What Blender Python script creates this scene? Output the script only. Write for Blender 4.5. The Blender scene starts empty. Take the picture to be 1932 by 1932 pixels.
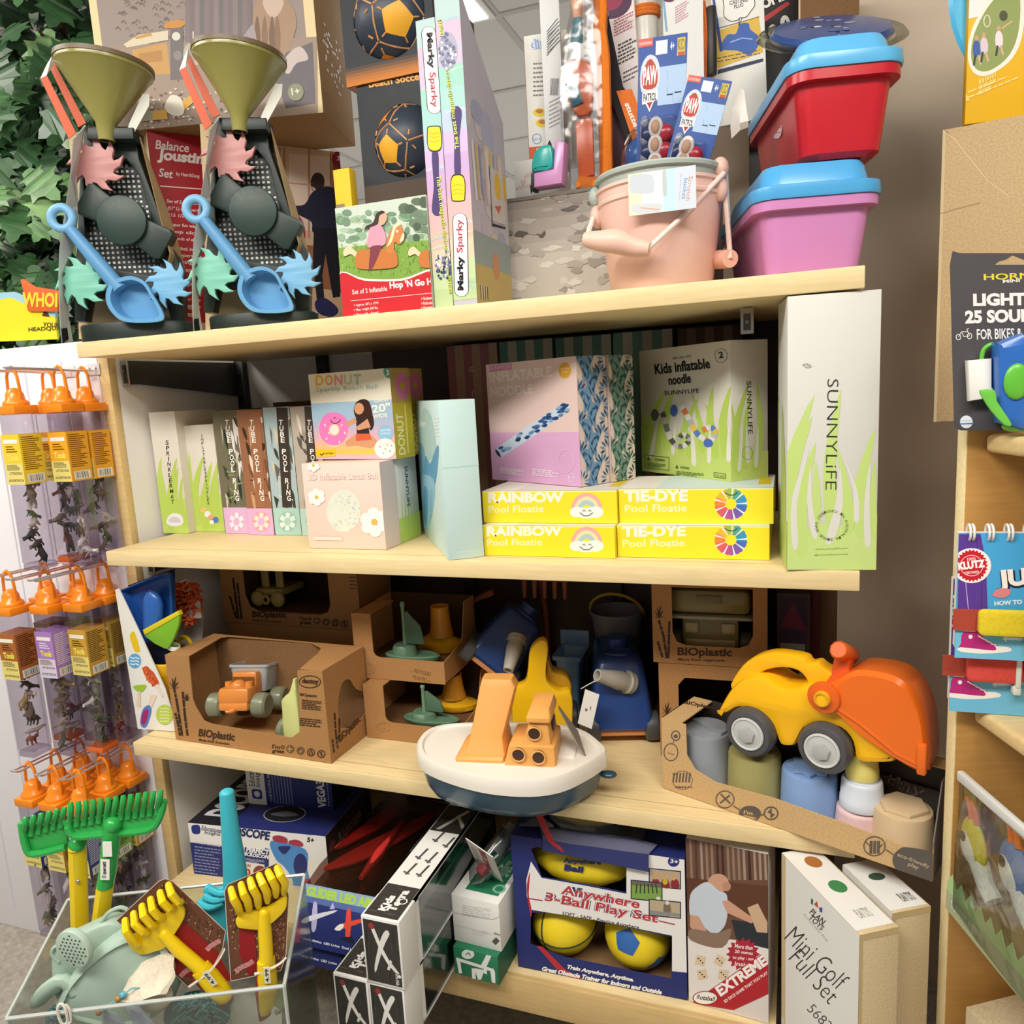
import bpy, bmesh, math, random
from mathutils import Vector as V, Matrix as Mx, Euler
from mathutils.geometry import tessellate_polygon
PI = math.pi
C = bpy.context.scene.collection
sc = bpy.context.scene
# ---------------------------------------------------------------- camera
cam_d = bpy.data.cameras.new('camera'); cam = bpy.data.objects.new('camera', cam_d); C.objects.link(cam)
CAM_P = V((1.166, -1.023, .249)); CAM_R = Euler((1.412, .055, .344), 'XYZ').to_matrix()
FPX = 1440.0
cam.matrix_world = Mx.Translation(CAM_P) @ CAM_R.to_4x4()
cam_d.sensor_fit = 'HORIZONTAL'; cam_d.sensor_width = 36; cam_d.lens = 36 * FPX / 1932; cam_d.clip_start = .02
sc.camera = cam
# ---------------------------------------------------------------- world, lights, exposure
w = bpy.data.worlds.new('shop_air'); sc.world = w; w.use_nodes = True
w.node_tree.nodes['Background'].inputs[0].default_value = (1.0, .97, .93, 1)
w.node_tree.nodes['Background'].inputs[1].default_value = .26
def area(name, loc, rot, sx, sy, power, col=(1, .95, .87)):
    l = bpy.data.lights.new(name, 'AREA'); l.shape = 'RECTANGLE'; l.size = sx; l.size_y = sy; l.energy = power; l.color = col
    o = bpy.data.objects.new(name, l); C.objects.link(o); o.location = loc; o.rotation_euler = rot; return o
area('ceiling_troffer_light', (.3, -1.35, 1.42), (math.radians(14), 0, 0), 1.3, .5, 52)
area('ceiling_troffer_light', (1.45, -1.2, 1.42), (math.radians(14), math.radians(10), 0), 1.2, .5, 34)
area('ceiling_troffer_light', (-.9, -.6, 1.42), (0, math.radians(-10), 0), .6, 1.2, 26)
area('ceiling_troffer_light', (.2, 1.6, 1.42), (0, 0, 0), 1.2, .6, 14)
area('added_ceiling_fill', (.0, 2.6, -.6), (PI, 0, 0), 3.0, 2.4, 24, (1, .97, .93))  # added upward lamp that brightens the ceiling; no real fixture stands here
sc.view_settings.view_transform = 'Standard'; sc.view_settings.look = 'None'
sc.view_settings.gamma = 1; sc.view_settings.use_curve_mapping = False
sc.view_settings.exposure = .08
# ---------------------------------------------------------------- materials
_m = {}
def lin(h):
    h = h.lstrip('#'); r = []
    for i in (0, 2, 4):
        c = int(h[i:i + 2], 16) / 255
        r.append(c / 12.92 if c <= .04045 else ((c + .055) / 1.055) ** 2.4)
    return r + [1]
def mat(key):
    """key = 'hex' or 'hex|kind': p paper, g glossy plastic, s satin plastic, m metal, c clear, k kraft, w wood, e light, t tinted clear, f fabric"""
    if not isinstance(key, str): return key
    if key in _m: return _m[key]
    h, k = (key.split('|') + ['p'])[:2]
    nm = {'p': 'printed_card', 'g': 'glossy_plastic', 's': 'satin_plastic', 'm': 'metal', 'c': 'clear_plastic', 'k': 'kraft_card', 'w': 'wood', 'e': 'light', 't': 'tinted_film', 'f': 'fabric', 'y': 'leaf', 'r': 'concrete'}[k]
    m = bpy.data.materials.new(nm); m.use_nodes = True; _m[key] = m
    nt = m.node_tree; N = nt.nodes; b = N['Principled BSDF']; col = lin(h)
    b.inputs['Base Color'].default_value = col
    def noise(scale, det=3, stretch=None):
        tc = N.new('ShaderNodeTexCoord'); n = N.new('ShaderNodeTexNoise'); n.inputs['Scale'].default_value = scale; n.inputs['Detail'].default_value = det
        if stretch:
            mp = N.new('ShaderNodeMapping'); mp.inputs['Scale'].default_value = stretch
            nt.links.new(tc.outputs['Object'], mp.inputs[0]); nt.links.new(mp.outputs[0], n.inputs[0])
        else: nt.links.new(tc.outputs['Object'], n.inputs[0])
        return n
    def vary(n, amt, lo=.3, hi=.7):
        r = N.new('ShaderNodeValToRGB'); r.color_ramp.elements[0].position = lo; r.color_ramp.elements[1].position = hi
        r.color_ramp.elements[0].color = [c * (1 - amt) for c in col[:3]] + [1]; r.color_ramp.elements[1].color = [min(1, c * (1 + amt * .6)) for c in col[:3]] + [1]
        nt.links.new(n.outputs[0], r.inputs[0]); nt.links.new(r.outputs[0], b.inputs['Base Color'])
    def rough(n, a, c):
        mr = N.new('ShaderNodeMapRange'); mr.inputs[3].default_value = a; mr.inputs[4].default_value = c
        nt.links.new(n.outputs[0], mr.inputs[0]); nt.links.new(mr.outputs[0], b.inputs['Roughness'])
    if k == 'p': rough(noise(60), .42, .55); b.inputs['Specular IOR Level'].default_value = .3
    elif k == 'g': rough(noise(30), .2, .3)
    elif k == 's': rough(noise(200), .38, .52)
    elif k == 'm': b.inputs['Metallic'].default_value = .9; rough(noise(40), .25, .4)
    elif k == 'k': n = noise(420, 2); vary(n, .16); b.inputs['Roughness'].default_value = .8; b.inputs['Specular IOR Level'].default_value = .15
    elif k == 'w': n = noise(14, 5, (1.2, 14, 14)); vary(n, .09); rough(n, .4, .55)
    elif k == 'f':
        n = noise(300, 2); vary(n, .1); b.inputs['Roughness'].default_value = .9
    elif k == 'r': n = noise(90, 5); vary(n, .25); b.inputs['Roughness'].default_value = .85
    elif k == 'y':
        n = noise(25, 2); vary(n, .3); b.inputs['Roughness'].default_value = .4
    elif k == 'e':
        b.inputs['Emission Color'].default_value = col; b.inputs['Emission Strength'].default_value = 1.6
    elif k in 'ct':
        N.remove(b); out = N['Material Output']
        tr = N.new('ShaderNodeBsdfTransparent'); gl = N.new('ShaderNodeBsdfGlossy'); fr = N.new('ShaderNodeLayerWeight'); mx = N.new('ShaderNodeMixShader')
        tr.inputs[0].default_value = col; n = noise(25, 2); gl.inputs['Roughness'].default_value = .12
        fr.inputs[0].default_value = .22
        bp = N.new('ShaderNodeBump'); bp.inputs['Strength'].default_value = .25 if k == 't' else .06; bp.inputs['Distance'].default_value = .01
        nt.links.new(n.outputs[0], bp.inputs['Height']); nt.links.new(bp.outputs[0], gl.inputs['Normal']); nt.links.new(bp.outputs[0], fr.inputs['Normal'])
        mr = N.new('ShaderNodeMath'); mr.operation = 'MULTIPLY_ADD'; mr.inputs[1].default_value = .55; mr.inputs[2].default_value = .03
        nt.links.new(fr.outputs['Facing'], mr.inputs[0]); nt.links.new(mr.outputs[0], mx.inputs[0])
        nt.links.new(tr.outputs[0], mx.inputs[1]); nt.links.new(gl.outputs[0], mx.inputs[2]); nt.links.new(mx.outputs[0], out.inputs[0])
    m.diffuse_color = col
    return m
# ---------------------------------------------------------------- geometry helpers
def ray(x, y): return CAM_R @ V(((x - 966) / FPX, -(y - 966) / FPX, -1))
def onz(x, y, z): d = ray(x, y); return CAM_P + d * ((z - CAM_P.z) / d.z)
def ony(x, y, Y): d = ray(x, y); return CAM_P + d * ((Y - CAM_P.y) / d.y)
def onplane(x, y, O, n): d = ray(x, y); return CAM_P + d * ((O - CAM_P).dot(n) / d.dot(n))
def frame(O, U, up=V((0, 0, 1))):
    """matrix with x along U, z along up, y = z cross x (into the shelf)"""
    u = V(U).normalized(); z = (V(up) - u * V(up).dot(u)).normalized(); y = z.cross(u)
    return Mx(((u.x, y.x, z.x, O[0]), (u.y, y.y, z.y, O[1]), (u.z, y.z, z.z, O[2]), (0, 0, 0, 1)))
def T_(x, y, z): return Mx.Translation((x, y, z))
def R_(a, ax): return Mx.Rotation(math.radians(a), 4, ax)
def S_(x, y=None, z=None):
    y = x if y is None else y; z = x if z is None else z
    return Mx.Diagonal((x, y, z, 1))
def tag(o, label, cat, group=None):
    o['label'] = label; o['category'] = cat
    if group: o['group'] = group
    return o
def thing(name, label, cat, M=None, group=None):
    o = bpy.data.objects.new(name, None); C.objects.link(o); o.empty_display_size = .02
    if M is not None: o.matrix_world = M
    return tag(o, label, cat, group)
def dup(o, M, label=None, group=None, par=None):
    """a copy of a thing with copies of its parts and sub-parts"""
    c = o.copy(); C.objects.link(c)
    if par is None: c.matrix_world = M
    else: c.parent = par
    if label: c['label'] = label
    if group: c['group'] = group
    for ch in list(o.children): dup(ch, None, par=c)
    return c
_txt = {}
def glyphs(s, bold=0, sh=0):
    k = (s, bold, sh)
    if k not in _txt:
        cu = bpy.data.curves.new('t', 'FONT'); cu.body = s; cu.offset = bold; cu.shear = sh; cu.resolution_u = 3 if len(s) < 12 else 2
        ob = bpy.data.objects.new('t', cu); me = ob.to_mesh()
        vs = [(v.co.x, v.co.y) for v in me.vertices]; fs = [tuple(p.vertices) for p in me.polygons]
        ob.to_mesh_clear(); bpy.data.objects.remove(ob); bpy.data.curves.remove(cu)
        if not vs: vs = [(0, 0), (1, 0), (1, 1)]; fs = []
        x0 = min(v[0] for v in vs); x1 = max(v[0] for v in vs); y0 = min(v[1] for v in vs); y1 = max(v[1] for v in vs)
        if s.islower() is False and not any(ch in 'gjpqy,' for ch in s): y0 = min(y0, 0)
        _txt[k] = ([((x - x0) / max(x1 - x0, 1e-6), (y - y0) / max(y1 - y0, 1e-6)) for x, y in vs], fs)
    return _txt[k]
def sq(x): return (abs(x) ** .5) * (1 if x >= 0 else -1)
class MB:
    def __init__(s): s.v = []; s.f = []; s.mi = []; s.sm = []; s.mats = []
    def mid(s, m):
        m = mat(m)
        if m not in s.mats: s.mats.append(m)
        return s.mats.index(m)
    def add(s, vs, fs, m, M=None, sm=False):
        n = len(s.v); i = s.mid(m)
        s.v += [tuple(M @ V(v)) for v in vs] if M is not None else [tuple(v) for v in vs]
        for f in fs: s.f.append([n + k for k in f]); s.mi.append(i); s.sm.append(sm)
        return s
    def frombm(s, bm, m, M=None, sm=False):
        bm.verts.index_update()
        s.add([v.co.copy() for v in bm.verts], [[v.index for v in f.verts] for f in bm.faces], m, M, sm); bm.free(); return s
    def box(s, a, b, m, bev=0, M=None, seg=2):
        x0, y0, z0 = a; x1, y1, z1 = b
        vs = [(x0, y0, z0), (x1, y0, z0), (x1, y1, z0), (x0, y1, z0), (x0, y0, z1), (x1, y0, z1), (x1, y1, z1), (x0, y1, z1)]
        fs = [(3, 2, 1, 0), (4, 5, 6, 7), (0, 1, 5, 4), (1, 2, 6, 5), (2, 3, 7, 6), (3, 0, 4, 7)]
        if not bev: return s.add(vs, fs, m, M)
        bm = bmesh.new(); bv = [bm.verts.new(v) for v in vs]
        for f in fs: bm.faces.new([bv[i] for i in f])
        bmesh.ops.bevel(bm, geom=bm.edges[:], offset=bev, segments=seg, affect='EDGES', profile=.5)
        return s.frombm(bm, m, M, True)
    def lathe(s, prof, m, n=24, M=None, caps=(1, 1)):
        vs = []; fs = []
        for r, z in prof: vs += [(r * math.cos(2 * PI * i / n), r * math.sin(2 * PI * i / n), z) for i in range(n)]
        for j in range(len(prof) - 1):
            for i in range(n): a = j * n + i; b = j * n + (i + 1) % n; fs.append((a, b, b + n, a + n))
        if caps[0]: fs.append(tuple(range(n - 1, -1, -1)))
        if caps[1]: fs.append(tuple(range((len(prof) - 1) * n, len(prof) * n)))
        return s.add(vs, fs, m, M, True)
    def cyl(s, r, z0, z1, m, n=24, M=None, bev=0):
        p = [(r, z0), (r, z1)] if not bev else [(r - bev, z0), (r - bev * .3, z0 + bev * .3), (r, z0 + bev), (r, z1 - bev), (r - bev * .3, z1 - bev * .3), (r - bev, z1)]
        return s.lathe(p, m, n, M)
    def loft(s, rings, m, caps=(1, 1), M=None, sm=True, closed=True):
        n = len(rings[0]); vs = [p for r in rings for p in r]; fs = []
        for j in range(len(rings) - 1):
            for i in range(n if closed else n - 1): a = j * n + i; b = j * n + (i + 1) % n; fs.append((a, b, b + n, a + n))
        if caps[0] and closed: fs.append(tuple(range(n - 1, -1, -1)))
        if caps[1] and closed: fs.append(tuple(range((len(rings) - 1) * n, len(rings) * n)))
        return s.add(vs, fs, m, M, sm)
    def tube(s, pts, r, m, n=8, M=None, closed=False, flat=1):
        pts = [V(p) for p in pts]; N = len(pts); rs = r if isinstance(r, (list, tuple)) else [r] * N; rings = []
        prev = None
        for i, p in enumerate(pts):
            a = pts[i - 1] if (i or closed) else p; b = pts[(i + 1) % N] if (i < N - 1 or closed) else p
            t = (b - a)
            if t.length < 1e-9: t = V((0, 0, 1))
            t.normalize()
            if prev is None: prev = t.orthogonal()
            q = (prev - t * prev.dot(t))
            if q.length < 1e-6: q = t.orthogonal()
            q.normalize(); prev = q; bq = t.cross(q)
            rings.append([p + (q * math.cos(2 * PI * k / n) + bq * math.sin(2 * PI * k / n) * flat) * rs[i] for k in range(n)])
        if closed: rings.append(rings[0])
        return s.loft(rings, m, (not closed, not closed), M)
    def sph(s, c, r, m, n=16, M=None, k=10):
        if not isinstance(r, (tuple, list)): r = (r, r, r)
        pr = [(max(1e-4, math.sin(PI * j / k)), -math.cos(PI * j / k)) for j in range(k + 1)]
        return s.lathe(pr, m, n, (M if M is not None else Mx.Identity(4)) @ T_(*c) @ Mx.Diagonal((*r, 1)), (0, 0))
    def torus(s, R, r, m, M=None, n=24, k=8, a0=0, a1=360):
        full = abs(a1 - a0) >= 360; N = n if full else n + 1
        pts = [(R * math.cos(math.radians(a0 + (a1 - a0) * i / n)), R * math.sin(math.radians(a0 + (a1 - a0) * i / n)), 0) for i in range(N)]
        return s.tube(pts, r, m, k, M, full)
    def prism(s, polys, t, m, M=None, bev=0, sm=False):
        """outline(s) in local xy (holes are further polygons), thickness t in z from 0 to t"""
        if polys and not isinstance(polys[0][0], (tuple, list, V)): polys = [polys]
        cu = bpy.data.curves.new('c', 'CURVE'); cu.dimensions = '2D'; cu.fill_mode = 'BOTH'; cu.extrude = max(t / 2 - bev, 1e-5); cu.bevel_depth = bev; cu.bevel_resolution = 1; cu.offset = -bev
        for pl in polys:
            sp = cu.splines.new('POLY'); sp.points.add(len(pl) - 1); sp.use_cyclic_u = True
            for i, p in enumerate(pl): sp.points[i].co = (p[0], p[1], 0, 1)
        ob = bpy.data.objects.new('c', cu); me = ob.to_mesh()
        vs = [(v.co.x, v.co.y, v.co.z + t / 2) for v in me.vertices]; fs = [tuple(p.vertices) for p in me.polygons]
        ob.to_mesh_clear(); bpy.data.objects.remove(ob); bpy.data.curves.remove(cu)
        return s.add(vs, fs, m, M, sm or bev > 0)
    def flat(s, polys, m, M=None):
        if polys and not isinstance(polys[0][0], (tuple, list, V)): polys = [polys]
        vs = [V((p[0], p[1], p[2] if len(p) > 2 else 0)) for pl in polys for p in pl]
        fs = [tuple(t) for t in tessellate_polygon([[V((p[0], p[1], 0)) for p in pl] for pl in polys])]
        return s.add(vs, fs, m, M)
    def text(s, t, w, h, m, M, bold=0, sh=0):
        vs, fs = glyphs(t, bold, sh); return s.add([(x * w, y * h, 0) for x, y in vs], fs, m, M)
    def build(s, name, parent=None, M=None, sharp=.7):
        me = bpy.data.meshes.new(name); me.from_pydata(s.v, [], s.f)
        for m in s.mats: me.materials.append(m)
        me.polygons.foreach_set('material_index', s.mi); me.polygons.foreach_set('use_smooth', s.sm)
        bm = bmesh.new(); bm.from_mesh(me); bmesh.ops.remove_doubles(bm, verts=bm.verts, dist=1e-6)
        bm.to_mesh(me); bm.free()
        if any(s.sm):
            try: me.set_sharp_from_angle(angle=sharp)
            except Exception: pass
        me.update()
        o = bpy.data.objects.new(name, me); C.objects.link(o)
        if parent: o.parent = parent
        if M is not None:
            if parent: o.matrix_local = M
            else: o.matrix_world = M
        return o
def circ(cx, cy, r, n=24, ry=None, a0=0):
    ry = ry or r; return [(cx + r * math.cos(a0 + 2 * PI * i / n), cy + ry * math.sin(a0 + 2 * PI * i / n)) for i in range(n)]
def rrect(x0, y0, x1, y1, r, n=5):
    p = []
    for cx, cy, a in ((x1 - r, y0 + r, -90), (x1 - r, y1 - r, 0), (x0 + r, y1 - r, 90), (x0 + r, y0 + r, 180)):
        p += [(cx + r * math.cos(math.radians(a + 90 * i / n)), cy + r * math.sin(math.radians(a + 90 * i / n))) for i in range(n + 1)]
    return p
def smooth(pts, k=4, closed=True):
    """Catmull-Rom through 2D/3D points"""
    out = []; n = len(pts)
    for i in range(n if closed else n - 1):
        g = lambda j: V(pts[j % n]) if closed else V(pts[min(max(j, 0), n - 1)])
        a, b, c, d = g(i - 1), g(i), g(i + 1), g(i + 2)
        for q in range(k):
            t = q / k; out.append(tuple(.5 * ((2 * b) + (c - a) * t + (2 * a - 5 * b + 4 * c - d) * t * t + (3 * b - a - 3 * c + d) * t ** 3)))
    if not closed: out.append(tuple(pts[-1]))
    return out
def star(cx, cy, r0, r1, n, a0=0):
    return [(cx + (r1 if i % 2 else r0) * math.cos(a0 + PI * i / n), cy + (r1 if i % 2 else r0) * math.sin(a0 + PI * i / n)) for i in range(2 * n)]
class Face:
    """a printable face of a mesh: art is drawn on it as thin printed layers, in photo-measured or in 0..1 coordinates"""
    def __init__(s, mb, M, O, U, Vv, W, H):
        s.mb = mb; s.M = M; s.Mi = M.inverted(); s.O = V(O); s.U = V(U).normalized(); s.V = V(Vv).normalized(); s.N = s.U.cross(s.V); s.W = W; s.H = H; s.k = .0003; s.step = .000012
    def lay(s): s.k += s.step; return s.k
    def uv(s, x, y):
        o = s.Mi @ CAM_P; d = s.Mi.to_3x3() @ ray(x, y); p = o + d * ((s.O - o).dot(s.N) / d.dot(s.N)) - s.O
        return (p.dot(s.U), p.dot(s.V))
    def pt(s, u, v, k, clamp=True):
        if clamp: u = min(max(u, 0), s.W); v = min(max(v, 0), s.H)
        return s.O + s.U * u + s.V * v + s.N * k
    def clip(s, pl):
        for ax, lim, sg in ((0, 0, 1), (0, s.W, -1), (1, 0, 1), (1, s.H, -1)):
            out = []
            for i in range(len(pl)):
                a = pl[i - 1]; b = pl[i]; da = (a[ax] - lim) * sg; db = (b[ax] - lim) * sg
                if (da >= 0) != (db >= 0):
                    t = da / (da - db); out.append((a[0] + (b[0] - a[0]) * t, a[1] + (b[1] - a[1]) * t))
                if db >= 0: out.append(b)
            pl = out
            if len(pl) < 3: return []
        return pl
    def UV(s, pl, m, k=None):            # polygon in metres on the face
        pl = s.clip([tuple(p[:2]) for p in pl])
        if len(pl) < 3: return s
        k = k or s.lay(); vs = [s.pt(u, v, k) for u, v in pl]
        fs = []
        for t in tessellate_polygon([[V((u, v, 0)) for u, v in pl]]):
            a, b, c = (pl[i] for i in t)
            cr = (b[0] - a[0]) * (c[1] - a[1]) - (b[1] - a[1]) * (c[0] - a[0])
            fs.append(tuple(t) if cr > 0 else tuple(reversed(t)))
        s.mb.add(vs, fs, m); return s
    def R(s, u0, v0, u1, v1, m):         # rectangle in 0..1
        return s.UV([(u0 * s.W, v0 * s.H), (u1 * s.W, v0 * s.H), (u1 * s.W, v1 * s.H), (u0 * s.W, v1 * s.H)], m)
    def Q(s, pts, m): return s.UV([(u * s.W, v * s.H) for u, v in pts], m)
    def P(s, pts, m): return s.UV([s.uv(*p) for p in pts], m)
    def SP(s, pts, m, k=4): return s.P(smooth([tuple(p) for p in pts], k), m)
    def E(s, cx, cy, rx, ry, m, n=28): return s.P(circ(cx, cy, rx, n, ry), m)
    def ring(s, cx, cy, rx, ry, w, m, n=28):
        k = s.lay()
        for i in range(n):
            a = 2 * PI * i / n; b = 2 * PI * (i + 1) / n
            s.UV([s.uv(cx + (rx - q) * math.cos(t), cy + (ry - q) * math.sin(t)) for q, t in ((0, a), (0, b), (w, b), (w, a))], m, k)
        return s
    def L(s, pts, wd, m):                # stroke, in photo pixels
        k = s.lay()
        for a, b in zip(pts, pts[1:]):
            dx, dy = b[0] - a[0], b[1] - a[1]; l = math.hypot(dx, dy) or 1; nx, ny = -dy / l * wd / 2, dx / l * wd / 2
            s.UV([s.uv(a[0] + nx, a[1] + ny), s.uv(b[0] + nx, b[1] + ny), s.uv(b[0] - nx, b[1] - ny), s.uv(a[0] - nx, a[1] - ny)], m, k)
        return s
    def T(s, t, x0, y0, x1, y1, h, m, bold=0, sh=0):
        l = math.hypot(x1 - x0, y1 - y0); ux, uy = (y1 - y0) / l * h, -(x1 - x0) / l * h
        vs, fs = glyphs(t, bold, sh); k = s.lay()
        s.mb.add([s.pt(*s.uv(x0 + (x1 - x0) * a + ux * b, y0 + (y1 - y0) * a + uy * b), k) for a, b in vs], fs, m); return s
    def TF(s, t, u0, v0, u1, v1, m, bold=0, rot=0, sh=0):   # text filling a 0..1 rectangle, rot = quarter turns clockwise
        vs, fs = glyphs(t, bold, sh); k = s.lay(); o = []
        for a, b in vs:
            if rot == 1: a, b = b, 1 - a
            if rot == 3: a, b = 1 - b, a
            if rot == 2: a, b = 1 - a, 1 - b
            o.append(s.pt((u0 + (u1 - u0) * a) * s.W, (v0 + (v1 - v0) * b) * s.H, k))
        s.mb.add(o, fs, m); return s
    def TV(s, t, x0, y0, x1, y1, sz, m, bold=0, wd=.75):     # letters stacked one under another
        n = len(t)
        for i, ch in enumerate(t):
            if ch == ' ': continue
            f = i / max(n - 1, 1); x = x0 + (x1 - x0) * f; y = y0 + (y1 - y0) * f; q = .25 if ch in 'Ii' else 1
            s.T(ch, x - sz * wd / 2 * q, y + sz / 2, x + sz * wd / 2 * q, y + sz / 2, sz, m, bold)
        return s
    def para(s, x0, y0, x1, y1, n, hgt, m, slope=0, seed=1):  # fine print
        r = random.Random(seed); st = (y1 - y0) / max(n, 1); k = s.lay()
        for i in range(n):
            x = x0; e = x1 - (x1 - x0) * r.uniform(0, .3); yy = y0 + i * st
            while x < e:
                wl = r.uniform(.06, .16) * (x1 - x0); xe = min(x + wl, e); a = yy + (x - x0) * slope; b = yy + (xe - x0) * slope
                s.UV([s.uv(x, a), s.uv(x, a - hgt), s.uv(xe, b - hgt), s.uv(xe, b)][::-1], m, k); x = xe + wl * .25
        return s
class Box:
    """carton: A,B = photo positions of the two lower front corners (or top=..), standing on height z or on the upright plane Y"""
    def __init__(s, A, B, top, depth, z=None, Y=None, zb=None, m='#cccccc', sides=None, bev=.0008, tilt=None, body=True, sq=False):
        if z is not None: a, b = onz(*A, z), onz(*B, z)
        else: a, b = ony(*A, Y), ony(*B, Y)
        a.z += .0006
        if zb is not None: a.z = b.z = zb
        b.z = a.z
        if sq: b.y = a.y
        u = (b - a); s.W = u.length; n = V((u.y, -u.x, 0))
        if isinstance(depth, tuple): q = onz(*depth, a.z); depth = min((q - a).length, (q - b).length)
        s.D = depth
        if isinstance(top, tuple): s.H = onplane(*top, a, n).z - a.z
        else: s.H = top
        s.setup(frame(a, u), m, bev, body)
    def setup(s, M, m, bev, body=True):
        s.M = M; s.mb = MB(); W, D, H = s.W, s.D, s.H
        if body: s.mb.box((0, 0, 0), (W, D, H), m, bev)
        f = lambda O, U, Vv, w, h: Face(s.mb, M, O, U, Vv, w, h)
        s.F = f((0, 0, 0), (1, 0, 0), (0, 0, 1), W, H); s.R = f((W, 0, 0), (0, 1, 0), (0, 0, 1), D, H)
        s.L = f((0, D, 0), (0, -1, 0), (0, 0, 1), D, H); s.T = f((0, 0, H), (1, 0, 0), (0, 1, 0), W, D)
    def done(s, name, label, cat, group=None):
        s.o = tag(s.mb.build(name, None, s.M), label, cat, group); return s.o
class Box3(Box):
    """carton from a matrix and its width, depth, height"""
    def __init__(s, M, W, D, H, m, bev=.0008, body=True): s.W, s.D, s.H = W, D, H; s.setup(M, m, bev, body)
# ---------------------------------------------------------------- the room
ZF, ZC = -.95, 1.45
Z1, Z2, Z3, Z4 = .371, 0.0, -.369, -.686
def struct(name, mb): o = mb.build(name); o['kind'] = 'structure'; return o
struct('floor', MB().box((-3, -3, ZF - .05), (3, 4.6, ZF), '#A49C90|r'))
b = MB().box((-3, -3, ZC), (3, 4.6, ZC + .03), '#DAD9D4')
struct('ceiling', b)
b = MB()
for i in range(-4, 6): b.box((.273 + i * .6 - .012, -3, ZC - .004), (.273 + i * .6 + .012, 4.6, ZC - .0002), '#C4C3BE')
for i in range(-7, 6): b.box((-3, 1.523 + i * .6 - .012, ZC - .0045), (3, 1.523 + i * .6 + .012, ZC - .0003), '#C4C3BE')
struct('trim_1', b)
struct('wall_back', MB().box((-3, 4.5, ZF), (3, 4.6, ZC), '#E8E6E0'))
struct('wall_left', MB().box((-3.1, -3, ZF), (-3, 4.6, ZC), '#E4E0D8'))
struct('wall_right', MB().box((.99, .5, ZF), (3, .6, ZC), '#D2BFA8'))
t = thing('ceiling_light', 'square glowing light panel in the tiled ceiling above the tall dart boxes', 'light', T_(-.03, 1.22, ZC))
MB().box((-.3, -.3, -.012), (.3, .3, -.006), '#EDEDEA').build('frame', t)
MB().box((-.28, -.28, -.016), (.28, .28, -.0125), '#FFFBF2|e').build('diffuser', t)
# ---------------------------------------------------------------- the shelving unit
WOOD = '#E3CB98|w'
t = thing('shelving_unit', 'long light maple shelving unit with four boards full of boxed toys', 'shelf', T_(0, 0, ZF))
U = T_(0, 0, ZF)
def board(z, x0=0, x1=1.25, y1=.455, th=.025):
    m = MB(); zz = z - ZF
    m.box((x0, .006, zz - th), (x1, y1, zz), WOOD, .001); m.box((x0, 0, zz - th - .001), (x1, .0055, zz + .0002), '#E6CF9C|w', .0015)
    m.box((x0, .03, zz - .0001), (x1, .0312, zz + .0003), '#B99C66|w')
    return m.build('shelf', t)
board(Z1); board(Z2); board(Z3)
b4 = MB(); zz = Z4 - ZF
b4.box((0, .006, zz - .03), (1.15, .455, zz), WOOD, .001); b4.box((0, -.004, zz - .062), (1.15, .005, zz - .002), '#CDAE76|w', .0015)
b4.build('shelf', t)
m = MB(); m.box((-.066, .118, 0), (-.042, .455, 1.315), '#E6E3DE', .001); m.box((-.066, .1, 0), (-.042, .1175, 1.315), '#DDBF85|w', .001); m.build('side_panel', t)
m = MB(); m.box((1.215, .3, 0), (1.24, .455, 1.29), '#6B5138|w', .001); m.build('side_panel', t)
m = MB(); m.box((-.04, .457, 0), (.32, .468, 1.3), '#C9C5C0', 0); m.build('back_panel', t)
m = MB(); m.box((.32, .457, 0), (1.25, .468, 1.3), '#3A2A20|w', 0); m.build('back_panel', t)
for x in (-.02, .2, .52, .84, 1.1):
    m = MB(); m.box((x - .012, .44, .02), (x + .012, .456, 1.31), '#26221F|s', .001)
    for k in range(26): m.box((x - .004, .4385, .05 + k * .048), (x + .004, .4396, .068 + k * .048), '#0E0D0C')
    m.build('standard', t)
for z in (Z1, Z2, Z3):
    for x in ((-.031, 1.11) if z == Z1 else (-.031,)):
        m = MB(); zz = z - ZF - .0265
        q = 1 if x < 0 else .5; m.prism([(.13, 0), (.44, 0), (.44, -.075 * q), (.4, -.07 * q), (.16, -.045 * q), (.13, -.045 * q)], .004, '#3B3936|s', Mx.Translation((x - .002, 0, zz)) @ Mx(((0, 0, 1, 0), (1, 0, 0, 0), (0, 1, 0, 0), (0, 0, 0, 1))))
        m.box((x - .009, .127, zz - (.05 if x < 0 else .036)), (x + .009, .129, zz), '#A9A7A2|m', .0008); m.box((x - .005, .1262, zz - (.043 if x < 0 else .031)), (x + .005, .1268, zz - .008), '#55524E|m')
        m.cyl(.0025, 0, .003, '#8C8A85|m', 10, T_(x, .126, zz - .02) @ R_(90, 'X'))
        m.build('bracket', t)
# ---------------------------------------------------------------- white hanging panel at the left end
pan = thing('gondola_end', 'white end panel carrying rows of hanging animal tubes', 'panel', T_(0, 0, ZF))
MB().box((-1.0, .1, 0), (-.068, .2, 1.335), '#ECEAF0', .002).build('board', pan)
m = MB()
for i in range(9):
    x = -.96 + i * .1; m.box((x, .0996, .05), (x + .004, .1003, 1.3), '#CFCBD6')
m.build('groove', pan)
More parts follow.
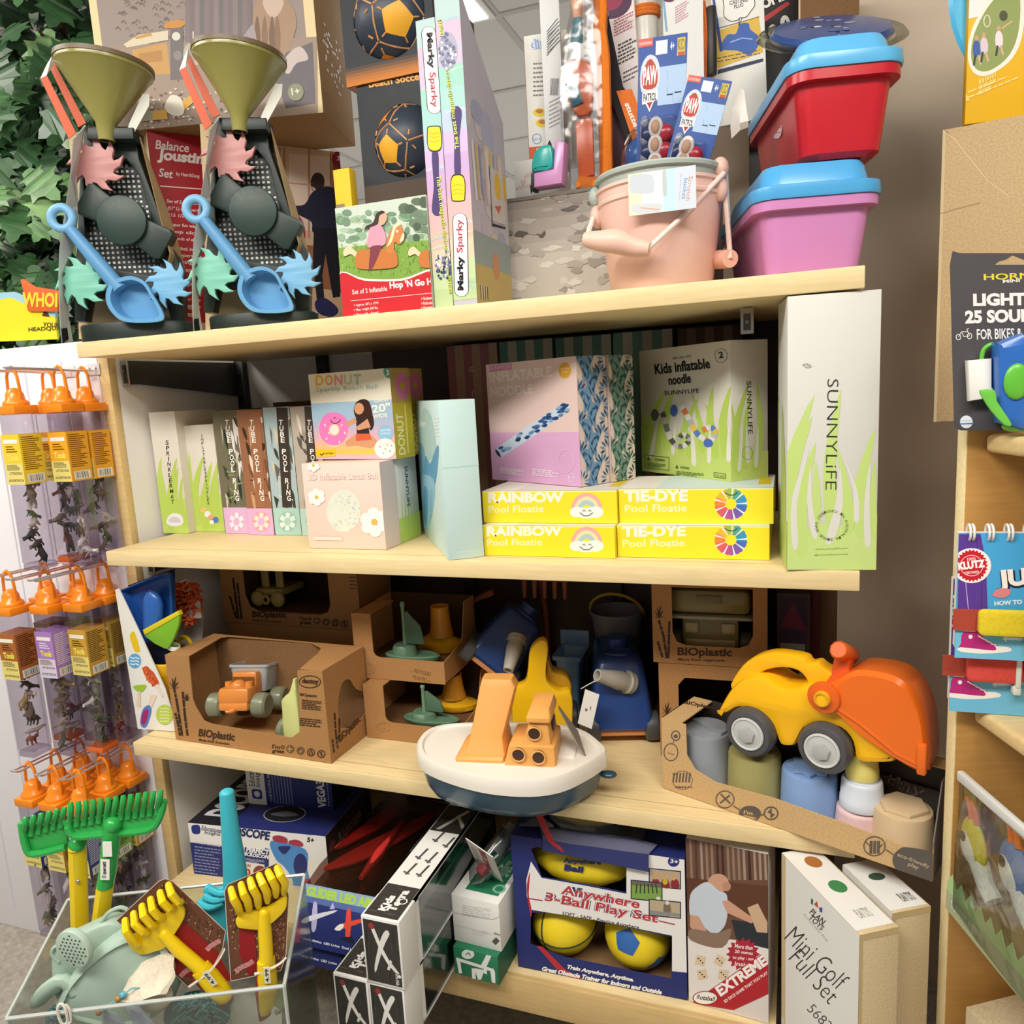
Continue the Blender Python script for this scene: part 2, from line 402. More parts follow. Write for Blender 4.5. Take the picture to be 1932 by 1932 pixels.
# ---------------------------------------------------------------- more helpers
def PZ(y=0): return Mx(((1, 0, 0, 0), (0, 0, -1, y), (0, 1, 0, 0), (0, 0, 0, 1)))     # outline in x,z ; thickness towards the viewer from y
def PX(x=0): return Mx(((0, 0, 1, x), (1, 0, 0, 0), (0, 1, 0, 0), (0, 0, 0, 1)))      # outline in y,z ; thickness along +x from x
def loc2(M, px, py, yl=0):
    Mi = M.inverted(); o = Mi @ CAM_P; d = Mi.to_3x3() @ ray(px, py); p = o + d * ((yl - o.y) / d.y); return (p.x, p.z)
def pz(M, pts, yl=0): return [loc2(M, x, y, yl) for x, y in pts]
def zloc(M, px, py, zl):
    Mi = M.inverted(); o = Mi @ CAM_P; d = Mi.to_3x3() @ ray(px, py); p = o + d * ((zl - o.z) / d.z); return (p.x, p.y)
EPS = .0006
def gear(r0, r1, n, lean=.35, a0=0):
    p = []
    for i in range(n):
        a = a0 + 2 * PI * i / n; w = 2 * PI / n
        p += [(r0 * math.cos(a), r0 * math.sin(a)), (r0 * 1.02 * math.cos(a + w * .3), r0 * 1.02 * math.sin(a + w * .3)), ((r0 + r1) / 2 * math.cos(a + w * .62), (r0 + r1) / 2 * math.sin(a + w * .62)), (r1 * math.cos(a + w * (1 + lean * .3)), r1 * math.sin(a + w * (1 + lean * .3))), ((r0 * .55 + r1 * .45) * math.cos(a + w * 1.02), (r0 * .55 + r1 * .45) * math.sin(a + w * 1.02))]
    return p
def facebox(b, O, U, Vv, w, h): return Face(b.mb, b.M, O, U, Vv, w, h)
# ================================================================ second shelf: pool toys in cartons
INK = '#2B2A2C'; EPS0 = .0006
def blade(f, x0, y0, x1, y1, w, m, bend=0):
    """one printed grass blade, root at (x0,y0), tip at (x1,y1), photo pixels"""
    mx, my = (x0 + x1) / 2 + bend, (y0 + y1) / 2
    f.SP([(x0 - w / 2, y0), (mx - w * .45, my), (x1, y1), (mx + w * .45, my + (y0 - y1) * .04), (x0 + w / 2, y0)], m, 3)
GR, GR2 = '#B5CF60', '#C3D97C'
b = Box((309, 1006), (358, 1006.5), (288, 778), .12, z=0, sq=True, m='#DAD5C9')
b.F.P([(303, 950), (350, 940), (360, 1010), (300, 1010)], '#BDD66A')
for q in ((312, 985, 304, 862, 12, -8), (326, 990, 334, 862, 13, -8), (336, 985, 336, 880, 10, -6), (349, 990, 344, 900, 10, -6), (356, 990, 352, 925, 8, 0), (322, 995, 300, 870, 9, 0)): blade(b.F, *q[:4], q[4], GR, q[5])
b.F.SP([(314, 985), (320, 972), (330, 968), (342, 972), (346, 985), (338, 992), (322, 992)], '#E8E6E6'); b.F.SP([(318, 984), (326, 975), (338, 978), (340, 986)], '#C9CAD6')
b.F.TV('SPRINKLERMAT', 315.5, 835, 326, 947, 8, INK, .01)
b.done('sprinkler_mat_box', 'slim white box with SPRINKLER MAT lettering and green grass, leftmost on its shelf', 'box')
b = Box((366, 1003), (424.5, 1004), (348, 803), .12, z=0, sq=True, m='#DAD5C9')
b.F.P([(355, 940), (430, 930), (430, 1010), (360, 1010)], '#BDD66A')
for q in ((372, 985, 384, 858, 14, -10), (388, 995, 400, 870, 15, -8), (402, 990, 412, 868, 14, -6), (414, 985, 412, 900, 10, -4), (366, 985, 356, 850, 9, 0)): blade(b.F, *q[:4], q[4], GR, q[5])
b.F.TV('INFLATABLESPRINKLER', 381, 822, 394, 950, 5.2, INK, .004)
for x, y, r, c in ((384, 962, 5, '#E9C47A'), (392, 970, 6, '#EFEAEA'), (398, 976, 5, '#E8A37F'), (407, 981, 6, '#5B7BC0'), (400, 985, 4, '#F3F3F3')): b.F.E(x, y, r, r, c, 14)
b.done('inflatable_sprinkler_box', 'slim white box with INFLATABLE SPRINKLER lettering, second from the left upright', 'box')
# --- four tube boxes
def tubebox(A, B, top, base, photo, ring, name_label, lx0, lx1, seed, strip=None):
    r = random.Random(seed); b = Box(A, B, top, .16, z=0, m='#8B7D6C', bev=.0005, sq=True)
    f = b.F; x0, x1 = A[0], B[0]; t0 = top[0]; yt = top[1]; sp = 957
    X = lambda u, y: t0 + (x0 - t0) * (y - yt) / (A[1] - yt) + u * (x1 - x0)
    f.R(0, .215, 1, 1, photo[0])
    for i in range(26):
        y = r.uniform(yt + 8, sp - 15); u = r.random(); h = r.uniform(12, 50); c = r.choice(photo[1:])
        if r.random() < .5: f.P([(X(u, y), y), (X(u + r.uniform(.08, .3), y), y + h * .3), (X(u + .12, y), y + h)], c)
        else: f.SP([(X(u, y), y), (X(u + .14, y), y + h * .3), (X(u + .2, y), y + h), (X(u + .06, y), y + h * .6)], c, 3)
    for i in range(10):
        a = r.uniform(0, 6.28); cx, cy = X(.5, 930), r.uniform(890, 945); l = r.uniform(15, 30)
        f.L([(cx, cy), (cx + math.cos(a) * l * .6, cy + math.sin(a) * l * .5)], 2, photo[2])
    if strip: f.P([(X(.36, yt), yt), (X(.8, yt), yt), (X(.72, sp), sp), (X(.34, sp), sp)], strip)
    f.R(0, 0, 1, .215, base); cx = X(.5, 983); rw = (x1 - x0) * .36
    f.E(cx, 984, rw, 19, ring[0]); f.ring(cx, 984, rw, 19, 2, ring[1])
    for i in range(6):
        a = PI / 3 * i; f.P([(cx + rw * .4 * math.cos(a), 984 + 8 * math.sin(a)), (cx + rw * math.cos(a - .22), 984 + 19 * math.sin(a - .22)), (cx + rw * math.cos(a + .3), 984 + 19 * math.sin(a + .3))], ring[1])
    f.E(cx, 984, rw * .38, 7.5, base)
    f.TV('TUBE POOL RING', X(lx0, 800), 797, X(lx1, 940), 940, 10, '#F6F2EC', .02)
    b.T.R(0, 0, 1, 1, '#4A423A')
    b.done('pool_ring_box', name_label, 'box', 'tube pool ring cartons')
G4 = [('#6E6A55', '#3E4631', '#8E9A6A', '#C9C2BB', '#2E3326', '#E4DCDC'), ('#96674A', '#C49A72', '#5E3A27', '#E2D2C2', '#7C4E36', '#3F2A20'), ('#A9BEC4', '#4C5648', '#D8D9D2', '#6B6252', '#38402F', '#CFC6B4'), ('#B9B0A4', '#5F5A52', '#3C3934', '#E3D9CF', '#A09588', '#D7C7BB')]
tubebox((427, 1006.5), (470.5, 1007.5), (407, 775), '#D8B3D8', G4[0], ('#F3E4EE', '#E3A9CE'), 'dark leafy photo carton of a pool ring with lilac foot, against the inflatable sprinkler box', .45, .62, 1)
tubebox((471.5, 1009), (519, 1009.5), (453, 773.6), '#D9ACD4', G4[1], ('#F2D9D3', '#E59FA5'), 'brown palm trunk photo carton of a pool ring with pink peach ring print', .42, .62, 2, '#9C6A4A')
tubebox((520.5, 1009.5), (569, 1010.5), (504, 769), '#A9CDC3', G4[2], ('#D6E6DF', '#94BDB3'), 'palms and blue sky photo carton of a pool ring with mint green foot', .5, .62, 3, '#3E352E')
tubebox((571, 1011), (622, 1012), (556, 767), '#B4D2CB', G4[3], ('#E0EAE4', '#9DC3BA'), 'pool ring carton half hidden behind the doughnut box and the pink flower box', .5, .62, 4, '#4A413A')
# --- pink flower ball box, green box behind it
b = Box((584, 1034.5), (729, 1038), (571.6, 875), (750, 1026), z=0, m='#F0CFC2')
f = b.F; f.E(649, 964, 32, 40, '#DDE0D2', 36)
r = random.Random(5)
for i in range(60):
    a = r.uniform(0, 6.28); q = r.random() ** .5; f.E(649 + 30 * q * math.cos(a), 964 + 38 * q * math.sin(a), 1.6, 1.6, r.choice(['#EFEDE0', '#C6D2CC', '#E8DFB8', '#CBD7DA']), 6)
def flower(f, x, y, r_, n=6):
    for i in range(n): a = 2 * PI * i / n + .4; f.E(x + r_ * .62 * math.cos(a), y + r_ * .62 * math.sin(a), r_ * .42, r_ * .42, '#F7F1EA', 14)
    f.E(x, y, r_ * .22, r_ * .22, '#E7B55C', 12)
flower(f, 598, 938, 16); flower(f, 707, 985, 27); flower(f, 592, 878, 12)
f.T('3D Inflatable Lotus Ball', 582, 906, 712, 903, 13, '#EADBD4', .01); f.R(.08, .1, .45, .14, '#EDD6CC')
b.R.R(0, 0, 1, 1, '#D8C4BE')
b.done('flower_ball_box', 'pale pink cube box printed with a speckled ball and daisies', 'box'); LOT = b
MW = LOT.M @ T_(LOT.W - .150, LOT.D + .003, 0)
b = Box3(MW, .15, .075, LOT.H - .002, '#D9D6CC'); f = b.R
f.R(0, 0, 1, .3, '#B9D26A')
for u in (.1, .25, .4, .55, .7, .85): f.Q([(u - .05, 0), (u + .02, .3), (u + .1, .62), (u + .06, .3), (u + .06, 0)], GR)
f.TF('SUNNYLIFE', .42, .4, .56, .9, '#3B4A58', .01, 1)
b.done('sprinkler_toy_box', 'grass printed box wedged behind the pale pink flower ball box', 'box'); LOT2 = b
# --- doughnut box
b = Box((597, 867), (748, 867), (590, 706), .05, z=LOT.H + .0006, m='#E7D3C9'); f = b.F
f.R(0, .66, 1, 1, '#E2DDC9'); f.R(0, .0, 1, .66, '#DDB7C0'); f.R(0, .42, 1, .66, '#9FBFD6')
for i in range(8): f.R(0, .42 - i * .052, 1, .42 - (i - 1) * .052, ['#A9BCD3', '#B6B9CF', '#C5B5CB', '#D3B2C3', '#DEB3B6', '#E4B79E', '#E9BE7F', '#EFC457'][i])
for i, ch in enumerate('DONUT'): f.T(ch, 596 + i * 17.8, 728 - i * .5, 596 + i * 17.8 + 15, 727.5 - i * .5, 20, ['#E2B13A', '#E0A05C', '#DA8E8E', '#B9C79A', '#9DBAB0'][i], .035)
f.T('Sparkly Beach Ball', 597, 742, 713, 736, 11, '#8FB4AE', .005)
f.E(630, 811, 29, 33, '#EFC99B'); f.SP([(602, 808), (612, 784), (632, 778), (652, 788), (658, 812), (648, 834), (630, 840), (610, 832)], '#E77FC0'); f.E(631, 811, 9, 10, '#EFE3DC'); f.ring(631, 811, 10, 11, 2, '#EFC99B')
for x, y, d in ((612, 800, 3), (618, 826, -3), (640, 832, 2), (650, 815, 3), (646, 800, -2), (620, 815, 2)): f.L([(x, y), (x + d, y + 4)], 2, '#FFF3D0')
f.L([(624, 792), (628, 798), (634, 799), (640, 796), (643, 791)], 1.6, '#6B2B4B'); f.L([(629, 790), (632, 787), (635, 790)], 1.2, '#6B2B4B')
SK = '#D39A74'
f.SP([(672, 760), (684, 753), (696, 757), (702, 775), (706, 800), (700, 812), (692, 800), (674, 790), (668, 775)], '#3A211A'); f.E(678, 771, 9, 11, SK)
f.P([(672, 788), (694, 788), (698, 822), (674, 822)], '#33252B'); f.P([(670, 788), (674, 796), (658, 804), (650, 798), (662, 792)], SK); f.P([(694, 790), (700, 806), (676, 812), (672, 806)], SK)
f.P([(670, 820), (700, 820), (716, 836), (700, 846), (672, 840), (655, 842), (652, 834)], SK); f.P([(672, 818), (698, 818), (702, 830), (672, 832)], '#D9603B')
f.T('GIANT', 707, 760, 735, 757, 7, '#F5EEDE', .02); f.T('20"', 703, 780, 738, 775, 16, '#F5EEDE', .03); f.T('WIDE', 704, 790, 732, 787, 8, '#F5EEDE', .03)
f.E(728, 817, 14, 15, '#8FC0DD'); f.T('GLITTERS', 718, 814, 738, 813, 4, '#F3F7FA'); f.T('IN THE SUN', 719, 820, 737, 819, 3.5, '#F3F7FA')
f.E(727, 846, 20, 19, '#F1ECE6')
for x, y, c in ((716, 842, '#D06'), (722, 854, '#39c'), (730, 838, '#e90'), (735, 850, '#666'), (726, 846, '#393'), (738, 840, '#c33')): f.L([(x, y), (x + 3, y + 2)], 1.5, '#' + ''.join(k * 2 for k in c[1:]))
f.P([(597, 849), (633, 847), (633, 861), (597, 862)], '#F0C51E'); f.L([(604, 856), (608, 859), (612, 855)], 2, INK); f.T('good banana', 614, 859, 630, 858, 6, INK, .02)
f.E(737, 700, 13, 14, '#5E9B86'); f.T('3+', 730, 708, 742, 707, 10, '#F4F0E4', .02)
b.R.R(0, 0, 1, 1, '#B5A22E'); b.R.R(0, .62, 1, 1, '#A88B4E'); b.R.TF('DONUT', .15, .04, .5, .5, '#E4D9A0', .02, 3); b.R.R(.6, .05, .68, .6, '#D7C56A')
b.R.UV(circ(.03, b.H * .8, .018, 20, .022), '#C56F96'); b.R.UV(circ(.03, b.H * .8, .006, 14), '#B5A22E')
b.done('doughnut_ball_box', 'beach ball box with a pink doughnut and DONUT lettering, front one on the pink cube', 'box', 'doughnut ball boxes'); DO = b
dup(b.o, DO.M @ T_(-.022, DO.D + .012, 0), 'second doughnut ball box standing behind the first, only its shaded side showing', 'doughnut ball boxes')
# --- light blue sprinkler box, turned
b = Box((847, 1058), (914, 1050.5), (832, 756), (783, 1009.5), z=0, m='#C3DDDC'); f = b.L
f.SP([(790, 800), (800, 770), (815, 790), (822, 850), (800, 870), (785, 830)], '#B0D2D2')
f.T('Sprinkler', 772, 806, 803, 809, 16, '#EAF3F1', .02)
BL = ['#7FB6D2', '#5F9FC4', '#93C4DA']
for i, q in enumerate([[(786, 850), (792, 835), (800, 845), (803, 880), (797, 905), (788, 890)], [(803, 860), (812, 875), (824, 842), (828, 850), (822, 910), (808, 925), (800, 900)], [(788, 905), (800, 895), (818, 905), (820, 940), (812, 985), (804, 999), (796, 985), (788, 950)], [(794, 850), (799, 870), (797, 900), (792, 880)], [(800, 920), (808, 930), (806, 990), (800, 975)], [(792, 930), (797, 925), (799, 975), (794, 965)], [(812, 930), (817, 925), (815, 970), (810, 985)]]): f.SP(q, BL[i % 3])
f.para(820, 790, 829, 830, 6, 2, '#EAF3F1'); b.F.T('www.sunnylife.com', 862, 1044, 904, 1040, 4, '#E9F4F3'); b.F.R(0, .585, 1, .588, '#B4D2D2')
b.done('sprinkler_box', 'pale blue box turned cornerwise, beside the rainbow floatie boxes', 'box')
# --- yellow floatie boxes
YEL = '#EFDB2E'
def rainbow(f, y, s=1, dx=0):
    cx, cy = 1107 + dx, y + 32
    for rr, c in ((29, '#E9A9A5'), (23, '#F2D9A8'), (17, '#A9C6C8')):
        f.P([(cx + rr * 1.02 * math.cos(PI * i / 14), cy + 4 - rr * 1.15 * math.sin(PI * i / 14)) for i in range(15)], c)
    f.P([(cx + 9 * math.cos(PI * i / 10), cy + 4 - 11 * math.sin(PI * i / 10)) for i in range(11)], YEL)
    for x, yy, rx, ry in ((-18, 7, 14, 10), (17, 7, 15, 11), (0, 10, 20, 9), (-6, 5, 9, 7), (8, 4, 9, 7)): f.E(cx + x, cy + yy, rx, ry, '#EDEAE4', 18)
    f.L([(cx - 13, cy + 8), (cx - 6, cy + 14), (cx + 4, cy + 14), (cx + 12, cy + 8)], 1.6, '#3A3A40')
    for q in (-5, 6): f.L([(cx + q - 3, cy + 6), (cx + q, cy + 3), (cx + q + 3, cy + 6)], 1.3, '#3A3A40')
def tiedye(f, y, dx=0):
    cx, cy = 1379 + dx, y + 28
    cols = ['#E8833A', '#E4B43A', '#9BB84A', '#4FA08C', '#3F8FC4', '#4C67B8', '#7A56A8', '#B0508F', '#D95A63']
    k = f.lay(); n = 54
    for i in range(n):
        a = 2 * PI * i / n; a2 = 2 * PI * (i + 1) / n; c = cols[int(((i / n + .55) % 1) * 9)]
        if i % 3 == 2: c = '#E9E4E0' if i % 2 else c
        f.UV([f.uv(cx + r * math.cos(t) * .98, cy + r * .93 * math.sin(t)) for r, t in ((11, a), (31 + 1.5 * (i % 2), a), (31, a2), (11, a2))], c, k)
    f.L([(cx - 12, cy - 22), (cx - 4, cy - 17), (cx + 6, cy - 17), (cx + 13, cy - 22)], 1.6, '#26323C')
def floatie(A, B, top, z, word, lx, kind, label, name):
    b = Box(A, B, top, .15, z=z, m='#EADB52', sq=True); f = b.F; f.R(0, 0, 1, 1, YEL); f.R(0, .965, 1, 1, '#F3EDA8')
    y = top[1]; h = A[1] - y
    f.T(word, lx, y + h * .37, lx + (143 if kind == 'r' else 120), y + h * .35, h * .33, '#F0EBD8', .05)
    f.T('Pool Floatie', lx + 1, y + h * .69, lx + (105 if kind == 'r' else 118), y + h * .66, h * .23, '#EFE9BE', .015)
    (rainbow if kind == 'r' else tiedye)(f, y)
    b.T.R(0, 0, 1, 1, '#CFE0DE' if kind == 't' else '#D9D3CC'); b.T.R(0, 0, .25, 1, '#E8E2D8'); b.T.R(.9, .25, .98, .75, '#D9BF2E'); b.R.R(0, 0, 1, 1, YEL)
    b.done(name, label, 'box', 'yellow pool floatie boxes'); return b
r1 = floatie((914.6, 1048), (1164, 1051), (913.5, 991), 0, 'RAINBOW', 918, 'r', 'lower yellow RAINBOW pool floatie box, on the shelf board', 'rainbow_float_box')
t1 = floatie((1166, 1051), (1452, 1055), (1165, 990.5), 0, 'TIE-DYE', 1174, 't', 'lower yellow TIE-DYE pool floatie box, on the shelf board', 'ring_float_box')
ZT = max(r1.H, t1.H) + .0005
r2 = floatie((913.5, 986.5), (1167, 987), (914, 927), ZT, 'RAINBOW', 921, 'r', 'upper yellow RAINBOW pool floatie box, under the palm print noodle box', 'rainbow_float_box')
t2 = floatie((1169, 987), (1459.5, 987), (1169, 923), ZT, 'TIE-DYE', 1178, 't', 'upper yellow TIE-DYE pool floatie box, under the grass print noodle box', 'ring_float_box')
ZU = ZT + max(r2.H, t2.H) + .0005
# --- inflatable noodle boxes
def noodlebox(b, leaf, name, label, full=True):
    f = b.F
    if full:
        f.P([(915, 680), (1100, 660), (1100, 816), (920, 816)], '#DDC3BD'); f.P([(915, 816), (1105, 815), (1105, 925), (915, 910)], '#D7A6CB')
        f.P([(924, 690), (966, 685), (966, 697), (924, 702)], '#C98BAE'); f.T('SUNNYLIFE', 926, 698, 963, 694, 6, '#E3BDC9', .01)
        f.T('INFLATABLE', 925, 722, 1042, 710, 19, '#EBDCD4', .02); f.T('NOODLE', 926, 749, 1006, 742, 18, '#EBDCD4', .02)
        f.E(1066, 699, 11.5, 15, '#DBA434'); f.T('inflatable', 1058, 698, 1074, 696, 4, '#F6E6B8'); f.T('toy', 1061, 704, 1071, 703, 4, '#F6E6B8')
        n0, n1 = V((942, 854)), V((1072, 766)); d = (n1 - n0).normalized(); q = V((-d.y, d.x))
        P = lambda a, c: tuple(n0 + (n1 - n0) * a + q * c)
        f.P([P(0, -10), P(.5, -11), P(1, -9), P(1.02, 0), P(1, 9), P(.5, 11), P(0, 10)], '#C6D4E2'); r = random.Random(3)
        for i in range(46):
            a = r.uniform(.01, .97); c = r.uniform(-9, 5); f.SP([P(a, c), P(a + .03, c + 5), P(a + .07, c + 3), P(a + .04, c - 1)], r.choice(['#34548A', '#5E83B0', '#22406F', '#8FA9C9']), 3)
        f.SP([P(-.012, -9), P(-.03, 0), P(-.012, 9), P(.005, 0)], '#1F2F4F')
        f.ring(1069, 870, 16, 22, 1.2, '#E5C4DC'); f.ring(1079, 901, 6, 8, 1, '#F1E2EC'); f.T('3+', 1076, 904, 1082, 903.5, 6, '#F1E2EC')
        f.para(944, 884, 990, 896, 4, 2.4, '#EBD3E5', .1); f.para(1005, 886, 1060, 900, 4, 2.4, '#EBD3E5', .1, 2)
    else: f.R(0, 0, 1, 1, '#CBB6AE')
    R = b.R; R.R(0, 0, 1, 1, '#DCC7BC'); r = random.Random(8); W, H = b.D, b.H
    k = 0
    for row in range(9):
        for col in range(3):
            cx, cy = W * (col * .5 + .25 * (row % 2)), H * (row + .3) / 8.6; k += 1
            if k % 2:
                for j in range(9):
                    a = -.3 + j * .46; R.UV([(cx + .006 * math.cos(a), cy + .006 * math.sin(a)), (cx + .014 * math.cos(a - .16), cy + .014 * math.sin(a - .16)), (cx + .02 * math.cos(a), cy + .02 * math.sin(a)), (cx + .014 * math.cos(a + .16), cy + .014 * math.sin(a + .16))], leaf[j % 3])
            else:
                s = 1 if col % 2 else -1
                R.UV(smooth([(cx - .02 * s, cy - .035), (cx - .002 * s, cy - .005), (cx + .02 * s, cy + .035), (cx - .012 * s, cy + .012)], 3), leaf[1])
                for j in range(6): R.UV([(cx - .016 * s + j * .006 * s, cy - .026 + j * .01), (cx - .022 * s + j * .006 * s, cy - .012 + j * .01), (cx - .013 * s + j * .006 * s, cy - .02 + j * .01)], leaf[2])
    b.done(name, label, 'box', 'inflatable noodle boxes')
b = Box((929.6, 905), (1097, 919.5), (920, 688), .062, z=ZU, m='#D9C4BC'); NB = b
noodlebox(b, ['#3E648F', '#6F93B5', '#294A74'], 'noodle_box', 'pink box printed with a blue leafy swim noodle, on the RAINBOW boxes')
b = Box3(NB.M @ T_(.004, NB.D + .002, 0), NB.W, .055, NB.H, '#CDB9B0')
noodlebox(b, ['#3D6158', '#6E8C80', '#2B4A44'], 'noodle_box', 'green palm print box right behind the pink INFLATABLE NOODLE box', False)
b = Box((1212, 889), (1380, 910), (1209, 662), .07, z=ZU, m='#D6D2C6'); f = b.F
f.P([(1200, 800), (1260, 820), (1320, 810), (1390, 815), (1390, 915), (1200, 900)], '#C0D273')
for q in ((1222, 860, 1258, 732, 16, -14), (1240, 850, 1262, 748, 10, -4), (1258, 845, 1272, 730, 13, -8), (1285, 850, 1318, 750, 12, -8), (1345, 850, 1330, 760, 12, 8), (1350, 860, 1345, 728, 16, -8), (1325, 850, 1305, 740, 12, 6), (1300, 860, 1290, 770, 9, 0), (1372, 860, 1380, 725, 16, -12), (1225, 870, 1212, 770, 9, 0)): blade(f, *q[:4], q[4], GR, q[5])
for q in ((1228, 862, 1240, 800, 7, 0), (1310, 875, 1305, 790, 8, 0), (1338, 870, 1340, 800, 7, 0), (1375, 868, 1376, 800, 8, 0), (1270, 855, 1275, 790, 6, 0)): blade(f, *q[:4], q[4], '#E2E0D4', q[5])
def snake(f, pts, cols, wd):
    p = smooth(pts, 6, False)
    for i in range(0, len(p) - 1, 3): f.L(p[i:i + 4], wd, cols[(i // 3) % len(cols)])
snake(f, [(1238, 782), (1250, 778), (1256, 800), (1266, 828), (1280, 842), (1296, 838), (1300, 826), (1288, 820), (1280, 832)], ['#77776F', '#DAD8D2', '#55564F', '#B9B8B0'], 10)
snake(f, [(1285, 765), (1296, 782), (1306, 802), (1320, 822), (1340, 832), (1351, 818), (1342, 806), (1326, 812)], ['#E3E1DC', '#DD7F4B', '#E6E4E0', '#B9BDBC', '#E8C24D', '#5C7FC6'], 10)
f.E(1236, 783, 7, 11, '#5F605A', 14); f.E(1272, 775, 7, 11, '#4467B4', 14); f.E(1337, 836, 9, 8, '#4C6FBE', 14)
f.T('into the wild', 1270, 678, 1304, 674, 5, '#5A5A55'); f.T('Kids inflatable', 1237, 707, 1341, 695, 20, '#1F1E1E', .025); f.T('noodle', 1263, 727, 1305, 722, 18, '#1F1E1E', .025)
f.T('SUNNYLIFE', 1255, 746, 1320, 741, 8, '#3A3A36', .004); f.ring(1361, 671, 12, 14, 1, '#8C8A80', 20); f.T('2', 1357, 676, 1366, 675, 12, INK, .02)
for a, c, e in (((1218, 858), (1263, 864), 22),): f.L([(1218, 858), (1263, 863), (1263, 887), (1218, 882), (1218, 858)], 1.1, '#5E7A2E')
f.T('WARNING', 1236, 869, 1255, 871, 5, '#4A6025', .01); f.para(1222, 874, 1258, 882, 3, 1.6, '#5E7A2E', .1); f.T('WARNING', 1284, 884, 1301, 886, 5, '#4A6025', .01); f.para(1277, 890, 1330, 898, 3, 1.6, '#5E7A2E', .1)
f.P([(1221, 868), (1228, 869), (1225, 861)], '#4A6025'); f.P([(1275, 883), (1281, 884), (1278, 876)], '#4A6025'); f.L([(1348, 891), (1370, 894), (1370, 903), (1348, 900), (1348, 891)], 1, '#5E7A2E'); f.T('FOR AGES', 1350, 899, 1368, 901, 4, '#5E7A2E')
f = b.R; f.P([(1375, 850), (1450, 850), (1450, 915), (1375, 915)], '#C0D273')
for q in ((1392, 890, 1412, 722, 14, -14), (1405, 880, 1416, 740, 11, -6), (1425, 880, 1428, 722, 14, 8), (1386, 880, 1380, 760, 10, 4)): blade(f, *q[:4], q[4], GR, q[5])
for q in ((1394, 885, 1402, 790, 6, 0), (1411, 870, 1408, 800, 7, 0), (1426, 878, 1430, 800, 7, 0)): blade(f, *q[:4], q[4], '#DAD8CC', q[5])
f.T('SUNNYLIFE', 1408, 719, 1411, 819, 9, '#33332F', .004); f.ring(1410, 855, 10, 13, 1, '#7E9440', 20)
b.done('noodle_box', 'white grass print box lettered Kids inflatable noodle, on the TIE-DYE boxes', 'box', 'inflatable noodle boxes')
# --- tall white box at the right end
b = Box((1485, 1075.7), (1652.7, 1076), (1483.7, 559.5), (1455, 1040), z=0, m='#D3D2CC'); f = b.F
f.P([(1480, 985), (1530, 1000), (1560, 985), (1620, 1000), (1660, 985), (1660, 1080), (1480, 1080)], '#C3DA86')
for q in ((1490, 1010, 1537, 744, 26, -24), (1494, 1010, 1533, 784, 26, -22), (1512, 1040, 1540, 833, 24, -14), (1535, 1010, 1538, 868, 18, 4), (1572, 1000, 1587, 733, 24, -14), (1600, 1000, 1578, 840, 20, 8), (1625, 1005, 1652, 808, 24, -14), (1648, 1010, 1650, 868, 14, -2)): blade(f, *q[:4], q[4], '#BFD77E', q[5])
for q in ((1500, 1028, 1526, 850, 11, -14), (1537, 1010, 1530, 880, 11, -6), (1565, 1020, 1585, 880, 15, 8), (1616, 980, 1590, 860, 10, 10), (1637, 1025, 1642, 870, 11, -4)): blade(f, *q[:4], q[4], '#D8D7CF', q[5])
f.T('SUNNYLiFE', 1561, 715, 1557, 924, 21, '#33332F', -.012)
f.ring(1569, 991, 27, 25, .8, '#B5CC77', 30); 
for i, ch in enumerate('DESIGNED IN AUSTRALIA SINCE 2002 '):
    a = -2.6 + i * 2 * PI / 33; cx, cy = 1569 + 27 * math.cos(a), 991 + 25 * math.sin(a)
    if ch != ' ': f.T(ch, cx + 2.2 * math.sin(a), cy - 2.2 * math.cos(a), cx - 2.2 * math.sin(a), cy + 2.2 * math.cos(a), 4.4, '#4C5A2C')
f.T('www.sunnylife.com', 1538, 1038, 1600, 1036, 4, '#7F9A48'); f.T('@sunnylifeaustralia', 1536, 1049, 1600, 1047, 4, '#7F9A48')
f.E(1524, 690, 7, 4, '#BDBBB4', 14); f.L([(1514, 689), (1522, 686), (1529, 692)], 1.6, '#8D8B84')
f = b.L; f.P([(1440, 970), (1490, 985), (1490, 1080), (1440, 1045)], '#B9CF7A')
for q in ((1450, 1010, 1457, 735, 10, -5), (1462, 1020, 1470, 745, 10, -4), (1475, 1030, 1476, 760, 9, 3)): blade(f, *q[:4], q[4], '#A9C06C', q[5])
f.T('Sprinkler', 1444, 660, 1475, 646, 19, '#2B2A28', .015); f.T('LIFE', 1444, 697, 1461, 692, 10, '#3F3E3A', .004); f.SP([(1456, 735), (1459, 760), (1462, 830), (1457, 800)], '#9FC0CC')
b.done('tall_sprinkler_box', 'tall white grass print box with sideways black lettering at the shelf end', 'box')
# --- striped boxes at the back
def striped(x0, x1, y, c1, c2, label, word=None, n=6):
    top = ony(x0, y, .355).z; b = Box((x0, y), (x1, y - 6), min(top, .338), .08, Y=.355, zb=EPS0, m=c1)
    for i in range(n):
        if i % 2: b.F.R(i / n, 0, (i + 1) / n, 1, c2)
    if word: b.F.TV(word, 890, 697, 896, 880, 10, '#D8B9B4', .02)
    b.done('striped_box', label, 'box', 'striped cartons at the back of the second shelf')
striped(842, 937, 653, '#A56A72', '#B39580', 'pink and tan striped carton lettered GIANT standing in shadow at the back', 'GIANT', 6)
striped(941, 1041, 646, '#5E8B80', '#B5A99A', 'green and cream striped carton half hidden behind the pink noodle box', None, 6)
striped(1047, 1152, 639, '#5D857A', '#A8A296', 'green and cream striped carton right of the palm print boxes', None, 6)
striped(1156, 1268, 629, '#6C9488', '#B3ADA2', 'pale green striped carton behind the left half of the grass noodle box', None, 6)
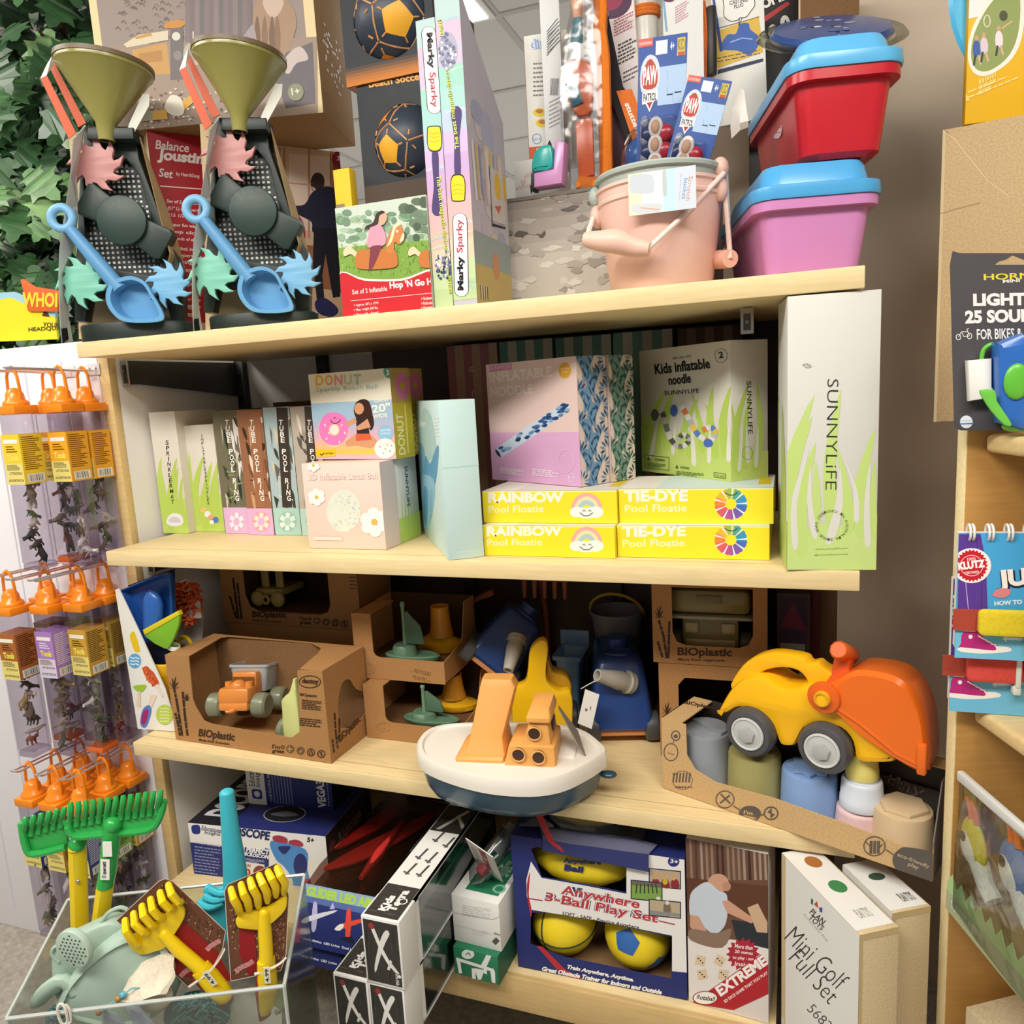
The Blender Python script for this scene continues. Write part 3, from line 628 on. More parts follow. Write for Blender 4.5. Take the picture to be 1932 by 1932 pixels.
striped(1278, 1400, 622, '#5A4338', '#7C6152', 'dark brown striped carton behind the right of the grass noodle box', None, 7)
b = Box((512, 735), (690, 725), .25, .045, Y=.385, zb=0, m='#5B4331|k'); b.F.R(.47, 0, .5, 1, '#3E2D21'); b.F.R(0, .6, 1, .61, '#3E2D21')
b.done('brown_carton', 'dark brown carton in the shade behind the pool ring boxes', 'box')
# ================================================================ top shelf
ZT1 = Z1 + EPS
# --- sand mills: carton cradle, green tower, funnel, wheels and scoop
MT = T_(.055, .088, ZT1) @ R_(25, 'Z')
t = thing('sand_mill_toy', 'sand mill with orange straps and a silvery carton edge, nearest the tree', 'toy', MT, 'sand mill toys')
def outline(pts, yl): return pz(MT, pts, yl)
DG, FUN = '#1E2B27|s', '#94904F|g'
m = MB(); m.prism(outline([(130, 250), (262, 250), (345, 490), (352, 520), (330, 620), (362, 634), (150, 640), (142, 400)], .04), .002, '#CDB892|k', PZ(.04)); m.build('carton_back', t)
m = MB()
p = lambda x, y, yl: V((loc2(MT, x, y, yl)[0], yl, loc2(MT, x, y, yl)[1]))
m.loft([[p(262, 250, .04), p(260, 248, .0), p(262, 250, .002)], [p(318, 400, .04), p(300, 405, -.015), p(302, 406, -.013)], [p(345, 488, .04), p(320, 478, -.02), p(322, 478, -.018)], [p(338, 520, .04), p(312, 512, -.02), p(314, 512, -.018)]], '#C7AD80|k', (1, 1), None, False)
m.build('carton_flap', t)
m = MB()
L0 = [(138, 262, 160, 236), (132, 330, 142, 330), (122, 400, 148, 395), (112, 470, 137, 470), (110, 520, 122, 520), (112, 600, 128, 600), (116, 648, 136, 644)]
m.loft([[p(a, y, -.055), p(c, y2, -.02), p(c + 2, y2, -.02), p(a + 2, y, -.053)] for a, y, c, y2 in L0], '#D6D9D8', (1, 1), None, False)
m.add([p(116, 620, -.056), p(127, 618, -.04), p(130, 640, -.04), p(118, 648, -.056)], [(0, 1, 2, 3)], '#1D1D1C')
m.build('silver_flap', t)
m = MB()
for a, b_, c, d in (((76, 148), (88, 142), (143, 250), (130, 262)), ((92, 124), (103, 120), (162, 232), (148, 240))):
    y0, y1 = (-.06, -.05) if a[0] < 90 else (-.01, -.015)
    m.loft([[p(*a, y0), p(*b_, y0), V(p(*b_, y0)) + V((0, .002, 0)), V(p(*a, y0)) + V((0, .002, 0))], [p(*d, y1), p(*c, y1), V(p(*c, y1)) + V((0, .002, 0)), V(p(*d, y1)) + V((0, .002, 0))]], '#D9694B', (1, 1), None, False)
m.add([p(76, 148, -.06), p(88, 142, -.06), p(103, 120, -.01), p(98, 105, -.01), p(88, 122, -.03)], [(0, 1, 2, 3, 4)], '#EEE9E4')
m.build('strap', t)
m = MB()
out = [(160, 238), (252, 238), (262, 300), (330, 480), (345, 520), (345, 606), (322, 606), (312, 560), (168, 560), (160, 606), (140, 606), (140, 520), (146, 440), (150, 330)]
win = [(172, 300), (238, 300), (262, 330), (304, 480), (298, 524), (180, 500), (160, 460), (158, 340)]
m.prism([outline(out, .0), outline(win, .0)], .03, DG, PZ(.03), .002)
m.prism([outline([(165, 240), (250, 240), (252, 262), (163, 262)], -.03)], .05, DG, PZ(.02), .002)
m.build('tower', t)
m = MB(); mp = [(156, 295), (240, 295), (264, 328), (308, 482), (300, 528), (178, 504), (156, 462)]
holes = []
x0, z0 = loc2(MT, 156, 510, .02); x1, z1 = loc2(MT, 308, 300, .02)
n = 19; sx = (x1 - x0) / n
def inside(q, pl):
    c = False
    for i in range(len(pl)):
        a, b_ = pl[i - 1], pl[i]
        if (a[1] > q[1]) != (b_[1] > q[1]) and q[0] < (b_[0] - a[0]) * (q[1] - a[1]) / (b_[1] - a[1]) + a[0]: c = not c
    return c
mo = outline(mp, .02); wi = outline([(x + (230 - x) * .03, y + (410 - y) * .03) for x, y in win], .02)
for i in range(n):
    for j in range(int((z1 - z0) / sx) + 3):
        q = (x0 + (i + .5) * sx, z0 - .01 + (j + .5) * sx)
        if inside(q, wi): holes.append([(q[0] - sx * .29, q[1] - sx * .3), (q[0] - sx * .29, q[1] + sx * .3), (q[0] + sx * .29, q[1] + sx * .3), (q[0] + sx * .29, q[1] - sx * .3)])
m.prism([mo] + holes, .0012, DG, PZ(.021)); m.build('sieve_panel', t)
m = MB(); m.prism(outline([(152, 290), (250, 290), (308, 470), (304, 532), (160, 505)], .0215), .0006, '#F6F3EE', PZ(.0222)); m.build('printed_card', t)
# funnel
cx, cz = loc2(MT, 196, 108, -.03); tx, tz = loc2(MT, 209, 262, -.02); rr = (loc2(MT, 292, 140, -.03)[0] - loc2(MT, 97, 108, -.03)[0]) / 2 * .93
MF = T_((loc2(MT, 292, 140, -.03)[0] + loc2(MT, 97, 108, -.03)[0]) / 2, -.025, cz - .012) @ R_(6, 'Y')
hz = cz - .012 - tz
m = MB(); m.lathe([(.013, -hz - .006), (.014, -hz + .006), (rr * .22, -hz * .8), (rr * .93, -.012), (rr * .99, -.008), (rr, -.001), (rr * .985, .002), (rr * .955, -.006), (rr * .2, -hz * .78), (.01, -hz + .006)], FUN, 44, MF, (0, 0)); m.build('funnel', t)
m = MB(); m.lathe([(rr * 1.0, -.003), (rr * 1.015, -.003), (rr * 1.015, .004), (rr * .99, .004)], '#6B5A41|s', 44, MF, (0, 0)); m.build('funnel_rim', t)
m = MB(); m.prism(outline([(244, 235), (270, 178), (283, 178), (282, 200), (250, 258), (238, 258)], -.02), .002, '#DDDDD2', PZ(-.02)); m.build('side_tab', t)
def wheel(px, py, r, yl, col, a0, nm='wheel'):
    x, z = loc2(MT, px, py, yl); m = MB(); m.prism(gear(r * .6, r, 9, .5, a0), .008, col, T_(x, 0, z) @ PZ(yl), .0012); m.cyl(.006, 0, .02, DG, 12, T_(x, yl + .02, z) @ R_(90, 'X')); return m.build(nm, t)
wheel(185, 313, .05, -.012, '#C58A88|s', .2); wheel(157, 532, .048, -.03, '#7FC9B4|s', .5); wheel(321, 536, .043, -.03, '#77B5DE|s', .9)
m = MB(); ax, az = loc2(MT, 237, 420, -.012); bx, bz = loc2(MT, 158, 372, -.012); ex, ez = loc2(MT, 318, 468, -.012)
for q, s in (((bx, bz), 1), ((ex, ez), 1)):
    d = V((q[0] - ax, 0, q[1] - az)); u = d.normalized(); MM = T_(ax, -.006, az) @ Mx(((u.x, 0, -u.z, 0), (0, 1, 0, 0), (u.z, 0, u.x, 0), (0, 0, 0, 1)))
    m.prism([(0, -.02), (d.length * .9, -.03), (d.length, -.024), (d.length, .024), (d.length * .9, .03), (0, .02)], .03, '#20332C|s', MM @ PZ(.012), .004)
m.cyl(.042, 0, .016, '#233B33|s', 32, T_(ax, -.016, az) @ R_(90, 'X'), .002)
m.build('paddle_wheel', t)
# scoop
m = MB(); r0 = loc2(MT, 117, 412, -.05)
m.torus(.0175, .0075, '#79B2DA|s', T_(r0[0], -.05, r0[1]) @ R_(90, 'X'), 22, 10)
h0, h1 = loc2(MT, 132, 432, -.05), loc2(MT, 226, 545, -.048)
m.tube([(h0[0], -.05, h0[1]), ((h0[0] + h1[0]) / 2, -.049, (h0[1] + h1[1]) / 2), (h1[0], -.046, h1[1])], [.010, .0125, .0135], '#5F9BCB|s', 12)
m.build('scoop_handle', t)
m = MB(); rings = []
sc_o = [(222, 528), (250, 522), (275, 532), (290, 555), (312, 596), (298, 608), (240, 608), (214, 590), (203, 565), (208, 540)]
cxs, czs = loc2(MT, 258, 566, -.05); o2 = smooth(outline(sc_o, -.05), 3)
m.loft([[(x, -.052, z) for x, z in o2], [(x, -.058, z) for x, z in o2], [(cxs + (x - cxs) * .84, -.058, czs + (z - czs) * .84) for x, z in o2], [(cxs + (x - cxs) * .76, -.03, czs + (z - czs) * .76) for x, z in o2]], '#5F9FD0|s', (0, 1))
m.loft([[(x, -.052, z) for x, z in o2], [(cxs + (x - cxs) * .8, -.024, czs + (z - czs) * .8) for x, z in o2]], '#5F9FD0|s', (0, 1))
m.build('scoop_bowl', t)
m = MB(); bw = (loc2(MT, 352, 622, -.04)[0] - loc2(MT, 134, 622, -.04)[0]) / 2
m.lathe([(bw * .98, 0), (bw, .003), (bw * 1.0, .03), (bw * .97, .033), (bw * .93, .02), (bw * .1, .018)], '#1C2A26|s', 44, T_((loc2(MT, 352, 622, -.04)[0] + loc2(MT, 134, 622, -.04)[0]) / 2, 0, 0) @ S_(1, .42, 1)); m.build('base', t)
MT2 = T_(.300, .130, ZT1)
dup(t, MT2 @ R_(22, 'Z') @ S_(.965), 'sand mill standing between the red jousting box lettering and the man in dark clothes', 'sand mill toys')
# --- jousting box, set cornerwise
ZJ = .765
a, b_ = onz(276, 246, ZJ), onz(640, 287, ZJ); u = b_ - a; a.z = ZT1
b = Box3(frame(a, u), u.length, .06, ZJ - ZT1, '#D9C9A8'); f = b.F
f.R(0, 0, 1, 1, '#D9BFA6'); f.P([(270, 240), (400, 255), (392, 420), (445, 600), (280, 625)], '#B3202E'); f.P([(385, 262), (420, 268), (405, 330), (400, 430), (450, 600), (420, 600), (385, 420)], '#B3202E')
f.T('Balance', 293, 281, 356, 288, 17, '#F3ECEA', .02); f.T('Jousting', 296, 307, 398, 318, 27, '#F7F2F0', .045); f.T('Set', 299, 333, 325, 337, 16, '#F3ECEA', .02); f.T('by HearthSong', 332, 333, 376, 338, 9, '#F3ECEA', .01); f.L([(302, 351), (382, 357)], 2, '#F3ECEA')
for i, s in enumerate(['Set of 2 boppers', '(51" L) & 2 boards', '(15 1/2" diam.)', 'Super fun way to', 'bop close', 'friends of all ages', 'Stocked, inflatable', 'boppers for a', 'daring play!']): f.T(s, 314 + i * 2, 384 + i * 13 + (i > 2) * 5 + (i > 5) * 5, 375 + i * 2, 389 + i * 13 + (i > 2) * 5 + (i > 5) * 5, 8, '#F3ECEA', .02)
for i, s in enumerate(['assembler', 'aux petits', 'super', 'duel', 'pour les', 'age', 'tes']): f.T(s, 338, 512 + i * 14, 378, 515 + i * 14, 8, '#F3ECEA', .01)
f.P([(430, 268), (640, 290), (645, 600), (560, 600), (470, 430)], '#D6BBA4'); f.P([(545, 290), (622, 296), (622, 440), (545, 430)], '#E7D3C6'); f.P([(622, 290), (650, 292), (650, 600), (626, 600)], '#8A4F38')
for x in (527, 536, 583, 626): f.L([(x, 278), (x, 450)], 4, '#B98E74')
f.L([(540, 345), (624, 352)], 3, '#C7A48C'); f.P([(560, 460), (650, 470), (650, 550), (560, 540)], '#A06A4C'); f.P([(560, 545), (650, 552), (650, 610), (560, 605)], '#D5B99C')
f.E(641, 300, 15, 16, '#8E1F31'); f.T('3+', 635, 303, 649, 304, 9, '#F0E6E4', .02)
NV, SKD = '#23263F', '#3F2F33'
f.SP([(586, 340), (594, 327), (606, 328), (612, 340), (609, 356), (600, 362), (590, 360), (587, 352)], SKD)
f.SP([(588, 352), (592, 361), (597, 358)], '#D9C6BE', 3)
f.SP([(615, 352), (636, 360), (640, 385), (636, 420), (634, 440), (592, 440), (588, 420), (572, 410), (548, 398), (550, 388), (574, 386), (590, 362)], NV, 4)
f.P([(592, 430), (636, 430), (640, 500), (642, 560), (628, 562), (614, 480), (608, 520), (612, 565), (598, 568), (590, 500)], '#1B1C2B'); f.SP([(594, 570), (612, 562), (636, 580), (636, 592), (622, 598), (600, 590)], '#2A2E63')
f.SP([(558, 405), (572, 420), (576, 448), (568, 458)], '#A22A3A')
b.R.R(0, 0, 1, 1, '#B79A74'); b.done('balance_game_box', 'red Balance Jousting Set box with a photo of a man, behind the sand mills', 'box')
# --- brown carton with a photo, on top of it
a, b_ = onz(262, 246, ZJ), onz(610, 213, ZJ); c = onz(679, 294, ZJ); u = b_ - a; ul = u.normalized()
a2 = a - ul * .065; a2.z = ZJ + EPS
b = Box3(frame(a2, u), u.length + .065, .2, .30, '#9A7A55|k'); f = b.F
f.R(0, 0, 1, 1, '#E7D3A4'); f.R(.035, .058, .955, 1, '#9A8C86')
r = random.Random(2)
X0, X1 = 215, 590
for i in range(60):
    x, y = r.uniform(215, 345), r.uniform(0, 75); f.L(smooth([(x, y), (x + 5, y - 4), (x + 9, y + 2)], 3, False), 2.2, r.choice(['#77696A', '#81726F', '#8B7C7A']))
for i in range(14): f.P([(350 + i * 9, 0), (359 + i * 9, 0), (359 + i * 9, 110), (350 + i * 9, 110)], ['#85787A', '#7E7275', '#8C8080', '#767070'][i % 4])
f.P([(212, 86), (598, 70), (600, 250), (215, 250)], '#A08E80')
f.P([(234, 84), (262, 66), (318, 58), (318, 76), (240, 90)], '#D9CDB4'); f.P([(255, 70), (286, 62), (288, 68), (258, 75)], '#C79B57'); f.P([(250, 95), (315, 80), (322, 140), (255, 142)], '#C79A60'); f.P([(262, 102), (306, 95), (308, 116), (264, 120)], '#B58750')
f.P([(322, 48), (345, 46), (350, 150), (322, 152)], '#77706F'); f.SP([(310, 48), (322, 40), (345, 39), (350, 46), (340, 52), (316, 54)], '#C98E44'); f.E(333, 69, 8, 8, '#D9D5CC'); f.E(336, 105, 8, 9, '#8C8888')
f.SP([(350, 88), (380, 78), (402, 84), (414, 106), (400, 118), (352, 122)], '#B9B4A6'); f.SP([(352, 96), (376, 90), (392, 98), (392, 112), (354, 116)], '#A9A49A'); f.L([(365, 60), (366, 86)], 3, '#C8C3B6'); f.L([(392, 70), (392, 84)], 3, '#C8C3B6')
f.SP([(488, 0), (540, 0), (560, 40), (548, 90), (535, 130), (520, 118), (500, 110), (482, 120), (470, 80), (478, 40)], '#A98B74'); f.SP([(498, 0), (534, 0), (530, 22), (516, 34), (502, 22)], '#CBB4A4')
for x in (486, 500, 514, 524): f.SP([(x, 30), (x + 6, 70), (x + 2, 118), (x - 6, 70)], ['#8C6F5A', '#C3A184', '#7C6250', '#B8967A'][int(x) % 4])
f.SP([(478, 48), (462, 66), (440, 90), (416, 112), (432, 110), (464, 96), (484, 84)], '#A79A9E'); f.P([(540, 100), (590, 80), (596, 195), (540, 205), (520, 150)], '#6D676C'); f.SP([(530, 125), (552, 95), (570, 90), (582, 112), (560, 120), (545, 140)], '#C9BCB8')
r = random.Random(4)
for i in range(130): x, y = r.gauss(330, 40), r.gauss(205, 20); f.E(x, y, r.uniform(1, 4), r.uniform(1, 3), r.choice(['#D9CFC0', '#7F746F', '#B7A892', '#6E6460', '#E6DFD2']), 6)
f.SP([(312, 205), (325, 180), (345, 190), (348, 215), (330, 220)], '#DCD7C8'); f.P([(290, 210), (316, 207), (318, 226), (288, 228)], '#D2A44D'); f.P([(345, 192), (365, 178), (372, 190), (350, 208)], '#D2A44D'); f.P([(268, 212), (290, 210), (288, 228), (266, 230)], '#9FA08C')
f.E(559, 175, 15, 16.5, '#8D9079'); f.T('1+', 552, 181, 567, 179, 13, '#E9E6DA', .02)
r = random.Random(6)
for i in range(40):
    a0 = .10 + .1 * r.random(); b.R.UV(circ(a0 - .06, .07 + .1 * r.random(), .005, 8, .003), '#7B6042')
b.done('photo_carton', 'big brown carton with a framed photo of a girl, resting high over the sand mills', 'box')
# --- small yellow card carton
b = Box((652, 600), (690, 596), .2, .03, Y=.105, zb=ZT1, m='#E3B420'); tp = ony(652, 314, .105).z - ZT1
b = Box((652, 600), (682, 598), tp, .02, Y=.112, zb=ZT1, m='#E7BC1E'); b.F.R(0, 0, 1, .72, '#8C7A64'); b.F.R(0, .7, .55, .78, '#8C7A64')
b.done('yellow_card_box', 'small yellow topped carton peeping out left of the beach ball boxes', 'box')
# --- beach soccer boxes with a ball showing through a round window
def ballbox(x0, x1, ytop, zb, Y, depth, cx, cy, r, lift, label, word):
    a, b_ = ony(x0, ytop, Y), ony(x1, ytop, Y); W, H = b_.x - a.x, a.z - zb; M = T_(a.x, Y, zb)
    B = Box3(M, W, depth, H, '#23282E', 0, body=False); t = thing('soccer_ball_box', label, 'box', M, 'beach soccer ball boxes')
    c = loc2(M, cx, cy); rr = loc2(M, cx + r, cy)[0] - c[0]
    hole = [(max(.004, min(W - .004, x)), max(.006, min(H - .006, z))) for x, z in circ(c[0], c[1], rr, 40)]
    m = MB(); m.prism([[(0, 0), (W, 0), (W, H), (0, H)], hole], .002, '#23282E', PZ(.002))
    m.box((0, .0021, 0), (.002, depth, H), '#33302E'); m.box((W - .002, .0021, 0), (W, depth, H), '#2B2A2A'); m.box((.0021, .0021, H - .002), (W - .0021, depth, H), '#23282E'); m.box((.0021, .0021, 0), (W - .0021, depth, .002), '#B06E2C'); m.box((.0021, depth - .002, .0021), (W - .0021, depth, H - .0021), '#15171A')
    f = Face(m, M, (0, 0, 0), (1, 0, 0), (0, 0, 1), W, H); k = 14
    cols = ['#B66A24', '#B4682A', '#9E5F2C', '#83542D', '#67482D', '#4C3B2C']
    for i, cc in enumerate(cols):
        z1_, z0_ = (.225 - i * .028), (.225 - (i + 1) * .028)
    yb = max(.006, min(q[1] for q in hole)); zt = yb * .98
    for i in range(6): f.UV([(0, zt * (6 - i - 1) / 6), (W, zt * (6 - i - 1) / 6), (W, zt * (6 - i) / 6), (0, zt * (6 - i) / 6)], ['#5A4430', '#75502E', '#8F5D2C', '#A4662A', '#B26B26', '#BC7024'][i])
    for i in range(6): f.UV([(0, zt * i / 6), (W, zt * i / 6), (W, zt * (i + 1) / 6), (0, zt * (i + 1) / 6)], ['#C27424', '#B96F26', '#A8672A', '#8C5A2D', '#6C4A2E', '#4A3A2E'][i])
    if word:
        f.T('Beach Soccer', 697, 166, 800, 150, 15, '#E9A356', .03)
    m.build('carton', t)
    Rb = min(rr * 1.1, depth / 2 - .004); bc = V((c[0], max((Rb * Rb - rr * rr), 0) ** .5 + .003, c[1])); m = MB()
    m.sph((0, 0, 0), Rb, '#2B3646|s', 36, T_(*bc), 24)
    pan = [V((1, 1, 1)), V((1, 1, -1)), V((1, -1, 1)), V((1, -1, -1)), V((-1, 1, 1)), V((-1, 1, -1)), V((-1, -1, 1)), V((-1, -1, -1))]
    g = (1 + 5 ** .5) / 2; ico = [V((0, s, q * g)) for s in (1, -1) for q in (1, -1)] + [V((s, q * g, 0)) for s in (1, -1) for q in (1, -1)] + [V((q * g, 0, s)) for s in (1, -1) for q in (1, -1)]
    Q = Euler((.55, .25, .35 + lift)).to_matrix(); ico = [(Q @ v).normalized() for v in ico]
    for i, v in enumerate(ico):
        n = sorted(ico, key=lambda w_: -w_.dot(v))[1:6]; x = (n[0] - v * n[0].dot(v)).normalized(); y = v.cross(x)
        ring = [(v + (x * math.cos(2 * PI * j / 5 + PI / 5) + y * math.sin(2 * PI * j / 5 + PI / 5)) * .40).normalized() for j in range(5)]
        if i % 3 != 2: m.loft([[bc + (v * (1 - q) + ((ring[j // 3] * (3 - j % 3) + ring[(j // 3 + 1) % 5] * (j % 3)) / 3) * q).normalized() * (Rb * 1.006) for j in range(15)] for q in (1, .75, .5, .25, .02)], ['#D9892B', '#E6A82C', '#C9782A'][i % 3] + '|s', (0, 1))
        for w_ in n:
            if (w_ - v).length > 0 and ico.index(w_) > i:
                md = (v + w_).normalized(); tx = v.cross(w_).normalized()
                e0, e1 = (md + tx * .36).normalized(), (md - tx * .36).normalized()
                m.tube([bc + e0 * Rb, bc + md * Rb, bc + e1 * Rb], .0016, '#C98F5A|s', 5)
        for p_ in ring: m.tube([bc + p_ * Rb, bc + (p_ * 1.0 + (p_ - v) * .35).normalized() * Rb], .0016, '#C98F5A|s', 5)
    m.build('ball', t); return t, H
Yb = .133
t1_, H1 = ballbox(672, 850, 165, ZT1, Yb, .17, 765, 265, 60, 0, 'lower beach soccer box lettered Beach Soccer, behind the Hop N Go box', True)
zb2 = ZT1 + H1 + .0008
t2_, H2 = ballbox(641, 815, 0, zb2, Yb - .004, .17, 733, 30, 69, .8, 'upper beach soccer box cut by the photo edge, ball with orange panel in its window', False)
# --- hop and go box
b = Box((650, 599), (818, 581), (635, 393), .07, Y=.02, zb=ZT1, m='#D8D3C6'); f = b.F
f.R(0, .3, 1, 1, '#9DB98C'); f.P([(630, 385), (830, 365), (830, 440), (640, 470)], '#C6D2C4')
r = random.Random(9)
for i in range(60): f.E(r.uniform(640, 815), r.uniform(400, 462), r.uniform(5, 12), r.uniform(4, 9), r.choice(['#8FAE90', '#7E9E80', '#A8BFA2', '#6E8D72']), 9)
for i in range(14): f.E(r.uniform(762, 818), r.uniform(380, 450), r.uniform(6, 13), r.uniform(6, 12), r.choice(['#5B6E58', '#6C8068', '#4C5E4B']), 9)
f.P([(640, 468), (825, 452), (825, 540), (640, 540)], '#7FA445')
for i in range(150): x, y = r.uniform(642, 820), r.uniform(462, 522); f.L([(x, y), (x + r.uniform(-2, 2), y - r.uniform(3, 7))], 1.3, r.choice(['#6B9038', '#93B557', '#A9C56C', '#5C8030']))
f.SP([(640, 518), (690, 526), (760, 526), (830, 512), (830, 620), (640, 620)], '#EDE7DF', 5); f.SP([(640, 521), (690, 530), (760, 530), (830, 517), (830, 640), (640, 640)], '#C8232C', 5)
def horse(dx, s=1):
    P = lambda q: [(712 + dx + (x - 712) * s, 480 + (y - 480) * s) for x, y in q]
    f.SP(P([(650, 474), (660, 464), (672, 474), (682, 482), (676, 488), (664, 480), (652, 484)]), '#E3CDA8')
    f.SP(P([(674, 480), (684, 472), (720, 470), (745, 472), (752, 490), (748, 504), (720, 508), (682, 508), (672, 498)]), '#C4763A'); f.SP(P([(730, 474), (734, 446), (744, 428), (756, 424), (764, 440), (764, 452), (756, 462), (746, 458), (744, 476)]), '#C98045'); f.SP(P([(738, 450), (744, 428), (752, 420), (758, 424), (748, 432), (742, 455), (732, 466)]), '#EAD9B4'); f.E(*P([(751, 437)])[0], 2, 3, '#F5F0E4', 8); f.SP(P([(756, 458), (764, 452), (764, 440), (760, 444)]), '#EAD9B4', 3)
horse(116, .9); horse(0)
f.SP([(702, 428), (718, 424), (728, 440), (728, 462), (700, 468), (694, 460), (698, 440)], '#D79AAE'); f.SP([(702, 466), (722, 464), (718, 478), (706, 505), (698, 508), (700, 480)], '#7E3A46'); f.SP([(714, 402), (728, 400), (732, 412), (726, 424), (716, 424)], '#D6A88C'); f.SP([(712, 404), (722, 398), (728, 402), (718, 408), (714, 424), (694, 432), (690, 440), (692, 428), (706, 420)], '#3B2A27')
f.T('Set of 2 Inflatable', 667, 556, 733, 549, 9, '#F1E4E0', .01); f.T("Hop 'N Go Horses", 738, 549, 850, 538, 17, '#F7F1EE', .04); f.L([(664, 568), (820, 553)], 1.2, '#EBC9C6')
for i, s in enumerate(['Approx. 40"L x 15"H', 'Max. weight 200 lbs.', 'Share with a friend!']): f.T('> ' + s, 670, 580 + i * 9, 716, 575 + i * 9, 6, '#F1E4E0', .015)
for i, s in enumerate(['Enclosed', 'Poids max', 'Partagez']): f.T('> ' + s, 797, 567 + i * 9, 818, 565 + i * 9, 6, '#F1E4E0', .015)
b.done('hopper_box', 'white and red box with a girl on an inflatable horse, lettered Hop N Go', 'box')
# --- two tall dart boxes
def dartbox(x0, x1, Y, h0, h1, D, first, label):
    a, b_ = ony(x0, 580, Y), ony(x1, 577, Y); W = b_.x - a.x - .0006; M = T_(a.x, Y, ZT1)
    B = Box3(M, W, D, h1, '#B9A9C4', 0, body=False); m = B.mb
    m.prism([(0, 0), (D, 0), (D, h1), (.012, h0), (0, h0)], W, '#B9B7C4', PX(0))
    f = B.F = Face(m, M, (0, 0, 0), (1, 0, 0), (0, 0, 1), W, h0)
    for i, c in enumerate(['#B9CF9A', '#C3D5A6', '#D9C9AE', '#DDB9A8', '#DCB3B4', '#D3A9C6', '#C7A6D2', '#CDB4DA', '#B7C6DA', '#A5CFCB', '#9CCFC2', '#C9BAD4', '#D7B6CE', '#B3CCCB']): f.R(0, (i if first else i + .3) / 14.3, 1, (i + 1.4) / 14.3, c)
    r = random.Random(3 if first else 5)
    for i in range(12): x, y = r.uniform(x0, x1), r.uniform(40, 560); f.L(smooth([(x - 25, y), (x, y - 9), (x + 25, y + 4)], 4, False), r.uniform(1.5, 4), r.choice(['#E4D3E6', '#A6C9D6', '#D79EC8', '#BFDCC0']))
    def logo(xa, ya, xb, yb):
        d = V((xb - xa, yb - ya)); n_ = V((-d.y, d.x)).normalized(); L_ = d.length; d.normalize(); q = lambda s, o: tuple(V((xa, ya)) + d * s + n_ * o)
        for w_, c in ((14, '#2A2530'), (12.6, '#F4EFF2')): f.P([q(-5 + w_ * .5 - w_ * math.cos(t_) , -w_ * math.sin(t_)) for t_ in [i * PI / 8 - PI / 2 for i in range(9)]] + [q(L_ + 5 - w_ * .5 + w_ * math.cos(t_), w_ * math.sin(t_)) for t_ in [i * PI / 8 - PI / 2 for i in range(9)]], c)
        h = 15; o = -7.5 if True else 0
        A, B_ = q(0, 7.5), q(L_ * .48, 7.5); f.T('Marky', A[0], A[1], B_[0], B_[1], h, '#16131A', .05)
        A, B_ = q(L_ * .53, 7.5), q(L_, 7.5); f.T('Sparky', A[0], A[1], B_[0], B_[1], h, '#B23040', .02)
    def dart(xa, ya, xb, yb):
        d = V((xb - xa, yb - ya)); n_ = V((-d.y, d.x)).normalized(); q = lambda s, o: tuple(V((xa, ya)) + d * s + n_ * o)
        f.SP([q(.3, -6), q(.65, -5), q(.8, -8), q(.95, -10), q(1, 0), q(.95, 10), q(.8, 8), q(.65, 5), q(.3, 6)], '#4A3A6E'); f.SP([q(0, -9), q(.03, -13), q(.2, -14), q(.28, -8), q(.28, 8), q(.2, 14), q(.03, 13), q(0, 9)], '#26221C'); f.SP([q(.01, -8), q(.04, -11.5), q(.2, -12.5), q(.265, -7), q(.265, 7), q(.2, 12.5), q(.04, 11.5), q(.01, 8)], '#E8D21E')
        for s in (.07, .11, .16): f.L([q(s, -10), q(s + .02, 0), q(s, 10)], 1, '#B39B12')
    tx = 'The best magnetic dart set on the planet!'
    if first:
        logo(809, 62, 820, 203); dart(819, 238, 826, 408); f.T(tx, 821, 332, 846, 556, 11, '#3A4310', .06); f.T(tx, 821, 332, 846, 556, 11, '#DDE86A', .01)
        for i in range(60): a_ = r.uniform(0, 6.28); q = r.random() ** .5; f.E(838 + 15 * q * math.cos(a_), 502 + 28 * q * math.sin(a_), 2.2, 3, r.choice(['#DDE3EE', '#3A3E66', '#6E74A0', '#25284C']), 6)
    else:
        logo(871, 548, 868, 414); dart(865, 380, 861, 200); f.T(tx, 870, 280, 836, 36, 11, '#3A4310', .06); f.T(tx, 870, 280, 836, 36, 11, '#DDE86A', .01)
        f.E(845, 96, 18, 36, '#A8A8BE')
        for i in range(60): a_ = r.uniform(0, 6.28); q = r.random() ** .5; f.E(845 + 16 * q * math.cos(a_), 96 + 34 * q * math.sin(a_), 2.4, 3.4, r.choice(['#E6E9F1', '#6A6C90', '#8E90B0']), 6)
    R = Face(m, M, (W, 0, 0), (0, 1, 0), (0, 0, 1), D, h1)
    for i in range(26): R.UV(circ(r.uniform(0, D), r.uniform(.02, h1), r.uniform(.01, .03), 10, r.uniform(.01, .035)), r.choice(['#A9AEC6', '#C4BFC2', '#9FA6BE', '#C9C0A6', '#B8B2C6', '#D3D0CE']))
    R.R(0, 0, 1, .24, '#B9A868'); R.R(0, .2, 1, .36, '#8FA0A2')
    for i in range(9): u = .1 + .09 * i; R.Q([(u, .5 + .03 * (i % 3)), (u + .05, .52), (u + .02, .8), (u - .03, .78)], ['#D9D6DC', '#C9B36A', '#8C93B4', '#B7A6B0'][i % 4])
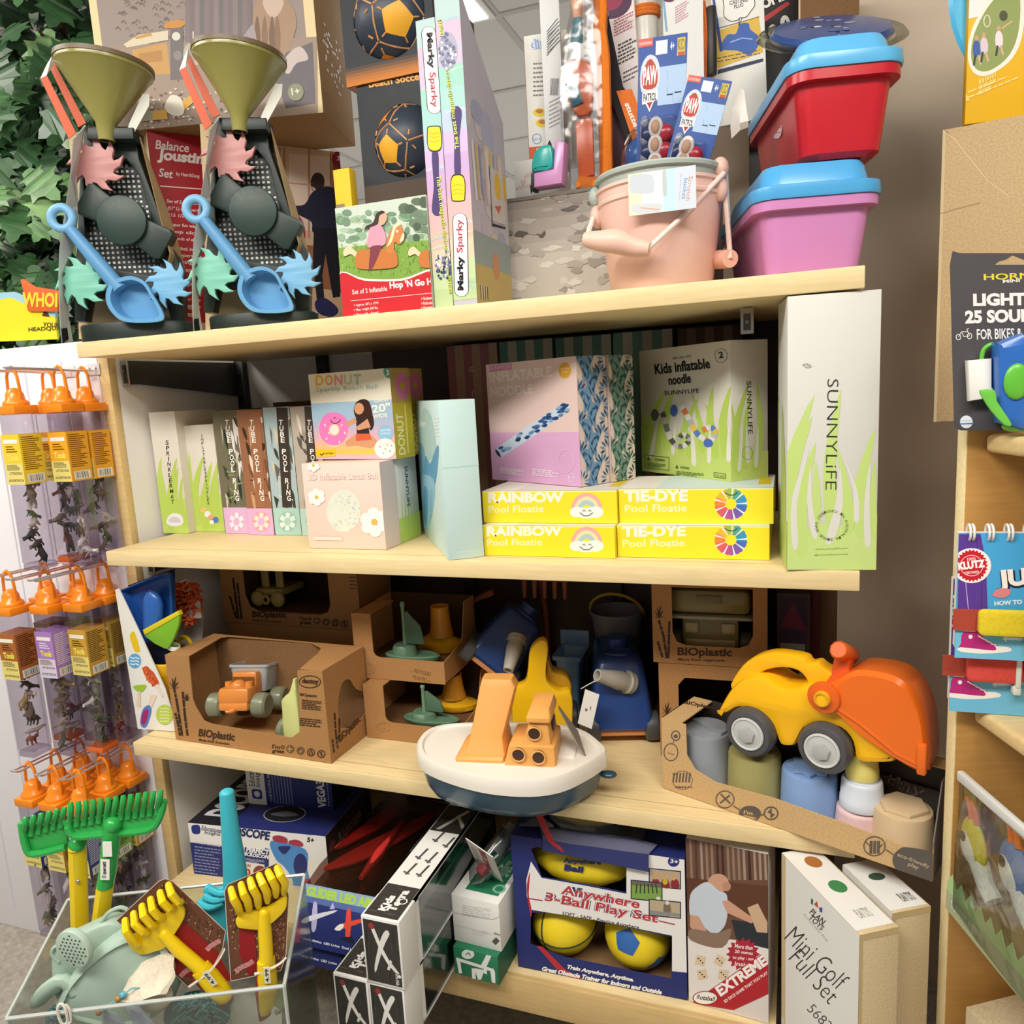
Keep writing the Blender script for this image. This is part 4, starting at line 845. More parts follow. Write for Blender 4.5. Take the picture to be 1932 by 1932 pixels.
    R.Q([(.5, .42), (.52, .42), (.52, .72), (.5, .72)], '#23232C'); R.Q([(.5, .42), (.9, .44), (.9, .45), (.5, .435)], '#23232C'); R.Q([(.54, .45), (.9, .46), (.9, .72), (.54, .72)], '#C9C4C2'); R.UV(circ(D * .72, h1 * .64, .013, 14, .02), '#D9B52E'); R.UV(circ(D * .93, h1 * .66, .007, 14, .02), '#D9B52E'); R.UV([(D * .6, h1 * .53), (D * .8, h1 * .55), (D * .72, h1 * .5)], '#C2604E')
    R.UV(circ(D * .55, h1 * .22, .014, 16, .02), '#C08A62')
    for i in range(7): R.R(.08 + i * .03, .03, .095 + i * .03, .1, '#E8E5DA' if i % 2 else '#33312C')
    m.build('dart_set_box', None, M).matrix_world = M; o = bpy.data.objects[-1] if False else None
    return m
def _fix(name, label, cat, group):
    o = [o for o in C.objects if o.name.startswith(name) and 'label' not in o][-1]; tag(o, label, cat, group); return o
dartbox(821.5, 856.3, .022, .386, .27, .145, True, ''); _fix('dart_set_box', 'left one of the two tall Marky Sparky dart boxes, logo at its top', 'box', 'magnetic dart set boxes')
dartbox(857, 902, .018, .405, .285, .15, False, ''); _fix('dart_set_box', 'right one of the two tall Marky Sparky dart boxes, logo at its foot', 'box', 'magnetic dart set boxes')
# --- camouflage carton
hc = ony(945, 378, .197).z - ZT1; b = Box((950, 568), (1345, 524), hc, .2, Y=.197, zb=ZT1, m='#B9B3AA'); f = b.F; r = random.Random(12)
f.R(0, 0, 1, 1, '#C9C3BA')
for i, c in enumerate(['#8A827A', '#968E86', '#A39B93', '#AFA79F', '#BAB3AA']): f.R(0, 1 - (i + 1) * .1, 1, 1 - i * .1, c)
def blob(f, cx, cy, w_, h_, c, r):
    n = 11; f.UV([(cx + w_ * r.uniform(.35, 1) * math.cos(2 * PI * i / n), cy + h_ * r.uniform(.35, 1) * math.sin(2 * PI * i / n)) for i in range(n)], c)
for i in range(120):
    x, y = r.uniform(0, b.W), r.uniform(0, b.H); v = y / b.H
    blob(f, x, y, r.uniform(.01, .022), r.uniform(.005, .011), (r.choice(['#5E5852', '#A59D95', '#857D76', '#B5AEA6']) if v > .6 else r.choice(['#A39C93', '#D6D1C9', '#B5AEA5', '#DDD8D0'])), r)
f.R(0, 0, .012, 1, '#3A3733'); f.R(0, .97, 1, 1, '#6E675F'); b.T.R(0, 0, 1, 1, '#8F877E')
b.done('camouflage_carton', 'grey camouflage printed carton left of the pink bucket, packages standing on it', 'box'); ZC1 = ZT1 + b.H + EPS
# --- cartons and toy at the back of it
b = Box((975, 360), (1052, 345), .07, .07, Y=.29, zb=ZC1, m='#E2DFDA'); hh = ony(975, 305, .29).z - ZC1
b = Box((972, 360), (1055, 345), max(hh, .04), .08, Y=.29, zb=ZC1, m='#E2DFDA'); f = b.F
for s, x0, y0, x1, y1 in (('with', 990, 338, 1007, 330), ('or', 985, 350, 995, 346), ('without water', 974, 360, 1030, 345)): f.T(s, x0, y0, x1, y1, 9, '#D7A79C', .01)
f.E(1006, 346, 4, 4, '#2A2624', 10); f.P([(1000, 350), (1012, 348), (1010, 365), (1006, 360), (1002, 366)], '#2A2624')
b.done('water_toy_box', 'low white carton lettered with or without water, between dart boxes and camouflage carton edge', 'box'); ZD = ZC1 + b.H + EPS
M = frame(ony(999, 300, .32) * 1.0, V((1, .12, 0))); M.translation.z = ZD; hh = ony(999, 66, .32).z - ZD
b = Box3(M, .075, .06, hh, '#E7E5DF'); f = b.F; b.L.R(0, 0, 1, 1, '#DE8433')
f.T('dimpl', 1002, 100, 1052, 93, 26, '#7FA0D6', .05); f.T('dimpl', 1002, 100, 1052, 93, 26, '#DDE6F2', -.005); f.para(1006, 122, 1050, 190, 8, 3, '#77746E', -.05, 4)
for x, y in ((1018, 212), (1023, 232)): f.E(x, y, 12, 8, '#E4C21E'); f.E(x, y - 2, 7, 4, '#B0702C')
f.ring(1013, 262, 9, 10, 1.5, '#6C90C4'); f.T('2016', 1006, 266, 1020, 264, 5, '#6C90C4'); f.P([(998, 278), (1060, 272), (1060, 300), (998, 300)], '#C7572B'); f.T('GENIUS', 1012, 287, 1050, 283, 7, '#F1DCCF', .02)
b.done('sensory_toy_box', 'white carton with orange side and letters dim, right of the dart boxes', 'box')
M = T_(*ony(1031, 300, .296)); M.translation.z = ZD; b = Box3(frame(M.translation, V((1, .25, 0))), .032, .02, ony(1031, -30, .296).z - ZD, '#E3E5E6'); f = b.F
for i in range(10): f.L([(1032, 60 + i * 5 - (i > 5) * 0), (1052 + (i % 3) * 3, 35 + i * 5)], 1.8, '#66686A')
for i in range(8): f.L([(1038 + i * 2, 180), (1040 + i * 2, 148)], 1, '#55575A')
f.para(1036, 195, 1058, 250, 7, 2, '#8A8C8E', -.5); b.R.R(0, 0, 1, 1, '#CFC58E')
b.done('tall_white_carton', 'thin tall white carton with a barcode just left of the clear orange bag', 'box')
M = T_(*ony(1040, 360, .207)); M.translation.z = ZC1
t = thing('handheld_toy', 'teal domed and lilac hand held toy on the camouflage carton', 'toy', M)
g = lambda x, y, yl=0: loc2(M, x, y, yl)
m = MB(); m.prism([g(1012, 358), g(1065, 350), g(1070, 272), g(1052, 268), g(1048, 322), g(1012, 330)], .03, '#D69AD0|g', PZ(.015), .004); m.build('lilac_body', t)
m = MB(); m.prism(smooth([g(1008, 328), g(1010, 300), g(1020, 283), g(1034, 277), g(1046, 282), g(1047, 322), g(1020, 328)], 3), .036, '#35B0AC|g', PZ(.019), .006); m.build('teal_dome', t)
m = MB(); a_ = g(1037, 274); m.lathe([(.004, 0), (.003, .004), (.0005, .009)], '#1E2220|s', 12, T_(a_[0], 0, a_[1] - .002)); m.build('tip', t)
m = MB(); m.prism([g(1006, 330), g(1012, 330), g(1013, 362), g(1006, 362)], .025, '#1E2220|s', PZ(.012), .002); m.build('grip', t)
# --- lidded bins, turned a little
def bin_(M, W, D, H, LH, col, lidc, name, label):
    t = thing(name, label, 'bin', M, 'bins with blue lids')
    def ring(ins, z, r): return [(x, y, z) for x, y in rrect(ins, ins, W - ins, D - ins, r, 6)]
    m = MB()
    m.loft([ring(.022, .004, .02), ring(.016, 0.0, .02)][::-1][:0] + [ring(.02, 0, .014), ring(.013, .006, .02), ring(.004, H - .014, .022), ring(.004, H - .012, .022), ring(-.006, H - .012, .028), ring(-.006, H, .028), ring(0, H, .024), ring(.006, H - .004, .02), ring(.016, .01, .016)], col + '|g', (1, 1)); m.build('tub', t)
    m = MB(); h = LH
    m.loft([ring(-.008, H + .0004, .03), ring(-.009, H + .004, .03), ring(-.008, H + .016, .03), ring(-.003, H + .018, .028), ring(.004, H + .019, .024), ring(.008, H + h - .008, .024), ring(.011, H + h - .002, .024), ring(.018, H + h, .02), ring(.04, H + h - .001, .015)], lidc + '|g', (1, 1)); m.build('lid', t)
    return t, m
u14 = V((math.cos(.24), math.sin(.24), 0))
Mp = frame(V((1.130, .03, ZT1)), u14)
tp_, _ = bin_(Mp, .143, .26, .092, .046, '#CB86BC', '#4FA6DE', 'lidded_bin', 'pink plastic bin with blue lid, below the red bin')
a = ony(1500, 290, .034); a.z = ZT1 + .092 + .046 + EPS
Mr = frame(a, u14)
tr_, _ = bin_(Mr, .122, .26, .098, .042, '#C01F2C', '#5FB4E6', 'lidded_bin', 'red plastic bin with blue lid, on top of the pink bin')
f = Face(MB(), Mr @ Mx(((1, 0, 0, 0), (0, 1, 0, .002), (0, 0, 1, 0), (0, 0, 0, 1))), (0, .2, 0), (0, -1, 0), (0, 0, 1), .2, .098)
f.k = -.006; f.SP([(1450, 232), (1458, 226), (1465, 230), (1465, 252), (1460, 262), (1451, 262), (1449, 248)], '#E9C9C9|p'); f.L([(1450, 244), (1465, 242)], 1.5, '#B43A40'); f.L([(1450, 252), (1464, 251)], 1.5, '#B43A40')
f.mb.build('sticker', tr_, T_(.0, .0, 0))
ZB = Mr.translation.z + .098 + .042 + EPS
# --- blue shrink wrapped disc on the red lid
M = frame(V((a.x + .0, a.y + .05, ZB)), u14) @ T_(.078, .055, .002) @ R_(33, 'X') @ T_(0, .088, 0) @ S_(.85)
t = thing('wrapped_disc', 'dark blue flying disc in clear wrap lying on the upper blue lid', 'toy', M)
m = MB(); m.lathe([(.0, .004), (.07, .004), (.092, .007), (.096, .013), (.09, .022), (.06, .027), (.0, .028)], '#2C4A86|g', 40, T_(0, 0, .004), (0, 0))
r = random.Random(2)
for i in range(26): a_ = r.uniform(0, 6.28); q = r.uniform(.02, .09); m.sph((q * math.cos(a_), q * math.sin(a_), .0318 - (0 if q < .055 else (q - .055) * .25)), (r.uniform(.004, .012), r.uniform(.003, .008), .0006), r.choice(['#8A93A6', '#1E2B4E', '#C9CDD3', '#3F5FA0']) + '|g', 8, None, 4)
m.build('disc', t)
m = MB(); m.lathe([(.099, .012), (.112, .010), (.118, .014), (.112, .020), (.099, .020)], '#C9CFC6|t', 30, None, (0, 0)); m.build('wrap', t)
# --- brown carton and black tin behind
b = Box3(frame(V((1.178, .335, ZT1)), V((1, 0, 0))), .085, .1, .5, '#7A5B3E|k'); b.F.R(.0, 0, .03, 1, '#C9B48C'); b.done('plain_brown_carton', 'plain brown carton standing behind the two lidded bins', 'box')
a, b_ = ony(1424, 100, .42), ony(1506, 85, .42)
b = Box3(frame(V((a.x - .01, .42, ZT1)), V((1, 0, 0))), b_.x - a.x + .01, .02, .56, '#2B292B'); f = b.F
f.T('COMET', 1424, 25, 1500, -8, 20, '#EDEAE4', .05); f.P([(1433, 37), (1485, 3), (1491, 8), (1438, 45)], '#B32A35')
for x, y, g_ in ((1438, 72, 0), (1458, 60, 1), (1481, 43, 2)):
    f.E(x, y, 9, 14, '#E9E6E0')
    if g_ == 1: f.SP([(1452, 64), (1458, 57), (1464, 56), (1460, 62)], '#232123')
    elif g_ == 2: f.P([(1477, 52), (1482, 36), (1487, 48), (1482, 44)], '#232123')
    else: f.L([(1434, 66), (1439, 76), (1443, 66)], 2, '#232123')
b.done('black_box', 'black box with white round icons and a red stripe, behind the blue lids', 'box')
# --- pink bucket with the pale green bucket nested in it
BX, BY = .996, .098
M = T_(BX, BY, ZT1); t = thing('beach_bucket', 'pale pink soft bucket with rope handles, a grey green bucket nested inside', 'bucket', M)
zr = .136; R0, R1 = .070, .085
m = MB(); m.lathe([(R0 - .004, 0), (R0, .004), (R1 - .001, zr - .02), (R1 + .0015, zr - .018), (R1 + .0015, zr - .014), (R1 - .0005, zr - .012), (R1, zr - .003), (R1 + .003, zr - .001), (R1 + .003, zr + .003), (R1, zr + .004), (R1 - .003, zr), (R0 - .006, .008)], '#EBC3B6|s', 48, None, (1, 1)); m.build('pink_tub', t)
m = MB(); m.lathe([(R1 - .0035, zr + .001), (R1 - .0015, zr + .012), (R1 + .003, zr + .014), (R1 + .004, zr + .018), (R1 + .001, zr + .021), (R1 - .003, zr + .019), (R1 - .007, zr), (R0 - .003, .03)], '#AEBAB3|s', 48, None, (0, 0)); m.build('grey_tub', t)
def q3(px, py, y): x, z = loc2(M, px, py, y); return V((x, y, z))
pvR, pvL = q3(1350, 335, -.02), q3(1140, 395, .0)
for pv, s in ((V((R1 - .002, -.022, zr - .012)), 1), (V((-R1 + .002, -.02, zr - .026)), -1)):
    m = MB(); m.sph(pv, (.011, .011, .016), '#E9BFB1|s', 14); m.sph(pv + V((s * .001, 0, .026)), (.011, .011, .014), '#E9BFB1|s' if s > 0 else '#AEBAB3|s', 14); m.build('handle_lug', t)
pr_, pl_ = V((R1 + .004, -.03, zr + .005)), V((-R1 - .003, -.03, zr - .03))
gL, gR = q3(1106, 452, -.105), q3(1222, 470, -.105)
m = MB(); m.tube([pr_, (pr_ + gR) / 2 + V((0, -.004, -.004)), gR], .0035, '#EBD6CC|s', 8); m.build('strap', t); m = MB(); m.tube([pl_, (pl_ + gL) / 2, gL], .0035, '#EBE0DA|s', 8); m.build('strap', t)
mid = (gL + gR) / 2; m = MB(); m.tube(smooth([tuple(gL + (gL - gR) * .04), tuple(gL * .75 + gR * .25 + V((0, 0, .001))), tuple(mid + V((0, -.003, .003))), tuple(gL * .25 + gR * .75), tuple(gR + (gR - gL) * .03)], 3, False), [.0085, .0105, .012, .0135, .0145, .015, .0155, .015, .014, .013, .012, .0105, .009], '#EBC0AE|s', 14); m.build('grip', t)
gR2, gL2 = q3(1378, 488, -.03), q3(1330, 492, .03)
m = MB(); a_ = V((R1 + .003, -.012, zr + .0)); m.tube([a_, (a_ + gR2) / 2, gR2], .0035, '#D9BDB1|s', 8); m.build('strap', t); m = MB(); a_ = a_ + V((.002, .006, .012)); e_ = q3(1374, 418, -.02); m.tube([a_, (a_ + e_) / 2, e_], .003, '#B3BDB8|s', 8); m.build('strap', t)
m = MB(); m.tube([gR2, gR2 * .6 + gL2 * .4, gR2 * .1 + gL2 * .9], [.0115, .0125, .011], '#E2AE9A|s', 14); m.build('grip', t)
# hang tag of the bucket
Mt = frame(V((BX, BY - .094, ZT1)), V((1, 0.02, 0)))
fx = [loc2(Mt, x, y) for x, y in ((1187, 408), (1314, 402), (1320, 310), (1182, 325))]
x0, x1 = fx[0][0], fx[1][0]; z0, z1 = fx[0][1], fx[2][1]
m = MB(); m.box((x0, 0, z0), (x1, .0012, z1), '#D9E2E6')
f = Face(m, Mt, (x0, 0, z0), (1, 0, 0), (0, 0, 1), x1 - x0, z1 - z0)
f.R(0, 0, .62, 1, '#DDE6E4'); f.R(0, .0, .2, 1, '#E7DFC2'); f.R(.52, 0, .7, 1, '#BFDDEA'); f.R(.7, 0, 1, 1, '#CDD6E3')
f.SP([(1188, 340), (1194, 330), (1228, 330), (1234, 345), (1230, 364), (1194, 364), (1188, 354)], '#C3CCD6'); f.SP([(1192, 398), (1196, 386), (1240, 384), (1250, 388), (1244, 400), (1214, 404)], '#C9D0D4'); f.SP([(1250, 325), (1256, 322), (1258, 365), (1251, 366)], '#B9C3C6'); f.L([(1208, 392), (1244, 396)], 2.5, '#D9A79A')
f.T('Scrunch', 1300, 332, 1294, 378, 8, '#C98A6A', .0); f.T('bucket', 1291, 336, 1286, 376, 8, '#6F93C4', .0); f.T('by funkit world', 1284, 328, 1280, 378, 3, '#9FA9B8')
o = m.build('hang_tag', t, M.inverted() @ Mt)
# --- toys standing in the bucket
def leancard(pts, Y, th, m='#2F4F9A', yaw=0, name=''):
    """card from photo corners (bottom left, bottom right, top left), in the plane through height Y"""
    a, b_, c = (ony(*p_, Y) for p_ in pts)
    z = (c - a).normalized(); u = V((z.z, 0, -z.x)); M = frame(a, u, z); W = abs((b_ - a).dot(u)); H = (c - a).length
    return Box3(M, W, th, H, m, .0003)
def paw(pts, Y, label, k=0):
    b = leancard(pts, Y, .0015, '#3A589C'); f = b.F; q = lambda l: [(x, y) for x, y in l]
    f.R(0, .94, .3, 1, '#D85A54'); f.TF('nickelodeon', .02, .955, .28, .985, '#F6DAD6'); f.R(.36, .87, .6, .97, '#DCE6EA'); f.TF('4+', .66, .89, .74, .95, '#E9EFF5', .02); f.R(.8, .84, .96, .97, '#D8B64A'); f.TF('KID', .81, .88, .95, .96, '#6E7F3A', .03); f.R(.82, .84, .95, .87, '#B4542E')
    f.R(.42, .5, 1, .78, '#A9C4E4')
    for l in ([(.62, .75), (.62, .68)], [(.62, .63), (.62, .57), (.72, .57)], [(.74, .59), (.74, .51)], [(.78, .58), (.9, .58)]):
        for a_, c_ in zip(l, l[1:]): f.Q([(a_[0] - .012, a_[1] - .004), (c_[0] + .012, c_[1] - .004), (c_[0] + .012, c_[1] + .006), (a_[0] - .012, a_[1] + .006)], '#1C2333')
    W, H = b.W, b.H
    f.UV(smooth([(W * u, H * v) for u, v in ((.08, .62), (.05, .74), (.1, .83), (.24, .88), (.4, .84), (.46, .74), (.42, .62), (.25, .57))], 3), '#C9D2DC'); f.UV(smooth([(W * u, H * v) for u, v in ((.12, .64), (.1, .76), (.25, .85), (.4, .76), (.38, .64))], 3), '#B3402E')
    f.TF('PAW', .11, .66, .40, .80, '#E3E8EE', .04); f.Q([(.1, .52), (.42, .54), (.42, .62), (.1, .60)], '#F0F0EC'); f.TF('PATROL', .125, .54, .40, .60, '#2B2C34', .03)
    f.Q([(.16, .535), (.36, .545), (.26, .46)], '#E8E6E2'); f.Q([(.2, .53), (.32, .535), (.26, .485)], '#A5333B')
    o = thing('blister_pack', label, 'toy', b.M, 'blue blister cards in the pink bucket')
    b.mb.build('backing_card', o); m = MB(); r = random.Random(k)
    for i in range(3):
        z = H * (.31 - i * .13); m.sph((W * .22, -.006, z - .004), (.008, .006, .010), '#24305C|g', 12); m.sph((W * .6, -.006, z - .004), (.013, .006, .011), '#B01E33|g', 14); m.sph((W * .42, -.010, z + .003), (.010, .003, .014), '#CFC9C2|s', 14); m.sph((W * .42, -.0125, z + .003), (.006, .002, .009), '#B98A6A|s', 12); m.sph((W * .18, -.005, z + .012), (.006, .005, .008), '#8B91A4|g', 10)
    m.build('toy_cars', o)
    m = MB(); m.loft([[(x, y_, z) for x, z in rrect(W * .06 + i_, H * .01 + i_, W * .86 - i_, H * .42 - i_, .006, 3)] for y_, i_ in ((0, 0), (-.012, .003), (-.018, .007))], '#F2F4F8|c', (0, 1)); m.build('blister', o)
paw([(1200, 330), (1290, 306), (1205, 75)], .10, 'left blue carded pack of toy cars, standing upright in the bucket', 1)
paw([(1246, 340), (1342, 292), (1300, 141)], .074, 'right blue carded pack of toy cars, leaning outwards in the bucket', 2)
# slim kits behind
def kit(pts, Y, th, col, name, label, fn=None):
    b = leancard(pts, Y, th, col)
    if fn: fn(b.F)
    b.done(name, label, 'box')
def k1(f):
    f.E(1150, 0, 42, 36, '#4A2648'); f.E(1150, -6, 26, 26, '#8E2A48')
    f.para(1158, 42, 1196, 75, 6, 3, '#B26A77', -.5, 1); f.para(1166, 88, 1204, 130, 6, 3.4, '#3A3236', -.5, 2); f.para(1176, 140, 1206, 165, 3, 3, '#4A4246', -.5, 3)
kit([(1168, 300), (1216, 292), (1146, 0)], .312, .015, '#E7DDDB', 'craft_kit', 'slim white and pink craft kit with a plum circle, right of the orange bag', k1)
def k2(f): f.L([(1252, 0), (1258, 60)], 4, '#7FA9CC'); f.para(1274, 16, 1300, 50, 7, 2.4, '#C78E9C', -.6, 5); f.E(1262, 0, 10, 4, '#6B2A55')
kit([(1256, 290), (1330, 282), (1250, 0)], .312, .012, '#E4E4E2', 'craft_kit', 'slim white kit with pink fine print behind the left blue carded pack', k2)
M = T_(*ony(1223, 290, .345)); M.translation.z = ZC1
t = thing('rope_jar', 'milky bottle wound with orange rope behind the left blue carded pack', 'bottle', M)
hz = ony(1223, 0, .345).z - ZC1; hr = ony(1223, 24, .345).z - ZC1
m = MB(); m.lathe([(.02, 0), (.022, .003), (.022, hr - .03), (.021, hr + .01), (.019, hz + .05)], '#D6D4CC|g', 28); m.build('bottle', t)
m = MB()
for i in range(3): m.torus(.0225, .0035, '#D8752A|f', T_(0, 0, hr - .006 + i * .0055) @ R_(5, 'X'), 28, 7)
m.build('rope', t)
M = T_(*ony(1322, 120, .32)); M.translation.z = ZC1
t = thing('skipping_rope', 'bundle of orange rope with dark handles behind the right blue carded pack', 'rope', M)
m = MB()
for i in range(4): x = -.006 + i * .005; m.tube(smooth([(x, 0, .0), (x + .004, -.004, .10), (x - .002, .003, .16), (x + .003, -.002, .22), (x - .004, 0, .28)], 4, False), .0035, '#C9642A|f', 7)
m.build('cord', t); m = MB(); m.cyl(.008, .17, .27, '#2A2826|s', 12, T_(.017, 0, 0), .002); m.cyl(.008, .17, .27, '#2A2826|s', 12, T_(-.02, .01, .01), .002); m.build('handle', t)
def plug(f):
    f.P([(1350, 60), (1432, 30), (1440, 98), (1352, 130)], '#DDB64A'); f.L([(1350, 55), (1432, 32)], 1.2, '#33333A')
    c = smooth([(1364, 0), (1366, 14), (1366, 30), (1378, 40), (1392, 38), (1396, 34), (1408, 32), (1416, 22), (1424, 10), (1422, -4)], 4, False); f.P([(1364, -10)] + c + [(1424, -10)], '#F0EEE8'); f.L(c, 1.4, '#2F2F33'); f.L([(1395, 36), (1394, 50), (1400, 34)], 1.2, '#2F2F33')
    f.T('FLOATING', 1372, -4, 1416, -12, 8, '#2A2A2C', .02, .3); f.T('CASTING', 1377, 10, 1412, 3, 8, '#2A2A2C', .02, .3); f.T('PLUG', 1385, 17, 1404, 12, 7, '#2A2A2C', .02, .3)
    f.SP([(1360, 92), (1372, 66), (1388, 64), (1396, 46), (1412, 44), (1416, 56), (1434, 72), (1426, 94), (1412, 104), (1392, 96)], '#3C62B0'); f.L([(1378, 80), (1400, 72), (1420, 74)], 2.5, '#8FB2DE'); f.P([(1344, 0), (1349, 0), (1364, 96), (1358, 98)], '#2E4C93')
    f.para(1350, 112, 1440, 125, 2, 2, '#5A5A60', -.2, 3); f.P([(1354, 132), (1440, 110), (1440, 116), (1354, 140)], '#2B3352')
kit([(1352, 240), (1448, 215), (1342, 0)], .345, .012, '#E9E7E0', 'casting_plug_card', 'white and yellow CASTING PLUG card with a speech bubble and blue fish shape', plug)
# white tag flap on the red bin, crinkled clear bag beside the bucket
M = T_(*ony(1395, 258, .0)); t = thing('paper_tag', 'curled white paper tag hanging at the corner of the red bin', 'tag', M)
g = lambda x, y, yl=0: V((loc2(M, x, y, yl)[0], yl, loc2(M, x, y, yl)[1]))
m = MB(); m.loft([[g(1392, 172, .05), g(1400, 166, .02), g(1404, 172, .012)], [g(1382, 205, .03), g(1396, 205, .0), g(1408, 205, -.004)], [g(1378, 240, .03), g(1396, 232, .0), g(1412, 228, -.002)], [g(1380, 262, .03), g(1396, 246, .006), g(1412, 240, .004)]], '#D9D4CE', (0, 0), None, True, False); m.build('tag_leaf', t)
# --- strap pouch and blue and clear bags behind the bucket
M = T_(*ony(1165, 330, .272)); M.translation.z = ZC1
t = thing('strap_pouch', 'black strap with an orange tag lettered stutters, hanging left of the blue cards', 'bag', M)
m = MB(); m.prism(pz(M, [(1148, 30), (1158, 80), (1176, 165), (1206, 200), (1206, 300), (1196, 300), (1150, 180), (1146, 100)]), .006, '#211F22|f', PZ(0)); m.build('strap', t)
m = MB(); m.prism(pz(M, [(1150, 165), (1190, 200), (1206, 300), (1150, 350), (1140, 330)]), .03, '#4B3440|f', PZ(.034)); m.build('pouch', t)
m = MB(); pl = pz(M, [(1163, 172), (1192, 168), (1206, 205), (1206, 288), (1194, 266)], -.0075); m.prism(pl, .0012, '#DB7430|f', PZ(-.007)); ff = Face(m, M, (-.2, -.0084, 0), (1, 0, 0), (0, 0, 1), .6, .6); ff.T('stutters', 1178, 196, 1202, 256, 9, '#F3E8DC', .03); m.build('tag', t)
b = MB(); M = T_(*ony(1170, 330, .12)); M.translation.z = ZC1
t = thing('wrapped_toy', 'crinkled clear bag with a blue ball shape tucked behind the bucket rim', 'toy', T_(.952, .220, ZC1 + .006))
m = MB(); r = random.Random(3); m.sph((0, 0, .032), (.026, .022, .03), '#3D6FB8|g', 18); m.build('ball', t)
m = MB(); m.lathe([(.022, 0), (.034, .01), (.038, .035), (.032, .06), (.012, .085), (.016, .1)], '#E6EAEF|t', 9, R_(12, 'Y'), (0, 1)); m.build('bag', t)
# --- orange zip bag
M = T_(*ony(1105, 355, .242)); M.translation.z = ZC1 + .004; M = M @ R_(8, 'Z')
t = thing('zip_bag', 'tall clear bag with orange fabric edge holding an orange and teal toy', 'bag', M)
g = lambda x, y, yl=0: V((loc2(M, x, y, yl)[0], yl, loc2(M, x, y, yl)[1]))
H_ = g(1110, -20).z
m = MB()
m.tube(smooth([g(1090, 345, -.006), g(1125, 346, -.006), g(1143, 338, -.004), g(1143, 270), g(1140, 180), g(1138, 110), g(1132, 60), g(1134, 20), g(1130, -20)], 4, False), .013, '#E27A1C|f', 10, None, False, .7); m.build('fabric_edge', t)
m = MB(); m.loft([[(x0, .016, z), ((x0 + x1) / 2, .022, z), (x1, .014, z), (x1, -.01, z), ((x0 + x1) / 2, -.02, z), (x0, -.012, z)] for x0, x1, z in [(g(1083, 350).x, g(1138, 340).x, .001), (g(1062, 300).x, g(1138, 300).x, g(1060, 300).z), (g(1058, 200).x, g(1138, 200).x, g(1060, 200).z), (g(1062, 100).x, g(1136, 100).x, g(1060, 100).z), (g(1078, 30).x, g(1134, 30).x, g(1070, 30).z), (g(1076, -20).x, g(1132, -20).x, H_)]], '#EDEDF0|t', (1, 1)); m.build('clear_pocket', t)
m = MB(); m.prism([g(1086, 232).xz, g(1118, 224).xz, g(1122, 330).xz, g(1092, 342).xz], .014, '#DF6532|g', PZ(.008), .002); m.prism(smooth([g(1060, 140).xz, g(1074, 118).xz, g(1108, 118).xz, g(1118, 140).xz, g(1118, 208).xz, g(1102, 222).xz, g(1084, 214).xz, g(1064, 168).xz], 2), .02, '#D0602F|g', PZ(.010), .003); m.build('orange_body', t)
m = MB(); m.prism([g(1068, 164).xz, g(1089, 156).xz, g(1102, 198).xz, g(1082, 208).xz], .004, '#2E6272|g', PZ(-.0105), .001); m.prism([g(1068, 128).xz, g(1086, 124).xz, g(1088, 134).xz, g(1068, 142).xz], .003, '#5E7F88|g', PZ(-.0105)); m.tube([g(1088, 85), g(1090, 60), g(1090, 36)], [.011, .009, .008], '#4E8592|g', 12); m.tube([g(1084, 118), g(1090, 86)], .013, '#C9CFC6|g', 12); m.tube([g(1090, 36), g(1088, 0), g(1088, -18)], [.008, .011, .01], '#E2A57C|g', 12); m.build('teal_trim', t)
# ================================================================ third shelf
ZT3 = Z3 + EPS
KR, KRD = '#AE8152|k', '#7A583A|k'
BR = '#3E2A1E'
def bamboo(f, segs, w=4):
    for s in segs:
        f.L(s, w, BR); 
        for a, b_ in zip(s, s[1:]):
            n = 3
            for i in range(1, n): x, y = a[0] + (b_[0] - a[0]) * i / n, a[1] + (b_[1] - a[1]) * i / n; f.L([(x - w * .6, y), (x + w * .6, y - 1)], .8, '#B98F5F')
def leafs(f, x, y, s=1):
    for dx, dy in ((-9, -14), (-3, -22), (4, -24), (9, -14), (-12, -4), (11, -4)): f.SP([(x, y), (x + dx * .35 * s - 1.5, y + dy * .5 * s), (x + dx * s, y + dy * s), (x + dx * .4 * s + 1.5, y + dy * .45 * s)], BR, 3)
def icons(f, x, y, dx, dy, r):
    f.T("I'm", x - r * 4.6, y - 1, x - r * 2.6, y - 1 + dy * .5, r * 1.1, BR, .02); f.T('green', x - r * 4.6, y + r * 1.1, x - r * 1.6, y + r * 1.1 + dy * .6, r * .9, BR, .03); f.ring(x - r * 1.9, y - r * .5, r * .5, r * .45, r * .2, BR, 12)
    for i in range(4):
        cx, cy = x + dx * i, y + dy * i
        if i < 2: f.E(cx, cy, r, r, '#6B5138', 18); 
        else: f.ring(cx, cy, r, r, r * .22, BR, 18)
        if i == 0: f.L([(cx - r * .7, cy), (cx + r * .7, cy)], r * .25, '#B98F5F'); f.L([(cx - r * .2, cy - r * .7), (cx - r * .2, cy + r * .7)], r * .25, '#B98F5F')
        if i == 1: f.SP([(cx - r * .4, cy + r * .1), (cx, cy + r * .5), (cx + r * .6, cy - r * .5), (cx, cy + r * .1)], '#B98F5F', 3)
        if i == 2: f.L([(cx - r * .3, cy + r * .8), (cx - r * .3, cy - r * .2), (cx, cy - r * .5), (cx + r * .3, cy - r * .2), (cx + r * .3, cy + r * .8)], r * .22, BR)
        if i == 3: f.P([(cx - r * .5, cy - r * .2), (cx + r * .1, cy - r * .7), (cx + r * .1, cy + .1 * r)], BR); f.P([(cx + r * .5, cy + r * .2), (cx - r * .1, cy + r * .7), (cx - r * .1, cy - .1 * r)], BR)
